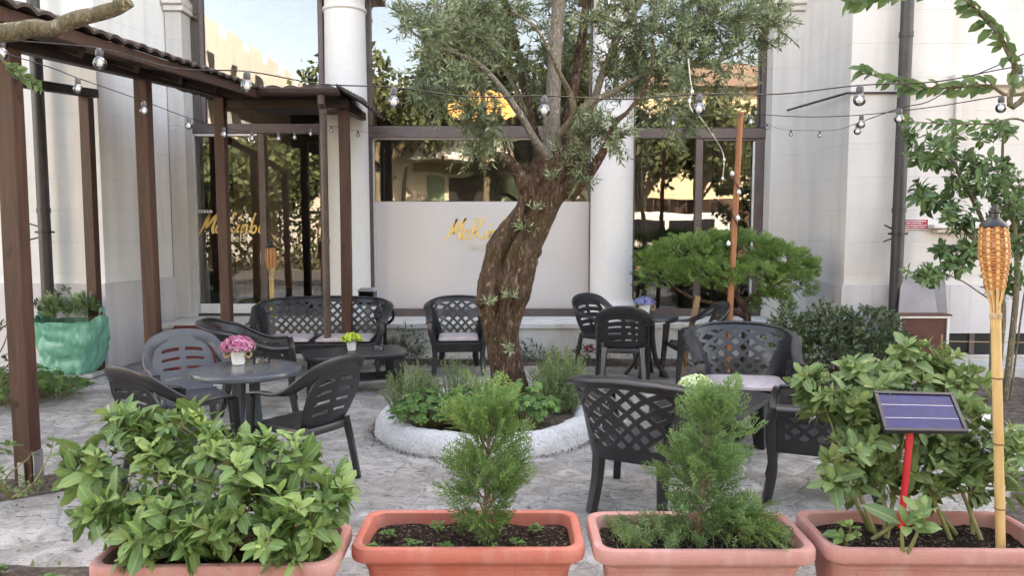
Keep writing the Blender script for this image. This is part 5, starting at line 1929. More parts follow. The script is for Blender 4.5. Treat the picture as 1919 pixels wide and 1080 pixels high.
def leafy_shrub(name, label, cat, base, stems, tips, leafL, mat, twigmat, group=None, rosette=5, pairs=5, ratio=0.42, up=0.35, spread=1.0, foliage='foliage', droop=0.14):
    """stems: list of world polylines; tips: shoot end points; each shoot grows from the nearest stem point"""
    root = thing(name, label, cat, base, 0, group)
    sm, lm = MB(), MB()
    nds = []
    for st in stems:
        q = cr([tuple(p) for p in st], 5)
        k_ = len(q)
        sm.tube(q, [0.010 - 0.006 * k / (k_ - 1) for k in range(k_)], 7)
        nds += [V(p) for p in q[k_ // 3:]]
    tips = sorted(tips, key=lambda t: min((n - t).length for n in nds))
    for tip in tips:
        nd = min(nds, key=lambda n: (n - tip).length + 0.35 * max(0, n.z - tip.z))
        d0 = tip - nd
        dist = d0.length
        mid = nd + d0 * 0.55 + V((0, 0, -0.06 * dist)) + rdir() * 0.05 * dist
        path = [V(p) for p in cr([nd, mid, tip], 5)]
        sm.tube(path, [0.0042 - 0.0022 * k / (len(path) - 1) for k in range(len(path))], 5)
        nds += path[3::3]
        d = (path[-1] - path[-3]).normalized()
        d = (d + V((0, 0, up))).normalized()
        u = d.orthogonal().normalized(); w = d.cross(u)
        ph = rnd(0, 6)
        tone = rnd(0.25, 0.7)
        s = rnd(0.58, 1.2)
        if random.random() < 0.05:
            tone += 0.5
        for k in range(rosette):                         # tip rosette of young leaves
            a = ph + k * 2.399
            f = k / rosette
            dd = (d * (1.1 - 0.9 * f) + (u * math.cos(a) + w * math.sin(a)) * (0.45 + 0.65 * f)).normalized()
            L = leafL * s * (0.55 + 0.45 * f)
            lm.leaf8(path[-1] - d * (0.02 * f), dd, d + rdir() * 0.2, L, L * ratio * rnd(0.85, 1.1), min(1, tone + 0.35 - 0.25 * f + rnd(-0.1, 0.1)), droop * rnd(0.3, 1.3), rnd(0.06, 0.28))
        pl = 0.0
        back = path[-1]
        for k in range(pairs):                           # opposite pairs down the shoot
            t = 1 - (k + 1) / (pairs + 1) * 0.95
            i = min(len(path) - 2, int(t * (len(path) - 1)))
            p = path[i].lerp(path[i + 1], t * (len(path) - 1) - i)
            dl = (path[i + 1] - path[i]).normalized()
            a = ph + k * PI / 2
            for sgn in (0, PI):
                if random.random() < 0.1:
                    continue
                o = u * math.cos(a + sgn) + w * math.sin(a + sgn)
                dd = (dl * 0.35 + o * spread + V((0, 0, rnd(-0.25, 0.35)))).normalized()
                L = leafL * s * rnd(0.85, 1.2)
                lm.leaf8(p + dd * 0.012, dd, dl + V((0, 0, 0.8)) + rdir() * 0.3, L, L * ratio * rnd(0.9, 1.15), min(1, max(0, tone - 0.08 * k + rnd(-0.2, 0.2))), droop * rnd(0.4, 1.8), rnd(0.04, 0.25))
    sm.build('stems', twigmat, root, smooth=60)
    lm.build(foliage, mat, root, smooth=180)
    return root


def blob_tips(blobs):
    out = []
    for px, py, rx, ry, Y, rY, n in blobs:
        for _ in range(n):
            d = rdir() * (random.random() ** 0.4)
            out.append(P(px + d.x * rx, py + d.z * ry, Y + d.y * rY))
    return out


def spray(lm, base, d, L, tone, width=0.5, leafw=0.0050, density=1.0, nrm=None, blade=0.021):
    """one flat feathery conifer spray"""
    nrm = nrm or d.orthogonal().normalized()
    s = d.cross(nrm).normalized()
    n = max(4, int(L / 0.0135 * density))
    for k in range(n):
        t = (k + 1) / n
        p = base + d * (L * t) + V((0, 0, -0.10 * L * t * t)) + nrm * (0.05 * L * math.sin(t * 2.5))
        bl = width * L * (1 - t) ** 0.8 * (0.45 + 0.55 * min(1, t * 4)) + 0.012
        for sg in (-1, 1):
            dd = (d * 0.85 + s * sg * 0.62 + rdir() * 0.14).normalized()
            lm.leaf4(p, dd, nrm + rdir() * 0.5, bl, leafw * 1.25, min(1, max(0, tone + 0.25 * t + rnd(-0.15, 0.15))))
            m = max(1, int(bl / 0.011 * density))
            for j in range(m):
                tt = (j + 1) / (m + 0.5)
                pp = p + dd * (bl * tt)
                s2 = (d * 0.3 + s * sg).normalized()
                for g2 in (-1, 1):
                    d3 = (dd * 0.85 + s2.cross(nrm) * g2 * 0.6 + rdir() * 0.25).normalized()
                    lm.leaf4(pp, d3, nrm + rdir() * 0.6, blade * rnd(0.7, 1.2), leafw, min(1, max(0, tone + 0.15 * tt + 0.2 * t + rnd(-0.2, 0.2))))


def cypress(name, label, base, h, envelope, n, mat, twigmat, lean=(0, 0), tone=0.45, foliage='foliage', density=1.0):
    root = thing(name, label, 'conifer', base)
    sm, lm = MB(), MB()
    b = V(base)
    leads = [b, b + V((lean[0] * 0.3, lean[1] * 0.3, h * 0.45)), b + V((lean[0], lean[1], h))]
    q = cr(leads, 8)
    sm.tube(q, [0.011 - 0.009 * k / (len(q) - 1) for k in range(len(q))], 8)
    for k in range(n):
        t = 0.05 + 0.95 * ((k + rnd(0, 0.9)) / n)
        i = min(len(q) - 2, int(t * (len(q) - 1)))
        p = V(q[i]).lerp(V(q[i + 1]), t * (len(q) - 1) - i)
        L = envelope(t) * rnd(0.55, 1.25)
        a = k * 2.399 + rnd(-0.4, 0.4)
        el = R(22 + 34 * t + rnd(-14, 18))
        d = V((math.cos(a) * math.cos(el), math.sin(a) * math.cos(el), math.sin(el)))
        m1 = p + d * (L * 0.45)
        sm.tube([p, m1], [0.0035, 0.002], 5, cap=False)
        tn = tone + 0.25 * (t - 0.5) + rnd(-0.12, 0.12)
        spray(lm, p + d * (L * 0.15), d, L * 0.9, tn, nrm=(V((0, 0, 1)).cross(d) + rdir() * 0.5).normalized() if random.random() < 0.5 else rdir(), density=density)
        for s in (-1, 1, 0.3):
            sd = (d + (V((-math.sin(a), math.cos(a), 0)) * s * 0.7) + V((0, 0, rnd(-0.1, 0.35)))).normalized()
            spray(lm, p + d * (L * rnd(0.2, 0.5)), sd, L * rnd(0.45, 0.65), tn, density=density)
    sm.build('stems', twigmat, root, smooth=60)
    lm.build(foliage, mat, root)
    return root


# ================================================================== PLANTERS


def make_planter(label, x, y, rz, mat, W=0.985, D=0.455, H=0.42, group='rectangular terracotta planters along the front'):
    t = thing('planter_box', label, 'planter', (x, y, 0), rz, group)

    def rr(hx, hy, r, z, n=6):
        out = []
        for cx, cy, a0 in ((hx - r, hy - r, 0), (-hx + r, hy - r, 90), (-hx + r, -hy + r, 180), (hx - r, -hy + r, 270)):
            out += [(cx + r * math.cos(R(a0 + 90 * k / n)), cy + r * math.sin(R(a0 + 90 * k / n)), z) for k in range(n + 1)]
        return out
    hx, hy = W / 2, D / 2
    prof = [(-0.105, 0.0, 0.06), (-0.098, 0.02, 0.06), (-0.058, H - 0.115, 0.07), (-0.050, H - 0.108, 0.07), (-0.050, H - 0.098, 0.07), (-0.034, H - 0.075, 0.07), (-0.016, H - 0.07, 0.075), (-0.004, H - 0.062, 0.08), (0.0, H - 0.05, 0.085), (0.0, H - 0.016, 0.085), (-0.006, H - 0.004, 0.08), (-0.016, H, 0.075), (-0.030, H, 0.07),
            (-0.040, H - 0.006, 0.065), (-0.045, H - 0.02, 0.06), (-0.058, H - 0.12, 0.06)]
    mb = MB(); rings = [rr(hx + o, hy + o, r, z) for o, z, r in prof]
    n = len(rings[0])
    vs = [p for ring in rings for p in ring]
    mb.add(vs, [(i * n + k, i * n + (k + 1) % n, (i + 1) * n + (k + 1) % n, (i + 1) * n + k) for i in range(len(rings) - 1) for k in range(n)])
    mb.add(rings[0], [tuple(range(n - 1, -1, -1))])
    o = mb.build('box', mat, smooth=38); o.parent = t
    mb = MB()
    ix, iy = hx - 0.052, hy - 0.052

    def soilf(u, v):
        x_, y_ = ix * (2 * u - 1), iy * (2 * v - 1)
        return (x_, y_, H - 0.065 + 0.018 * noise.noise((x_ * 7 + x, y_ * 7, 0)) + 0.008 * noise.noise((x_ * 30 + x, y_ * 30, 3)) + 0.015 * (1 - (2 * u - 1) ** 2))
    mb.grid(soilf, [k / 60 for k in range(61)], [k / 26 for k in range(27)])
    o = mb.build('soil', M['soil'], smooth=80); o.parent = t
    # chips of bark and grit on the soil
    mb = MB()
    for _ in range(420):
        u, v = rnd(0.02, 0.98), rnd(0.03, 0.97)
        p = V(soilf(u, v)) + V((0, 0, 0.003))
        s = rnd(0.004, 0.011)
        a, b_ = rdir(), rdir()
        a = V((a.x, a.y, a.z * 0.3)).normalized() * s
        b_ = V((b_.x, b_.y, b_.z * 0.3)).normalized() * s * 0.6
        mb.add([p - a, p - b_, p + a, p + b_ + V((0, 0, 0.003))], [(0, 1, 2, 3)], rnd(0, 1))
    o = mb.build('bark_chips', CHIP)
    o.parent = t
    tag(o, kind='stuff')
    return t


CHIP = leafmat('bark_chip', (0.018, 0.012, 0.009), (0.07, 0.045, 0.032), (0.32, 0.25, 0.19), 0.9, 0.02)
PX = [(-1.195, 3.09, R(1.5)), (-0.185, 3.245, 0.0), (0.805, 3.225, 0.0), (1.80, 3.235, R(-1))]
make_planter('pale pink planter at far left, filled by the big leafy shrub', *PX[0], M['terra_pale'])
make_planter('bright orange terracotta planter with mostly bare soil and the small cypress', *PX[1], M['terra'])
make_planter('pinkish terracotta planter between the orange one and the solar panel', *PX[2], M['terra_pink'], W=0.93)
make_planter('dusty pink planter at far right holding the solar lamp and torch pole', *PX[3], M['terra_pale'])
SZ = 0.37

# front left shrub
b1 = V((-1.13, 3.12, SZ))
stems = []
for px, py, Y in ((150, 870, 3.2), (230, 800, 3.3), (330, 790, 3.2), (420, 830, 3.3), (500, 870, 3.2), (560, 840, 3.2), (380, 900, 3.05), (250, 930, 3.0), (590, 960, 3.05), (460, 950, 2.95)):
    e = P(px, py, Y)
    st = b1 + V((rnd(-0.3, 0.3), rnd(-0.08, 0.08), 0))
    stems.append([st, st.lerp(e, 0.5) + V((0, 0, 0.10)), e])
leafy_shrub('laurel_shrub', 'broad bright green leafy shrub overflowing the far left planter', 'shrub', b1, stems,
            blob_tips([(350, 935, 190, 105, 3.15, 0.25, 62), (240, 800, 70, 50, 3.25, 0.15, 16), (335, 790, 75, 36, 3.25, 0.15, 14), (165, 870, 55, 50, 3.2, 0.12, 12), (430, 840, 100, 35, 3.25, 0.2, 14), (565, 845, 35, 42, 3.15, 0.1, 8), (620, 920, 30, 40, 3.1, 0.1, 8), (485, 830, 25, 25, 3.2, 0.08, 4), (330, 860, 120, 50, 3.2, 0.15, 14), (235, 970, 80, 60, 3.0, 0.12, 22), (470, 900, 80, 60, 3.1, 0.15, 22), (560, 990, 80, 80, 3.0, 0.12, 30), (390, 1000, 130, 55, 2.95, 0.12, 30), (260, 1020, 55, 40, 2.9, 0.08, 10), (480, 1040, 90, 40, 2.85, 0.08, 8)]),
            0.094, M['laurel'], M['green_twig'], rosette=4, pairs=3, ratio=0.44)
# right shrub
b4 = V((1.62, 3.27, SZ))
stems = []
for px, py, Y in ((1590, 800, 3.3), (1545, 760, 3.4), (1640, 720, 3.6), (1710, 690, 3.6), (1760, 780, 3.5), (1830, 850, 3.4), (1560, 860, 3.2), (1690, 860, 3.3), (1850, 920, 3.3)):
    e = P(px, py, Y)
    st = b4 + V((rnd(-0.2, 0.45), rnd(-0.06, 0.06), 0))
    stems.append([st, st.lerp(e, 0.5) + V((rnd(-0.05, 0.05), 0, 0.08)), e])
leafy_shrub('laurel_shrub', 'loose leafy shrub with visible branches growing behind the solar panel', 'shrub', b4, stems,
            blob_tips([(1590, 740, 90, 50, 3.45, 0.2, 28), (1680, 700, 100, 40, 3.6, 0.2, 22), (1610, 820, 50, 60, 3.3, 0.2, 18), (1690, 820, 100, 90, 3.45, 0.2, 32), (1640, 760, 80, 60, 3.5, 0.2, 22), (1800, 700, 60, 35, 3.55, 0.15, 8), (1800, 800, 80, 70, 3.5, 0.2, 24), (1850, 880, 70, 60, 3.3, 0.15, 22), (1760, 880, 70, 60, 3.35, 0.15, 18), (1740, 660, 60, 30, 3.6, 0.12, 10), (1640, 900, 110, 50, 3.3, 0.12, 16), (1560, 910, 30, 40, 3.2, 0.1, 5), (1520, 710, 45, 35, 3.5, 0.1, 8), (1890, 840, 40, 50, 3.3, 0.1, 8)]),
            0.092, M['laurel_dull'], M['green_twig'], rosette=5, pairs=3, ratio=0.46)
# low broad-leaved shoots spilling over the right planter
b5 = V((1.62, 3.03, SZ))
leafy_shrub('laurel_seedling', 'big leaved young shoot leaning over the front rim below the solar panel', 'plant', b5,
            [[b5, P(1715, 1010, 2.99) , P(1722, 985, 2.96)], [b5, P(1690, 1000, 3.0), P(1700, 990, 2.97)]],
            [P(1715, 975, 2.92), P(1700, 985, 2.92), P(1728, 960, 2.95)], 0.150, M['laurel_dull'], M['green_twig'], rosette=4, pairs=1, ratio=0.42)
b6 = V((1.42, 3.12, SZ))
leafy_shrub('laurel_seedling', 'small pale green seedling at the left end of the far right planter', 'plant', b6,
            [[b6, b6 + V((0, 0, 0.04)), b6 + V((0.01, -0.01, 0.09))]], [b6 + V((0.0, -0.02, 0.12)), b6 + V((0.03, -0.02, 0.08)), b6 + V((-0.03, -0.03, 0.07))], 0.06, M['laurel'], M['green_twig'], rosette=5, pairs=1, ratio=0.6)
# cypresses
c1 = V((-0.12, 3.24, SZ))
cypress('cypress_seedling', 'small feathery bright green cypress in the orange planter', c1, P(915, 800, 3.24).z - SZ,
        lambda t: 0.09 + 0.17 * min(1, t / 0.30) - 0.04 * math.sin(PI * min(1, max(0, (t - 0.45) / 0.3))) - 0.04 * max(0, t - 0.7) / 0.3, 64, M['thuja'], M['twig'], (0.02, 0.0), 0.30, density=0.64)
c2 = V((0.82, 3.24, SZ))
cypress('cypress_seedling', 'taller ragged cypress in the pinkish planter, hiding part of the low table', c2, P(1330, 775, 3.24).z - SZ,
        lambda t: 0.19 + 0.03 * min(1, t / 0.2) + 0.035 * math.sin(t * 17) - 0.05 * max(0, t - 0.7) / 0.3, 66, M['thuja_two'], M['twig'], (0.065, 0.0), 0.30, density=0.64)


def weeds(name, label, spots, L, mat, cat='weed', n=9, kind=None, group=None, ratio=0.8):
    """tiny clover-like plants: one object per spot"""
    for x, y, z in spots:
        root = thing(name, label, cat, (x, y, z), 0, group)
        lm = MB(); sm = MB()
        for k in range(n):
            a = rnd(0, 2 * PI); r = rnd(0.01, 1.6 * L)
            p = V((x + math.cos(a) * r, y + math.sin(a) * r, z + rnd(0.6, 1.6) * L))
            sm.tube([(x, y, z), p], [0.0015, 0.001], 4)
            for j in range(3):
                d = V((math.cos(a + j * 2.1), math.sin(a + j * 2.1), rnd(-0.1, 0.4))).normalized()
                lm.leaf8(p, d, V((0, 0, 1)), L, L * ratio, rnd(0.2, 0.9), 0.1, 0.2)
        sm.build('stems', M['green_twig'], root)
        lm.build('foliage', mat, root)


weeds('clover_seedling', 'tiny clover seedling sprouting from the soil of the orange planter', [(-0.55, 3.25, SZ), (-0.42, 3.14, SZ), (-0.60, 3.12, SZ), (-0.34, 3.33, SZ), (-0.28, 3.12, SZ), (-0.06, 3.10, SZ), (0.02, 3.16, SZ), (0.1, 3.3, SZ)], 0.020, M['herb'], 'weed', 9, group='seedlings in the orange planter')
sg = MB()
for _ in range(260):
    x, y = rnd(0.42, 1.2), rnd(3.07, 3.38)
    if abs(x - 0.55) > 0.18 and random.random() < 0.3:
        continue
    p = V((x, y, SZ - 0.005))
    d = V((rnd(-0.7, 0.7), rnd(-0.7, 0.7), 1)).normalized()
    sg.leaf4(p, d, rdir(), rnd(0.03, 0.09), 0.006, rnd(0, 1))
    if random.random() < 0.6:
        spray(sg, p, d, rnd(0.05, 0.10), rnd(0.2, 0.6), density=0.6)
tag(sg.build('planter_weeds', M['rosemary'], origin=(0.8, 3.22, SZ)), 'low weeds and grass covering the soil of the pinkish planter', 'weeds', kind='stuff')
lb = MB()
for _ in range(26):
    p0 = P(1380, 985, 3.12) + V((rnd(-0.05, 0.1), rnd(-0.05, 0.12), 0))
    d = V((rnd(0.1, 1), rnd(-0.8, 0.5), rnd(-0.15, 0.45))).normalized()
    spray(lb, p0, d, rnd(0.10, 0.2), rnd(0.3, 0.6), density=0.75)
tag(lb.build('creeping_juniper', M['thuja_two'], origin=P(1380, 985, 3.12)), 'low feathery conifer sprawling over the right end of the pinkish planter', 'conifer')

# ================================================================== SOLAR LAMP, TORCHES
YSL = 3.18
so = thing('solar_panel_stake', 'tilted blue solar panel on a red plastic stake in the far right planter', 'solar panel', P(1688, 985, YSL + 0.05))
cn = [P(1637, 733, YSL + 0.10), P(1785, 737, YSL + 0.10), P(1816, 810, YSL - 0.09), P(1658, 808, YSL - 0.09)]
ux = (cn[1] - cn[0]); uy = (cn[0] - cn[3])
nn = ux.cross(uy).normalized()


def panel_pt(a, b, h):
    return cn[3].lerp(cn[2], a).lerp(cn[0].lerp(cn[1], a), b) + nn * h


mb = MB()
for a0, a1, b0, b1_ in ((0, 1, 0, 0.07), (0, 1, 0.93, 1), (0, 0.045, 0.0702, 0.9298), (0.955, 1, 0.0702, 0.9298)):
    mb.hexa([panel_pt(a0, b0, -0.016), panel_pt(a1, b0, -0.016), panel_pt(a1, b1_, -0.016), panel_pt(a0, b1_, -0.016)],
            [panel_pt(a0, b0, 0.004), panel_pt(a1, b0, 0.004), panel_pt(a1, b1_, 0.004), panel_pt(a0, b1_, 0.004)])
mb.hexa([panel_pt(0.05, 0.075, -0.015), panel_pt(0.95, 0.075, -0.015), panel_pt(0.95, 0.925, -0.015), panel_pt(0.05, 0.925, -0.015)],
        [panel_pt(0.05, 0.075, -0.006), panel_pt(0.95, 0.075, -0.006), panel_pt(0.95, 0.925, -0.006), panel_pt(0.05, 0.925, -0.006)])
mb.build('frame', M['black'], so, bevel=0.002)
mb = MB()
for b0, b1_ in ((0.078, 0.325), (0.333, 0.655), (0.663, 0.922)):
    mb.hexa([panel_pt(0.052, b0, -0.0055), panel_pt(0.948, b0, -0.0055), panel_pt(0.948, b1_, -0.0055), panel_pt(0.052, b1_, -0.0055)],
            [panel_pt(0.052, b0, -0.002), panel_pt(0.948, b0, -0.002), panel_pt(0.948, b1_, -0.002), panel_pt(0.052, b1_, -0.002)])
mb.build('solar_cell', M['solar'], so)
mb = MB()
for b0 in (0.3255, 0.6555):
    mb.hexa([panel_pt(0.052, b0, -0.0052), panel_pt(0.948, b0, -0.0052), panel_pt(0.948, b0 + 0.007, -0.0052), panel_pt(0.052, b0 + 0.007, -0.0052)],
            [panel_pt(0.052, b0, -0.0012), panel_pt(0.948, b0, -0.0012), panel_pt(0.948, b0 + 0.007, -0.0012), panel_pt(0.052, b0 + 0.007, -0.0012)])
mb.build('contact_strip', M['steel'], so)
mb = MB()
mb.tube([P(1688, 990, YSL + 0.03), panel_pt(0.38, 0.30, -0.017)], 0.0145, 14)
mb.build('stake', M['red_plastic'], so, smooth=50)
mb = MB(); c = panel_pt(0.38, 0.35, -0.02); mb.tube([c - V((0.022, 0, 0.012)), c + V((0.022, 0, -0.012))], 0.016, 12)
mb.build('hinge', M['black'], so, smooth=50)


def torch(label, x, y, z0, z1, zb0, zb1, rmax, pole_r, lean=0.0, wick=0.0):
    """bamboo pole; wicker basket between zb0 and zb1; cap above"""
    t = thing('bamboo_torch', label, 'garden torch', (x, y, z0), 0, 'bamboo garden torches')

    def cx(z):
        return x + lean * (z - zb0)
    mb = MB(); nodes_ = []
    z = z0
    k = 0
    prof = []
    while z < z1:
        prof.append((cx(z), y, z, pole_r * (1.0 + 0.015 * math.sin(k * 5))))
        prof.append((cx(z + 0.012), y, z + 0.012, pole_r * 1.10)) if k % 4 == 3 else None
        if k % 4 == 3:
            nodes_.append(z + 0.006)
        z += 0.07; k += 1
    prof.append((cx(z1), y, z1, pole_r))
    mb.tube([p[:3] for p in prof], [p[3] for p in prof], 16)
    po = mb.build('pole', M['bamboo'], t, smooth=60)
    for zz in nodes_:
        mb = MB(); mb.lathe([(pole_r * 1.02, -0.004), (pole_r * 1.13, -0.002), (pole_r * 1.13, 0.002), (pole_r * 1.02, 0.004)], 16, (cx(zz), y, zz))
        mb.build('node_ring', M['bamboo_node'], po, smooth=50)
    H_ = zb1 - zb0

    def rad(f):
        return pole_r * 1.0 + (rmax - pole_r) * min(1, (f / 0.62)) ** 0.8 * (1 - 0.22 * max(0, (f - 0.62) / 0.38) ** 1.5)
    ns = 10
    mb = MB()
    for j in range(ns):
        a = 2 * PI * j / ns
        pts = []
        for i in range(15):
            f = -0.30 + 1.30 * i / 14
            zz = zb0 + H_ * f
            r = rad(max(0, f)) if f > 0 else pole_r * 0.95
            if f <= 0:
                r = pole_r * 0.95
            pts.append(V((cx(zz) + r * math.cos(a), y + r * math.sin(a), zz)))
        wd = [V((-math.sin(a), math.cos(a), 0))] * 15
        wid = [min(0.013, 2 * PI * rad(max(0, -0.3 + 1.3 * i / 14)) / ns * 0.5) for i in range(15)]
        mb.sweep(pts, wd, wid, 0.003)
    mb.build('stave', M['wicker_stave'], t, smooth=40)
    mb = MB()
    rows = 22
    for i in range(rows):
        f = 0.20 + 0.79 * i / (rows - 1)
        zz = zb0 + H_ * f
        r = rad(f)
        m = 60
        pts, wd = [], []
        for j in range(m + 1):
            a = 2 * PI * j / m
            wob = 0.0032 * math.cos(a * ns / 2 * 1.0 + PI * i) * 1.0
            rr = r + wob + rnd(-0.0006, 0.0006)
            pts.append(V((cx(zz) + rr * math.cos(a), y + rr * math.sin(a), zz + 0.0012 * math.sin(3 * a + i))))
            wd.append(V((0, 0, 1)))
        mb.sweep(pts, wd, H_ / rows * 0.62, 0.0022, cap=False)
    mb.build('basket', M['wicker'], t, smooth=40)
    rt = rad(1.0)
    mb = MB()
    mb.lathe([(rt * 1.04, -0.006), (rt * 1.10, 0.0), (rt * 1.04, 0.010), (rt * 0.62, 0.024), (rt * 0.55, 0.030), (rt * 0.42, 0.034), (rt * 0.38, 0.052), (rt * 0.46, 0.055), (rt * 0.46, 0.062), (rt * 0.25, 0.066), (rt * 0.22, 0.088), (0, 0.09)], 24, (cx(zb1), y, zb1))
    mb.build('oil_can_cap', M['black'], t, smooth=40)
    mb = MB()
    zz = zb0 - 0.05
    mb.lathe([(pole_r * 1.1, -0.012), (pole_r * 1.22, -0.01), (pole_r * 1.22, 0.01), (pole_r * 1.1, 0.012)], 18, (cx(zz), y, zz))
    mb.build('binding', M['rope'], t, smooth=40)


YB = 3.12
zq = lambda py, Y=YB: P(960, py, Y).z
xt_, xb_2 = P(1864, 500, YB).x, P(1877, 1010, YB).x
lean_ = (xt_ - xb_2) / (zq(500) - 0.36)
torch('tall bamboo torch with woven basket head rising from the far right planter', xt_ - lean_ * (zq(500) - zq(570)), YB, 0.34, zq(592), zq(570), zq(424), 0.056, 0.0190, lean_)
YB2 = 9.45
torch('slim bamboo torch far back in front of the glass entrance door', X(506, YB2), YB2, 0.0, zq(522, YB2), zq(512, YB2), zq(464, YB2), 0.068, 0.028)

# ================================================================== JUNIPER
YJ = 8.95
jb = V((X(1398, YJ), YJ, 0.02))
jun = thing('juniper_tree', 'flat topped cloud pruned juniper supported by stakes before the right window', 'conifer', jb)
mb = MB()
jl = [[(jb.x, YJ, 0.0, .055), (*P(1396, 640, YJ), .05), (*P(1400, 590, YJ), .045), (*P(1385, 560, YJ), .04), (*P(1370, 530, YJ), .03)],
      [(*P(1398, 595, YJ), .035), (*P(1350, 572, YJ - .1), .026), (*P(1300, 560, YJ - .15), .02), (*P(1250, 530, YJ - .2), .012)],
      [(*P(1390, 570, YJ), .03), (*P(1430, 545, YJ), .022), (*P(1470, 525, YJ), .012)],
      [(*P(1385, 560, YJ), .025), (*P(1330, 530, YJ + .1), .018), (*P(1290, 500, YJ + .1), .01)],
      [(*P(1370, 540, YJ), .022), (*P(1395, 505, YJ + .1), .014), (*P(1400, 480, YJ + .1), .008)]]
for l in jl:
    q = cr(l, 6)
    mb.tube([a[:3] for a in q], [a[3] for a in q], 9, fn=lambda i, a, p: 1 + 0.15 * noise.noise((p.x * 20, p.z * 20, a)))
mb.build('trunk', M['bark'], jun, smooth=70)
lm = MB()
for px, py, rx, ry, n, Yo in ((1290, 485, 80, 34, 95, 0), (1385, 472, 80, 32, 95, 0.1), (1465, 497, 58, 30, 75, 0), (1255, 520, 55, 30, 60, -0.15), (1400, 528, 75, 36, 90, -0.1), (1478, 540, 44, 34, 60, -0.05), (1325, 522, 70, 30, 80, -0.2), (1226, 492, 32, 18, 26, 0), (1445, 572, 36, 24, 36, 0), (1340, 458, 50, 16, 36, 0.1), (1500, 512, 30, 20, 26, 0)):
    c = P(px, py, YJ + Yo)
    sx, sz = rx * YJ / FPX, ry * YJ / FPX
    tone0 = rnd(0.3, 0.5)
    for _ in range(int(n * 3.2)):
        d = rdir()
        d.z = d.z if d.z > -0.45 else -d.z
        p = c + V((d.x * sx, d.y * sx * 0.85, d.z * sz)) * rnd(0.6, 1.0)
        dd = (V((d.x, d.y, d.z * 0.6 + 0.35)) + rdir() * 0.45).normalized()
        spray(lm, p, dd, rnd(0.07, 0.13), tone0 + 0.1 * d.z + rnd(-0.15, 0.15), leafw=0.0085, density=0.62, blade=0.026)
lm.build('foliage', M['juniper'], jun)


def stake(label, a, b, r, mat, square=False):
    mb = MB()
    if square:
        mb.beam(a, b, r * 2, r * 2, V((0, 1, 0)))
    else:
        mb.tube([a, V(a).lerp(V(b), 0.5), b], [r, r * 0.98, r * 0.92], 14)
    o = mb.build('garden_stake', mat, origin=a, smooth=40)
    return tag(o, label, 'stake')


YK = 8.6
sa, sb = V((X(1368, YK), YK, 0)), P(1388, 210, YK)
stake('tall orange stained round stake wound with bulbs behind the juniper', sa, sb, 0.036, M['stake'])
stake('pale wooden prop leaning under the left side of the juniper', G(1277, 700), P(1308, 555, 8.75), 0.028, M['stake_pale'], True)
pts = []
for k in range(40):
    t = k / 39
    z = P(1380, 300, YK).z * (1 - t) + P(1375, 470, YK).z * t
    c = sa.lerp(sb, z / sb.z)
    a = t * 2 * PI * 2.6
    pts.append(c + V((math.cos(a) * 0.043, math.sin(a) * 0.043, 0)))
fl = thing('stake_lights', 'short dark bulb cable coiled around the orange stake', 'string lights', pts[0])
mb = MB(); mb.tube(pts, 0.006, 6); mb.build('cable', M['cable'], fl, smooth=60)
for k in (6, 14, 25, 36):
    p = pts[k] + V((0.03 * (1 if k % 2 else -1), -0.05, 0))
    mb = MB(); mb.lathe([(0, -0.026), (0.02, -0.018), (0.026, 0), (0.02, 0.018), (0.01, 0.03), (0, 0.04)], 10, p); mb.build('bulb', M['white_pot'], fl, smooth=60)


# ================================================================== SHRUBS AND TREES AROUND THE EDGE
def small_leaf_bush(name, label, cat, base, blobs, L, mat, ratio=0.5, stems=6, twigmat='twig', group=None, up=0.3):
    root = thing(name, label, cat, base, 0, group)
    sm, lm = MB(), MB()
    b = V(base)
    for px, py, rx, ry, Y, rY, n in blobs:
        c = P(px, py, Y)
        sm.tube(cr([b + rdir() * 0.04, b.lerp(c, 0.5) + rdir() * 0.05, c], 4), 0.008, 5, cap=False)
        for _ in range(n):
            d = rdir() * (random.random() ** 0.33)
            p = P(px + d.x * rx, py + d.z * ry, Y + d.y * rY)
            o = (p - c).normalized()
            tone = rnd(0.1, 0.7)
            e = p + (o + V((0, 0, up)) + rdir() * 0.5).normalized() * L * 1.6
            sm.tube([p, e], [0.002, 0.001], 3, cap=False)
            for k in range(6):
                q = p.lerp(e, k / 5)
                dd = (rdir() + (e - p).normalized() * 0.8 + V((0, 0, 0.2))).normalized()
                lm.leaf4(q, dd, V((0, 0, 1)) + rdir() * 0.6, L * rnd(0.7, 1.2), L * ratio, min(1, max(0, tone + rnd(-0.2, 0.3))))
    sm.build('stems', M[twigmat], root)
    lm.build('foliage', mat, root)
    return root


small_leaf_bush('evergreen_bush', 'dense dark evergreen bush at the foot of the right wing, left of the drainpipe', 'shrub', G(1570, 700),
                [(1490, 628, 55, 38, 8.35, 0.4, 260), (1560, 615, 60, 34, 8.4, 0.4, 260), (1630, 625, 58, 38, 8.35, 0.4, 260), (1560, 655, 110, 30, 8.2, 0.4, 330), (1480, 590, 20, 14, 8.4, 0.1, 14), (1545, 582, 22, 12, 8.4, 0.1, 14), (1640, 585, 24, 12, 8.4, 0.1, 14), (1675, 650, 26, 25, 8.3, 0.2, 60)], 0.052, M['bush_leaf'], ratio=0.62)
for px, py, s, lab in ((758, 638, 1.0, 'spiky dark plant at the foot of the step behind the low table'), (1004, 662, 1.15, 'small dark shrub at the foot of the step right of the olive trunk')):
    c = G(px, 676)
    rr_ = 26 * s
    small_leaf_bush('border_plant', lab, 'plant', c, [(px, py, rr_, rr_ * 0.8, c.y, 0.16, 40), (px + 12, py + 18, rr_, rr_ * 0.6, c.y, 0.16, 26)], 0.075, M['bush_leaf'], ratio=0.26)
c = G(1100, 678)
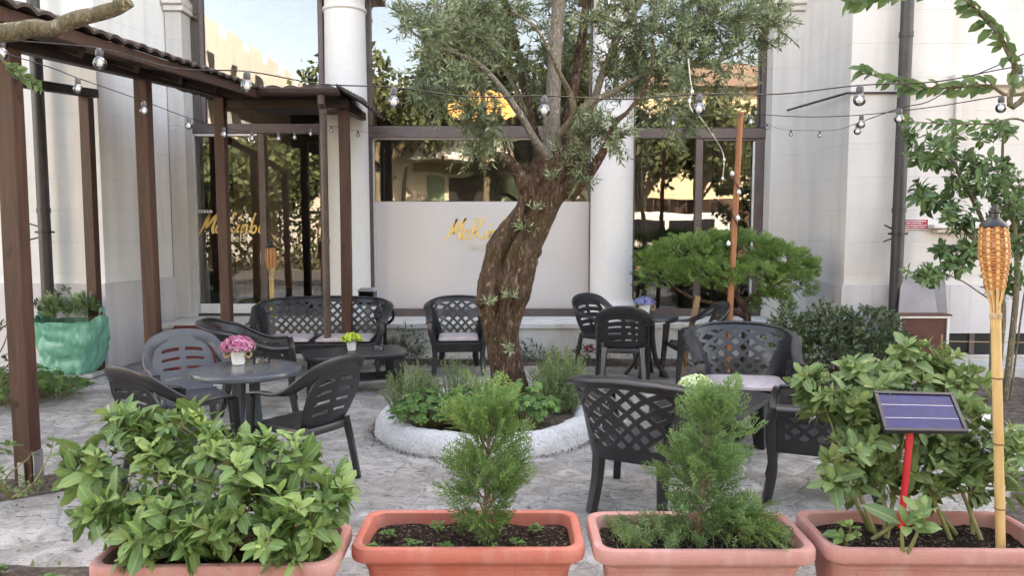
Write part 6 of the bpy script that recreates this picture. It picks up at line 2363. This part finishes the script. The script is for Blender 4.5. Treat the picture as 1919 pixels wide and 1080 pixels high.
small_leaf_bush('border_flower', 'small plant with magenta blooms beside the left leg of the slatted chair', 'plant', c, [(1098, 662, 18, 12, c.y, 0.12, 22)], 0.05, M['bush_leaf'])
mb = MB()
for _ in range(26):
    p = P(1104 + rnd(-9, 7), 652 + rnd(-5, 6), c.y + rnd(-0.1, 0))
    for k in range(5):
        mb.leaf4(p, rdir(), rdir(), 0.022, 0.018, rnd(0, 1))
o = [x for x in scene.objects if x.name.startswith('border_flower')][0]
mb.build('blossom', M['magenta'], o)

# right hand tree
tb = V((X(1885, 7.3), 7.3, 0.03))
st = []
for (px0, pts_) in ((1868, [(1862, 560), (1850, 440), (1800, 330), (1765, 270)]), (1900, [(1905, 540), (1900, 420), (1880, 330), (1880, 250)]), (1878, [(1880, 580), (1842, 470), (1770, 400), (1722, 365)]), (1890, [(1880, 600), (1830, 545), (1770, 515), (1715, 530)]), (1905, [(1925, 520), (1960, 420), (1985, 300)])):
    st.append([V((X(px0, 7.3), 7.3 + rnd(-0.06, 0.06), 0.02))] + [P(a, b_, 7.3 + rnd(-0.15, 0.15)) for a, b_ in pts_])
rt_ = leafy_shrub('garden_tree', 'multi stemmed young tree with drooping glossy leaves against the right wing', 'tree', tb, st,
                  blob_tips([(1770, 290, 60, 45, 7.3, 0.3, 34), (1840, 330, 60, 50, 7.3, 0.3, 34), (1895, 400, 45, 90, 7.3, 0.4, 44), (1735, 365, 40, 26, 7.3, 0.2, 16), (1795, 395, 50, 40, 7.2, 0.2, 18), (1800, 465, 45, 45, 7.25, 0.3, 24), (1735, 515, 42, 22, 7.2, 0.2, 18), (1885, 500, 45, 60, 7.3, 0.3, 24), (1850, 250, 50, 30, 7.3, 0.2, 14), (1960, 400, 60, 130, 7.3, 0.4, 34), (1715, 260, 20, 16, 7.2, 0.1, 6)]),
                  0.10, M['tree_leaf'], M['bark_branch'], rosette=5, pairs=4, ratio=0.40, up=-0.25, spread=0.9, foliage='crown', droop=0.25)
mb = MB()
for l in st[:3]:
    q = cr([tuple(p) for p in l], 6)
    mb.tube(q, [0.032 - 0.022 * k / (len(q) - 1) for k in range(len(q))], 9)
mb.build('trunk', M['bark_branch'], rt_, smooth=60)


def overhang(label, base, trunk, branches, leafL, mat, r0=0.05, cat='tree', tr=0.07, dens=0.020, ratio=0.5):
    root = thing('overhanging_tree', label, cat, base)
    mb = MB(); q = cr([tuple(p) for p in trunk], 6); mb.tube(q, [tr - 0.4 * tr * k / (len(q) - 1) for k in range(len(q))], 12)
    mb.build('trunk', M['bark_branch'], root, smooth=70)
    lm = MB()
    for pts_, ra, rb, leafy in branches:
        q = [V(p) for p in cr([tuple(p) for p in pts_], 8)]
        mb = MB()
        mb.tube(q, [ra + (rb - ra) * k / (len(q) - 1) for k in range(len(q))], 12 if ra > 0.02 else 7, fn=(lambda i, a, p: 1 + 0.16 * noise.noise((p.x * 16, p.z * 16, a * 0.6)) + (0.35 if i in (len(q) - 9, len(q) - 8, len(q) - 2) else 0) * max(0, math.cos(a - 2))) if ra > 0.02 else None)
        mb.build('branch', M['bark_branch'], root, smooth=70)
        if not leafy:
            continue
        k0 = int(len(q) * leafy)
        for a, b in zip(q[k0:], q[k0 + 1:]):
            d = (b - a); n = max(1, int(d.length / dens)); d.normalize()
            for j in range(n):
                p = a.lerp(b, j / n)
                for s in (-1, 1):
                    if random.random() < 0.15:
                        continue
                    o = V((0, rnd(-0.6, 0.4), -1)) if s < 0 else V((rnd(-0.3, 0.3), rnd(-0.5, 0.3), 0.55))
                    dd = (d * 0.75 + o * rnd(0.4, 0.9) + rdir() * 0.25).normalized()
                    L = leafL * rnd(0.7, 1.15)
                    lm.leaf8(p, dd, rdir() + V((0, -0.8, 0.6)), L, L * ratio, rnd(0.1, 0.85), 0.2, 0.3)
    lm.build('leaves', mat, root)
    return root


Yr = 2.75
tbase = V((3.3, 2.7, 0))
top_ = V((3.1, 2.7, 3.5))
overhang('leafy twigs arching in from the upper right corner in front of the white wall', tbase, [tbase, V((3.25, 2.7, 1.8)), top_],
         [([top_, V((2.6, 2.72, 3.4)), P(1935, 165, Yr), P(1900, 118, Yr), P(1868, 60, Yr), P(1815, 5, Yr), P(1760, -40, Yr)], 0.014, 0.004, 0.42),
          ([V((3.2, 2.7, 2.4)), V((2.6, 2.9, 2.5)), P(1930, 172, 3.0), P(1850, 160, 3.0), P(1760, 165, 3.05), P(1690, 158, 3.1), P(1612, 132, 3.1)], 0.010, 0.002, 0.45),
          ([V((3.2, 2.7, 3.2)), V((2.4, 2.7, 3.0)), P(1800, -25, Yr), P(1720, -30, Yr), P(1650, -12, Yr), P(1590, 2, Yr)], 0.010, 0.002, 0.5),
          ([V((3.25, 2.7, 1.6)), V((2.7, 3.6, 1.9)), P(1925, 230, 4.2), P(1850, 232, 4.2), P(1770, 232, 4.3), P(1690, 226, 4.3)], 0.009, 0.002, 0.5)],
         0.062, M['tree_leaf'], dens=0.028)
lb_ = V((-2.75, 2.6, 0)); lt_ = V((-2.7, 2.6, 2.2))
overhang('thick sawn off grey branch reaching in from the upper left corner', lb_, [lb_, V((-2.72, 2.6, 1.2)), lt_, V((-2.6, 2.6, 3.2))],
         [([lt_, V((-2.2, 2.55, 2.36)), P(-30, 66, 2.5), P(60, 52, 2.5), P(98, 54, 2.5), P(140, 36, 2.5), P(190, 24, 2.5), P(222, 14, 2.5), P(244, 2, 2.5)], 0.032, 0.020, 0),
          ([V((-2.7, 2.6, 2.1)), V((-2.1, 2.5, 2.3)), P(-30, 95, 2.5), P(10, 118, 2.5), P(40, 140, 2.5), P(72, 160, 2.5)], 0.006, 0.002, 0.6)],
         0.034, M['tree_leaf'], dens=0.03)

# ================================================================== PLANTS IN THE TREE BED


def rosemary(name, label, c, rx, ry, h, n, mat, group=None, needle=0.027, lw=0.0062):
    root = thing(name, label, 'herb', c, 0, group)
    sm, lm = MB(), MB()
    for _ in range(n):
        a, r = rnd(0, 2 * PI), math.sqrt(random.random())
        p = V(c) + V((math.cos(a) * r * rx * 0.6, math.sin(a) * r * ry * 0.6, 0))
        e = V(c) + V((math.cos(a) * r * rx * 1.1, math.sin(a) * r * ry * 1.1, h * (1.05 - 0.45 * r * r) * rnd(0.7, 1.1)))
        path = [V(q) for q in cr([p, p.lerp(e, 0.55) + rdir() * 0.02 + V((0, 0, 0.02)), e], 5)]
        sm.tube(path, 0.002, 4, cap=False)
        tone = rnd(0.2, 0.7)
        for a_, b_ in zip(path[1:], path[2:]):
            m = max(2, int((b_ - a_).length / 0.006))
            d = (b_ - a_).normalized()
            for k in range(m):
                q = a_.lerp(b_, k / m)
                dd = (d * 0.7 + rdir()).normalized()
                lm.leaf4(q, dd, rdir(), needle * rnd(0.7, 1.2), lw, min(1, max(0, tone + rnd(-0.25, 0.3))))
    sm.build('stems', M['green_twig'], root)
    lm.build('foliage', mat, root)
    return root


def herb(name, label, c, rx, ry, h, n, L, mat, cat='herb', group=None):
    root = thing(name, label, cat, c, 0, group)
    sm, lm = MB(), MB()
    for _ in range(n):
        a, r = rnd(0, 2 * PI), math.sqrt(random.random())
        e = V(c) + V((math.cos(a) * r * rx, math.sin(a) * r * ry, h * (1.0 - 0.5 * r * r) * rnd(0.55, 1.1)))
        sm.tube([V(c) + V((math.cos(a) * r * rx * 0.4, math.sin(a) * r * ry * 0.4, 0)), e], [0.0025, 0.0015], 4, cap=False)
        up = V((math.cos(a) * 0.4, math.sin(a) * 0.4 - 0.25, 1)) + rdir() * 0.35
        up.normalize()
        u = up.orthogonal().normalized(); w = up.cross(u)
        t = rnd(0.1, 0.9); l = L * rnd(0.7, 1.15); a0 = rnd(0, 6)
        for k in range(5):
            aa = a0 + k * 2 * PI / 5
            lm.leaf8(e, (u * math.cos(aa) + w * math.sin(aa) + up * 0.1).normalized(), up, l, l * 0.75, min(1, max(0, t + rnd(-0.15, 0.15))), 0.15, 0.15)
    sm.build('stems', M['green_twig'], root)
    lm.build('foliage', mat, root)
    return root


zb_ = 0.15
GR = 'herbs growing in the olive bed'
rosemary('rosemary_plant', 'grey green rosemary at the left inside the white bed rim', V((-0.86, 6.40, zb_)), 0.26, 0.34, 0.40, 130, M['rosemary'], GR)
rosemary('rosemary_plant', 'dense upright rosemary at the right inside the white bed rim', V((0.42, 6.55, zb_)), 0.27, 0.36, 0.52, 210, M['rosemary'], GR)
rosemary('rosemary_plant', 'loose rosemary just left of the olive trunk', V((-0.50, 6.62, zb_)), 0.26, 0.26, 0.40, 80, M['rosemary'], GR)
herb('herb_plant', 'round leaved bright herb by the left rim of the olive bed', V((-0.68, 5.98, zb_)), 0.30, 0.20, 0.28, 120, 0.044, M['herb'], group=GR)
herb('herb_plant', 'low bright green herb mound in the centre of the olive bed, before the trunk', V((-0.28, 5.88, zb_)), 0.34, 0.22, 0.34, 150, 0.044, M['herb'], group=GR)
herb('herb_plant', 'leafy herb right of the trunk base, next to the dense rosemary', V((0.10, 5.98, zb_)), 0.28, 0.24, 0.34, 130, 0.044, M['herb'], group=GR)

# ================================================================== LEFT SIDE
herb('bed_weed', 'broad green weed clump right of the near pergola post at the bed edge', G(108, 745), 0.30, 0.35, 0.20, 60, 0.045, M['herb'], 'weed', 'weeds in the left beds')
herb('bed_weed', 'green weed clump left of the near pergola post', G(20, 760), 0.45, 0.4, 0.42, 90, 0.050, M['herb'], 'weed', 'weeds in the left beds')
herb('bed_weed', 'low weed clump behind the near pergola post', G(60, 735), 0.45, 0.35, 0.25, 70, 0.045, M['herb'], 'weed', 'weeds in the left beds')
c = G(20, 935)
leafy_shrub('creeper_plant', 'trailing grey green creeper around the foot of the near pergola post', 'plant', c,
            [[c, P(10, 900, 4.6), P(40, 870, 4.65)], [c, P(60, 910, 4.6), P(95, 850, 4.7)], [c, P(-20, 880, 4.6), P(0, 840, 4.6)]],
            [P(60, 850, 4.72), P(100, 825, 4.75), P(20, 835, 4.7), P(0, 880, 4.6), P(40, 895, 4.6), P(75, 905, 4.62), P(-10, 850, 4.6), P(15, 915, 4.5), P(40, 925, 4.5), P(-15, 905, 4.5)], 0.06, M['laurel_dull'], M['green_twig'], rosette=4, pairs=3, ratio=0.5)
c = V((-5.6, 7.6, 0))
leafy_shrub('wall_shrub', 'thin twiggy shrub at the left picture edge beside the green bag', 'shrub', c,
            [[c, P(0, 660, 7.7), P(20, 600, 7.8)], [c, P(-20, 640, 7.7), P(60, 575, 7.9), P(120, 545, 8.0)], [c, P(10, 690, 7.6), P(30, 650, 7.6)]],
            [P(125, 543, 8.0), P(105, 550, 8.0), P(70, 572, 7.9), P(20, 590, 7.8), P(0, 610, 7.8), P(30, 640, 7.7), P(10, 670, 7.6), P(-10, 640, 7.7), P(35, 690, 7.5), P(0, 700, 7.5), P(20, 720, 7.5), P(-15, 690, 7.5), P(40, 610, 7.8)], 0.07, M['bush_leaf'], M['twig'], rosette=5, pairs=5, ratio=0.4)
weeds('clover_seedling', 'small weed seedling in the soil at the lower left corner', [(-2.35, 3.45, 0.03), (-2.2, 3.5, 0.03), (-2.55, 3.62, 0.03), (-2.5, 3.35, 0.03)], 0.03, M['herb'], 'weed', 8, group='weeds in the lower left corner')

# green bag with shrub
YBg = 8.75
bx0, bx1 = X(72, YBg), X(182, YBg)
bc = V(((bx0 + bx1) / 2, YBg, 0.052))
bw = (bx1 - bx0) / 2
bh = Z(600, YBg) - 0.052
bag = thing('plastic_bag', 'crumpled green plastic bag with two ears wrapped around a potted shrub', 'bag', bc)


def bagf(u, v):
    a = 2 * PI * u
    ca, sa = math.cos(a), math.sin(a)
    w = bw * (0.66 + 0.34 * min(1, v / 0.55) ** 0.5) * (1 + 0.03 * math.sin(v * 7 + 2) + 0.05 * noise.noise((ca * 1.3, v * 3, 4)))
    d = 0.25 * (0.85 + 0.15 * v)
    x = w * math.copysign(abs(ca) ** 0.55, ca)
    y = d * math.copysign(abs(sa) ** 0.75, sa)
    ear = max(0, abs(ca) - 0.72) / 0.28
    top = bh * (1 + 0.11 * ear ** 1.5)
    z = v * top
    f = 0.05 * noise.noise((ca * 1.6, sa * 1.6 + v, v * 2.2)) + 0.05 * abs(noise.noise((ca * 3 + v * 1.4, sa * 3, v * 3.2))) + 0.012 * noise.noise((ca * 8 + v * 4, sa * 8, v * 7))
    n = V((ca, sa, 0))
    return (bc.x + x + n.x * f - 0.02 * ear * v, bc.y + y + n.y * f, bc.z + z + 0.02 * noise.noise((a * 4, v * 3, 1)) * v)


mb = MB()
mb.grid(bagf, [k / 120 for k in range(121)], [k / 30 for k in range(31)])
mb.build('sheet', M['green_bag'], bag, smooth=80, solid=0.004)
for s in (-1, 1):
    mb = MB()
    e = V((bc.x + s * bw * 0.96, bc.y - 0.05, bc.z + bh * 1.10))
    pts = [e + V((0, 0.02, -0.03)), e + V((s * 0.03, 0, 0.05)), e + V((s * 0.02, 0.1, 0.06)), e + V((0, 0.13, -0.03))]
    mb.sweep(cr(pts, 6), [V((0, 0.3, 1))] * 19, 0.05, 0.006)
    mb.build('handle', M['green_bag'], bag, smooth=60)
mb = MB()
mb.lathe([(0.0, 0.0), (0.19, 0.0), (0.22, bh * 0.86), (0.0, bh * 0.9)], 20, (bc.x, bc.y, bc.z + 0.006))
sh = thing('bagged_conifer', 'bushy two tufted conifer sticking out of the green bag', 'conifer', bc)
mb.build('root_ball', M['bed'], sh)
lm = MB()
for px, py, rx, ry, n in ((98, 580, 26, 18, 70), (150, 578, 28, 18, 80), (125, 592, 46, 12, 60)):
    for _ in range(n):
        d = rdir(); d.z = abs(d.z)
        p = P(px + d.x * rx * 0.7, py + 8 - d.z * ry, YBg + d.y * 0.14)
        spray(lm, p, (V((d.x * 0.7, d.y * 0.7, 0.7 + d.z)) + rdir() * 0.3).normalized(), rnd(0.09, 0.17), rnd(0.2, 0.7), leafw=0.007, density=0.6, blade=0.026)
lm.build('foliage', M['rosemary'], sh)

# red carpeted ramp at the entrance
mb = MB()
xr0, xr1 = -4.42, -3.42
mb.hexa([(xr0, 9.05, 0.008), (xr1, 9.05, 0.008), (xr1, 9.84, 0.008), (xr0, 9.84, 0.008)], [(xr0, 9.05, 0.03), (xr1, 9.05, 0.03), (xr1, 9.84, ZS - 0.02), (xr0, 9.84, ZS - 0.02)])
tag(mb.build('entrance_ramp', M['red_mat'], origin=(-3.9, 9.4, 0), bevel=0.008), 'dark red carpeted ramp leading up to the entrance door', 'ramp')

# stand ashtray and hose reel by the left column
Ya = 9.62
ab = thing('litter_bin', 'small steel ashtray bin on a post beside the left stone column', 'bin', (X(687, Ya), Ya, 0.0))
xa_ = X(687, Ya)
mb = MB(); mb.tube([(xa_, Ya, 0.0), (xa_, Ya, Z(570, Ya))], 0.03, 12); mb.lathe([(0.12, 0), (0.12, 0.02), (0.03, 0.03)], 20, (xa_, Ya, 0.0)); mb.build('post', M['steel'], ab, smooth=40)
z0_, z1_ = Z(568, Ya), Z(545, Ya)
mb = MB()
mb.box(xa_ - 0.10, xa_ - 0.085, Ya - 0.1, Ya + 0.1, z0_, z1_); mb.box(xa_ + 0.085, xa_ + 0.10, Ya - 0.1, Ya + 0.1, z0_, z1_); mb.box(xa_ - 0.085, xa_ + 0.085, Ya + 0.08, Ya + 0.1, z0_, z1_); mb.box(xa_ - 0.10, xa_ + 0.10, Ya - 0.1, Ya + 0.1, z0_ - 0.02, z0_ - 0.001)
mb.build('casing', M['black'], ab)
mb = MB(); mb.hexa([(xa_ - 0.12, Ya - 0.12, z1_), (xa_ + 0.12, Ya - 0.12, z1_), (xa_ + 0.12, Ya + 0.12, z1_), (xa_ - 0.12, Ya + 0.12, z1_)], [(xa_ - 0.08, Ya - 0.08, z1_ + 0.035), (xa_ + 0.08, Ya - 0.08, z1_ + 0.035), (xa_ + 0.08, Ya + 0.08, z1_ + 0.035), (xa_ - 0.08, Ya + 0.08, z1_ + 0.035)])
mb.build('lid', M['steel'], ab, bevel=0.004)
Yh = 9.62
hr = thing('hose_reel', 'coil of black hose on the step edge right of the ashtray bin', 'hose', (X(718, Yh), Yh, 0.0))
ch_ = V((X(718, Yh), Yh + 0.02, Z(590, Yh)))
mb = MB()
pts = []
for k in range(120):
    a = k / 120 * 2 * PI * 5
    pts.append(ch_ + V((math.cos(a) * (0.125 - 0.004 * (k // 24)), -0.03 + 0.06 * ((k / 24) % 5) / 5, math.sin(a) * (0.125 - 0.004 * (k // 24)))))
mb.tube(pts, 0.012, 7); mb.build('hose', M['cable'], hr, smooth=60)
mb = MB(); mb.tube([ch_ + V((0, -0.05, 0)), ch_ + V((0, 0.06, 0))], 0.075, 20); mb.box(ch_.x - 0.02, ch_.x + 0.02, ch_.y - 0.02, ch_.y + 0.02, 0.0, ch_.z - 0.08)
mb.build('drum', M['black'], hr, smooth=40)

# boards leaning on the right wing
mb = MB()
p = [P(1684, 588, 8.60), P(1758, 588, 8.60), P(1747, 517, 8.86), P(1690, 517, 8.86)]
mb.hexa([p[0], p[1], p[1] + V((0, 0.02, 0)), p[0] + V((0, 0.02, 0))], [p[3], p[2], p[2] + V((0, 0.02, 0)), p[3] + V((0, 0.02, 0))])
tag(mb.build('leaning_board', M['grey_board'], origin=p[0], bevel=0.004), 'plain grey board leaning on the right wing beside the drainpipe', 'board')
mb = MB()
p = [P(1752, 588, 8.70), P(1776, 588, 8.70), P(1771, 516, 8.88), P(1742, 516, 8.88)]
mb.hexa([p[0], p[1], p[1] + V((0, 0.02, 0)), p[0] + V((0, 0.02, 0))], [p[3], p[2], p[2] + V((0, 0.02, 0)), p[3] + V((0, 0.02, 0))])
tag(mb.build('leaning_board', surf('dark_grey_board', (0.17, 0.16, 0.16), (0.21, 0.2, 0.2), 3.0, 0.7, 0.1), origin=p[0], bevel=0.004), 'narrower darker board leaning behind the plain grey board', 'board')
fx0, fx1, fz0, fz1 = X(1688, 8.5), X(1782, 8.5), 0.04, Z(590, 8.5)
fp = thing('old_cabinet', 'reddish brown cabinet side with white edging standing under the grey boards', 'cabinet', ((fx0 + fx1) / 2, 8.5, 0.02))
mb = MB(); mb.box(fx0 + 0.02, fx1 - 0.02, 8.45, 8.49, fz0 + 0.02, fz1 - 0.035); mb.build('panel', M['red_brown'], fp)
mb = MB(); mb.box(fx0, fx1, 8.43, 8.58, fz1 - 0.034, fz1 - 0.008); mb.box(fx0, fx0 + 0.025, 8.43, 8.58, fz0, fz1 - 0.035); mb.box(fx1 - 0.025, fx1, 8.43, 8.58, fz0, fz1 - 0.035)
mb.build('edging', M['whiteplate'], fp, bevel=0.003)
mb = MB(); mb.box(fx0 - 0.03, fx1 + 0.02, 8.42, 8.6, fz1 - 0.007, fz1 + 0.012); mb.build('top', M['red_brown'], fp, bevel=0.003)
# red notice on the wall
Ysg = 8.985
sgn = thing('wall_notice', 'small red notice with rows of white writing right of the drainpipe', 'sign', P(1714, 420, Ysg))
mb = MB(); pxbox(mb, 1688, 410, 1741, 430, Ysg - 0.004, 0.004); mb.build('border', M['white_letter'], sgn)
mb = MB(); pxbox(mb, 1690, 411.3, 1739, 428.7, Ysg - 0.0065, 0.002); mb.build('plate', M['red_sign'], sgn)
mb = MB()
for y0_, y1_, xa0, xa1 in ((413.0, 415.4, 1694, 1735), (416.8, 419.2, 1698, 1729), (421.2, 423.4, 1691, 1737), (424.9, 427.1, 1691, 1737)):
    xx = xa0
    while xx < xa1:
        w = rnd(0.5, 1.1)
        pxbox(mb, xx, y0_ + rnd(0, 0.5), min(xx + w, xa1), y1_ - rnd(0, 0.4), Ysg - 0.0085, 0.0015)
        xx += w + (rnd(0.3, 0.5) if random.random() < 0.82 else 1.3)
mb.build('writing', M['white_letter'], sgn)
# garden wires and a plant label
gwr = thing('garden_wire', 'pair of thin rusty wires strung along the foot of the right wing', 'wire', (X(1775, 8.3), 8.3, 0))
for py in (640, 669):
    mb = MB(); a = P(1775, py, 8.3); mb.tube(cr([a, a + V((0.8, 0, -0.012)), a + V((2.2, -0.1, 0.0))], 5), 0.005, 5); mb.build('wire', M['rope'], gwr)
for x in (X(1775, 8.3), X(1775, 8.3) + 2.2):
    mb = MB(); mb.tube([(x, 8.3 if x < 6 else 8.2, 0), (x, 8.3 if x < 6 else 8.2, 0.55)], 0.012, 8); mb.build('stake', M['stake_pale'], gwr)
c = G(1848, 800)
mb = MB()
mb.hexa([c + V((-0.04, 0, 0)), c + V((0.03, 0, 0)), c + V((0.03, 0.003, 0)), c + V((-0.04, 0.003, 0))], [c + V((-0.03, 0.02, 0.16)), c + V((0.05, 0.02, 0.175)), c + V((0.05, 0.023, 0.175)), c + V((-0.03, 0.023, 0.16))])
tag(mb.build('plant_label', M['paper'], origin=c), 'blank white plant label standing in the soil left of the front torch pole', 'label')

# litter of leaves and crumbs over the paving
lm = MB()
for _ in range(900):
    x, y = rnd(-5, 5), rnd(3.0, 9.5)
    if (V((x, y, 0)) - RC).length < RR + 0.03:
        continue
    p = V((x, y, 0.008))
    d = V((rnd(-1, 1), rnd(-1, 1), rnd(-0.05, 0.25))).normalized()
    s = rnd(0.008, 0.03)
    lm.leaf4(p, d, V((0, 0, 1)) + rdir() * 0.3, s, s * 0.5, rnd(0, 0.9))
tag(lm.build('fallen_leaves', leafmat('dry_leaf', (0.025, 0.018, 0.012), (0.07, 0.05, 0.03), (0.20, 0.15, 0.08), 0.9, 0.05)), 'dry leaf litter scattered over the paving', 'litter', kind='stuff')
lm = MB()
for x0, x1, y0_, y1_, n in ((-1.7, 2.2, 9.38, 9.78, 420), (-4.4, -2.2, 3.1, 3.7, 260), (-5.1, -2.8, 4.5, 5.2, 260), (2.6, 6.5, 6.2, 8.7, 900), (2.9, 5.2, 3.1, 5.1, 400)):
    for _ in range(n):
        p = V((rnd(x0, x1), rnd(y0_, y1_), 0.03 + rnd(0, 0.025)))
        d = V((rnd(-1, 1), rnd(-1, 1), rnd(-0.1, 0.7))).normalized()
        s = rnd(0.015, 0.05)
        lm.leaf4(p, d, V((0, 0, 1)) + rdir() * 0.4, s, s * 0.5, rnd(0, 1))
for k in range(1500):
    a = rnd(0, 2 * PI); r = RR + 0.035 + abs(random.gauss(0, 0.03))
    p = V((RC.x + r * math.cos(a), RC.y + r * math.sin(a), 0.006 + rnd(0, 0.012)))
    d = V((rnd(-1, 1), rnd(-1, 1), rnd(-0.1, 0.5))).normalized()
    s = rnd(0.008, 0.022)
    lm.leaf4(p, d, V((0, 0, 1)) + rdir() * 0.4, s, s * 0.7, rnd(0, 0.35))
tag(lm.build('bed_litter', leafmat('bed_litter_leaf', (0.05, 0.035, 0.022), (0.13, 0.10, 0.06), (0.13, 0.19, 0.06), 0.9, 0.05)), 'dead leaves and small sprouts over the planting beds', 'litter', kind='stuff')

# ================================================================== MIRRORED TREES BEHIND THE PHOTOGRAPHER


def far_tree(label, x, y, h, rc, n=1500):
    root = thing('street_tree', label, 'tree', (x, y, 0), 0, 'trees across the street')
    mb = MB()
    c = V((x, y, h - rc))
    mb.tube([(x, y, 0), (x + 0.1, y, h * 0.35), c], [0.22, 0.17, 0.1], 10)
    ce = []
    for k in range(7):
        d = rdir(); d.z = abs(d.z) * 0.8
        e = c + d * rc * 0.7
        ce.append(e)
        mb.tube([V((x, y, h * 0.35)), (V((x, y, h * 0.4)) + e) / 2, e], [0.1, 0.07, 0.03], 6)
    mb.build('trunk', M['bark_branch'], root, smooth=60)
    lm = MB()
    for k in range(n):
        e = random.choice(ce)
        p = e + rdir() * rc * 0.55 * random.random() ** 0.4
        for j in range(3):
            lm.leaf4(p + rdir() * 0.2, rdir(), rdir(), rnd(0.22, 0.42), 0.2, rnd(0, 1))
    lm.build('crown', M['far_leaf'], root)


for x, y, h, rc, lab in ((-5.6, -10.0, 9.0, 3.0, 'dark street tree mirrored left of the olive in the upper middle pane'), (-1.2, -10.8, 10.5, 2.6, 'tall street tree mirrored behind the olive crown'),
                         (3.4, -10.6, 9.5, 2.8, 'street tree mirrored beside the right column'), (7.2, -8.6, 7.0, 2.6, 'street tree mirrored at the right edge of the panes'), (5.0, -8.2, 6.2, 1.9, 'bushy street tree mirrored over the parked van'), (-9.5, -8.4, 5.6, 2.4, 'low street tree mirrored in the entrance door'),
                         (-12.5, -10.2, 5.0, 1.9, 'small street tree mirrored at the far left of the door')):
    far_tree(lab, x, y, h, rc)

# ================================================================== LIGHT
SUN_EL, SUN_AZ = R(40), R(24)          # sun stands behind the hotel, so the terrace lies in its shade
sd = V((math.sin(SUN_AZ) * math.cos(SUN_EL), math.cos(SUN_AZ) * math.cos(SUN_EL), math.sin(SUN_EL)))
ld = bpy.data.lights.new('sun', 'SUN'); ld.energy = 3.2; ld.angle = R(0.5); ld.color = (1.0, 0.96, 0.91)
lo = bpy.data.objects.new('sun', ld); COL.objects.link(lo)
lo.rotation_euler = sd.to_track_quat('Z', 'Y').to_euler(); lo.location = (0, 0, 30)
w = bpy.data.worlds.new('World'); scene.world = w; w.use_nodes = True
nt = w.node_tree; nt.nodes.clear()
sky = nt.nodes.new('ShaderNodeTexSky'); sky.sky_type = 'NISHITA'; sky.sun_disc = False
sky.sun_elevation = SUN_EL; sky.sun_rotation = SUN_AZ; sky.air_density = 1.0; sky.dust_density = 2.5; sky.ozone_density = 1.0
bg = nt.nodes.new('ShaderNodeBackground'); bg.inputs['Strength'].default_value = 0.15
ow = nt.nodes.new('ShaderNodeOutputWorld')
nt.links.new(sky.outputs[0], bg.inputs[0]); nt.links.new(bg.outputs[0], ow.inputs[0])

vs_ = scene.view_settings
vs_.view_transform = 'Standard'; vs_.look = 'None'; vs_.gamma = 1.0; vs_.use_curve_mapping = False
vs_.exposure = 3.45
vs_.use_white_balance = True
vs_.white_balance_temperature = 10000
vs_.white_balance_tint = 15
scene.render.engine = 'CYCLES'
cy = scene.cycles
cy.max_bounces = 9; cy.diffuse_bounces = 4; cy.glossy_bounces = 4; cy.transmission_bounces = 6; cy.transparent_max_bounces = 16
cy.caustics_reflective = False; cy.caustics_refractive = False
cy.sample_clamp_indirect = 6.0
cy.use_denoising = True
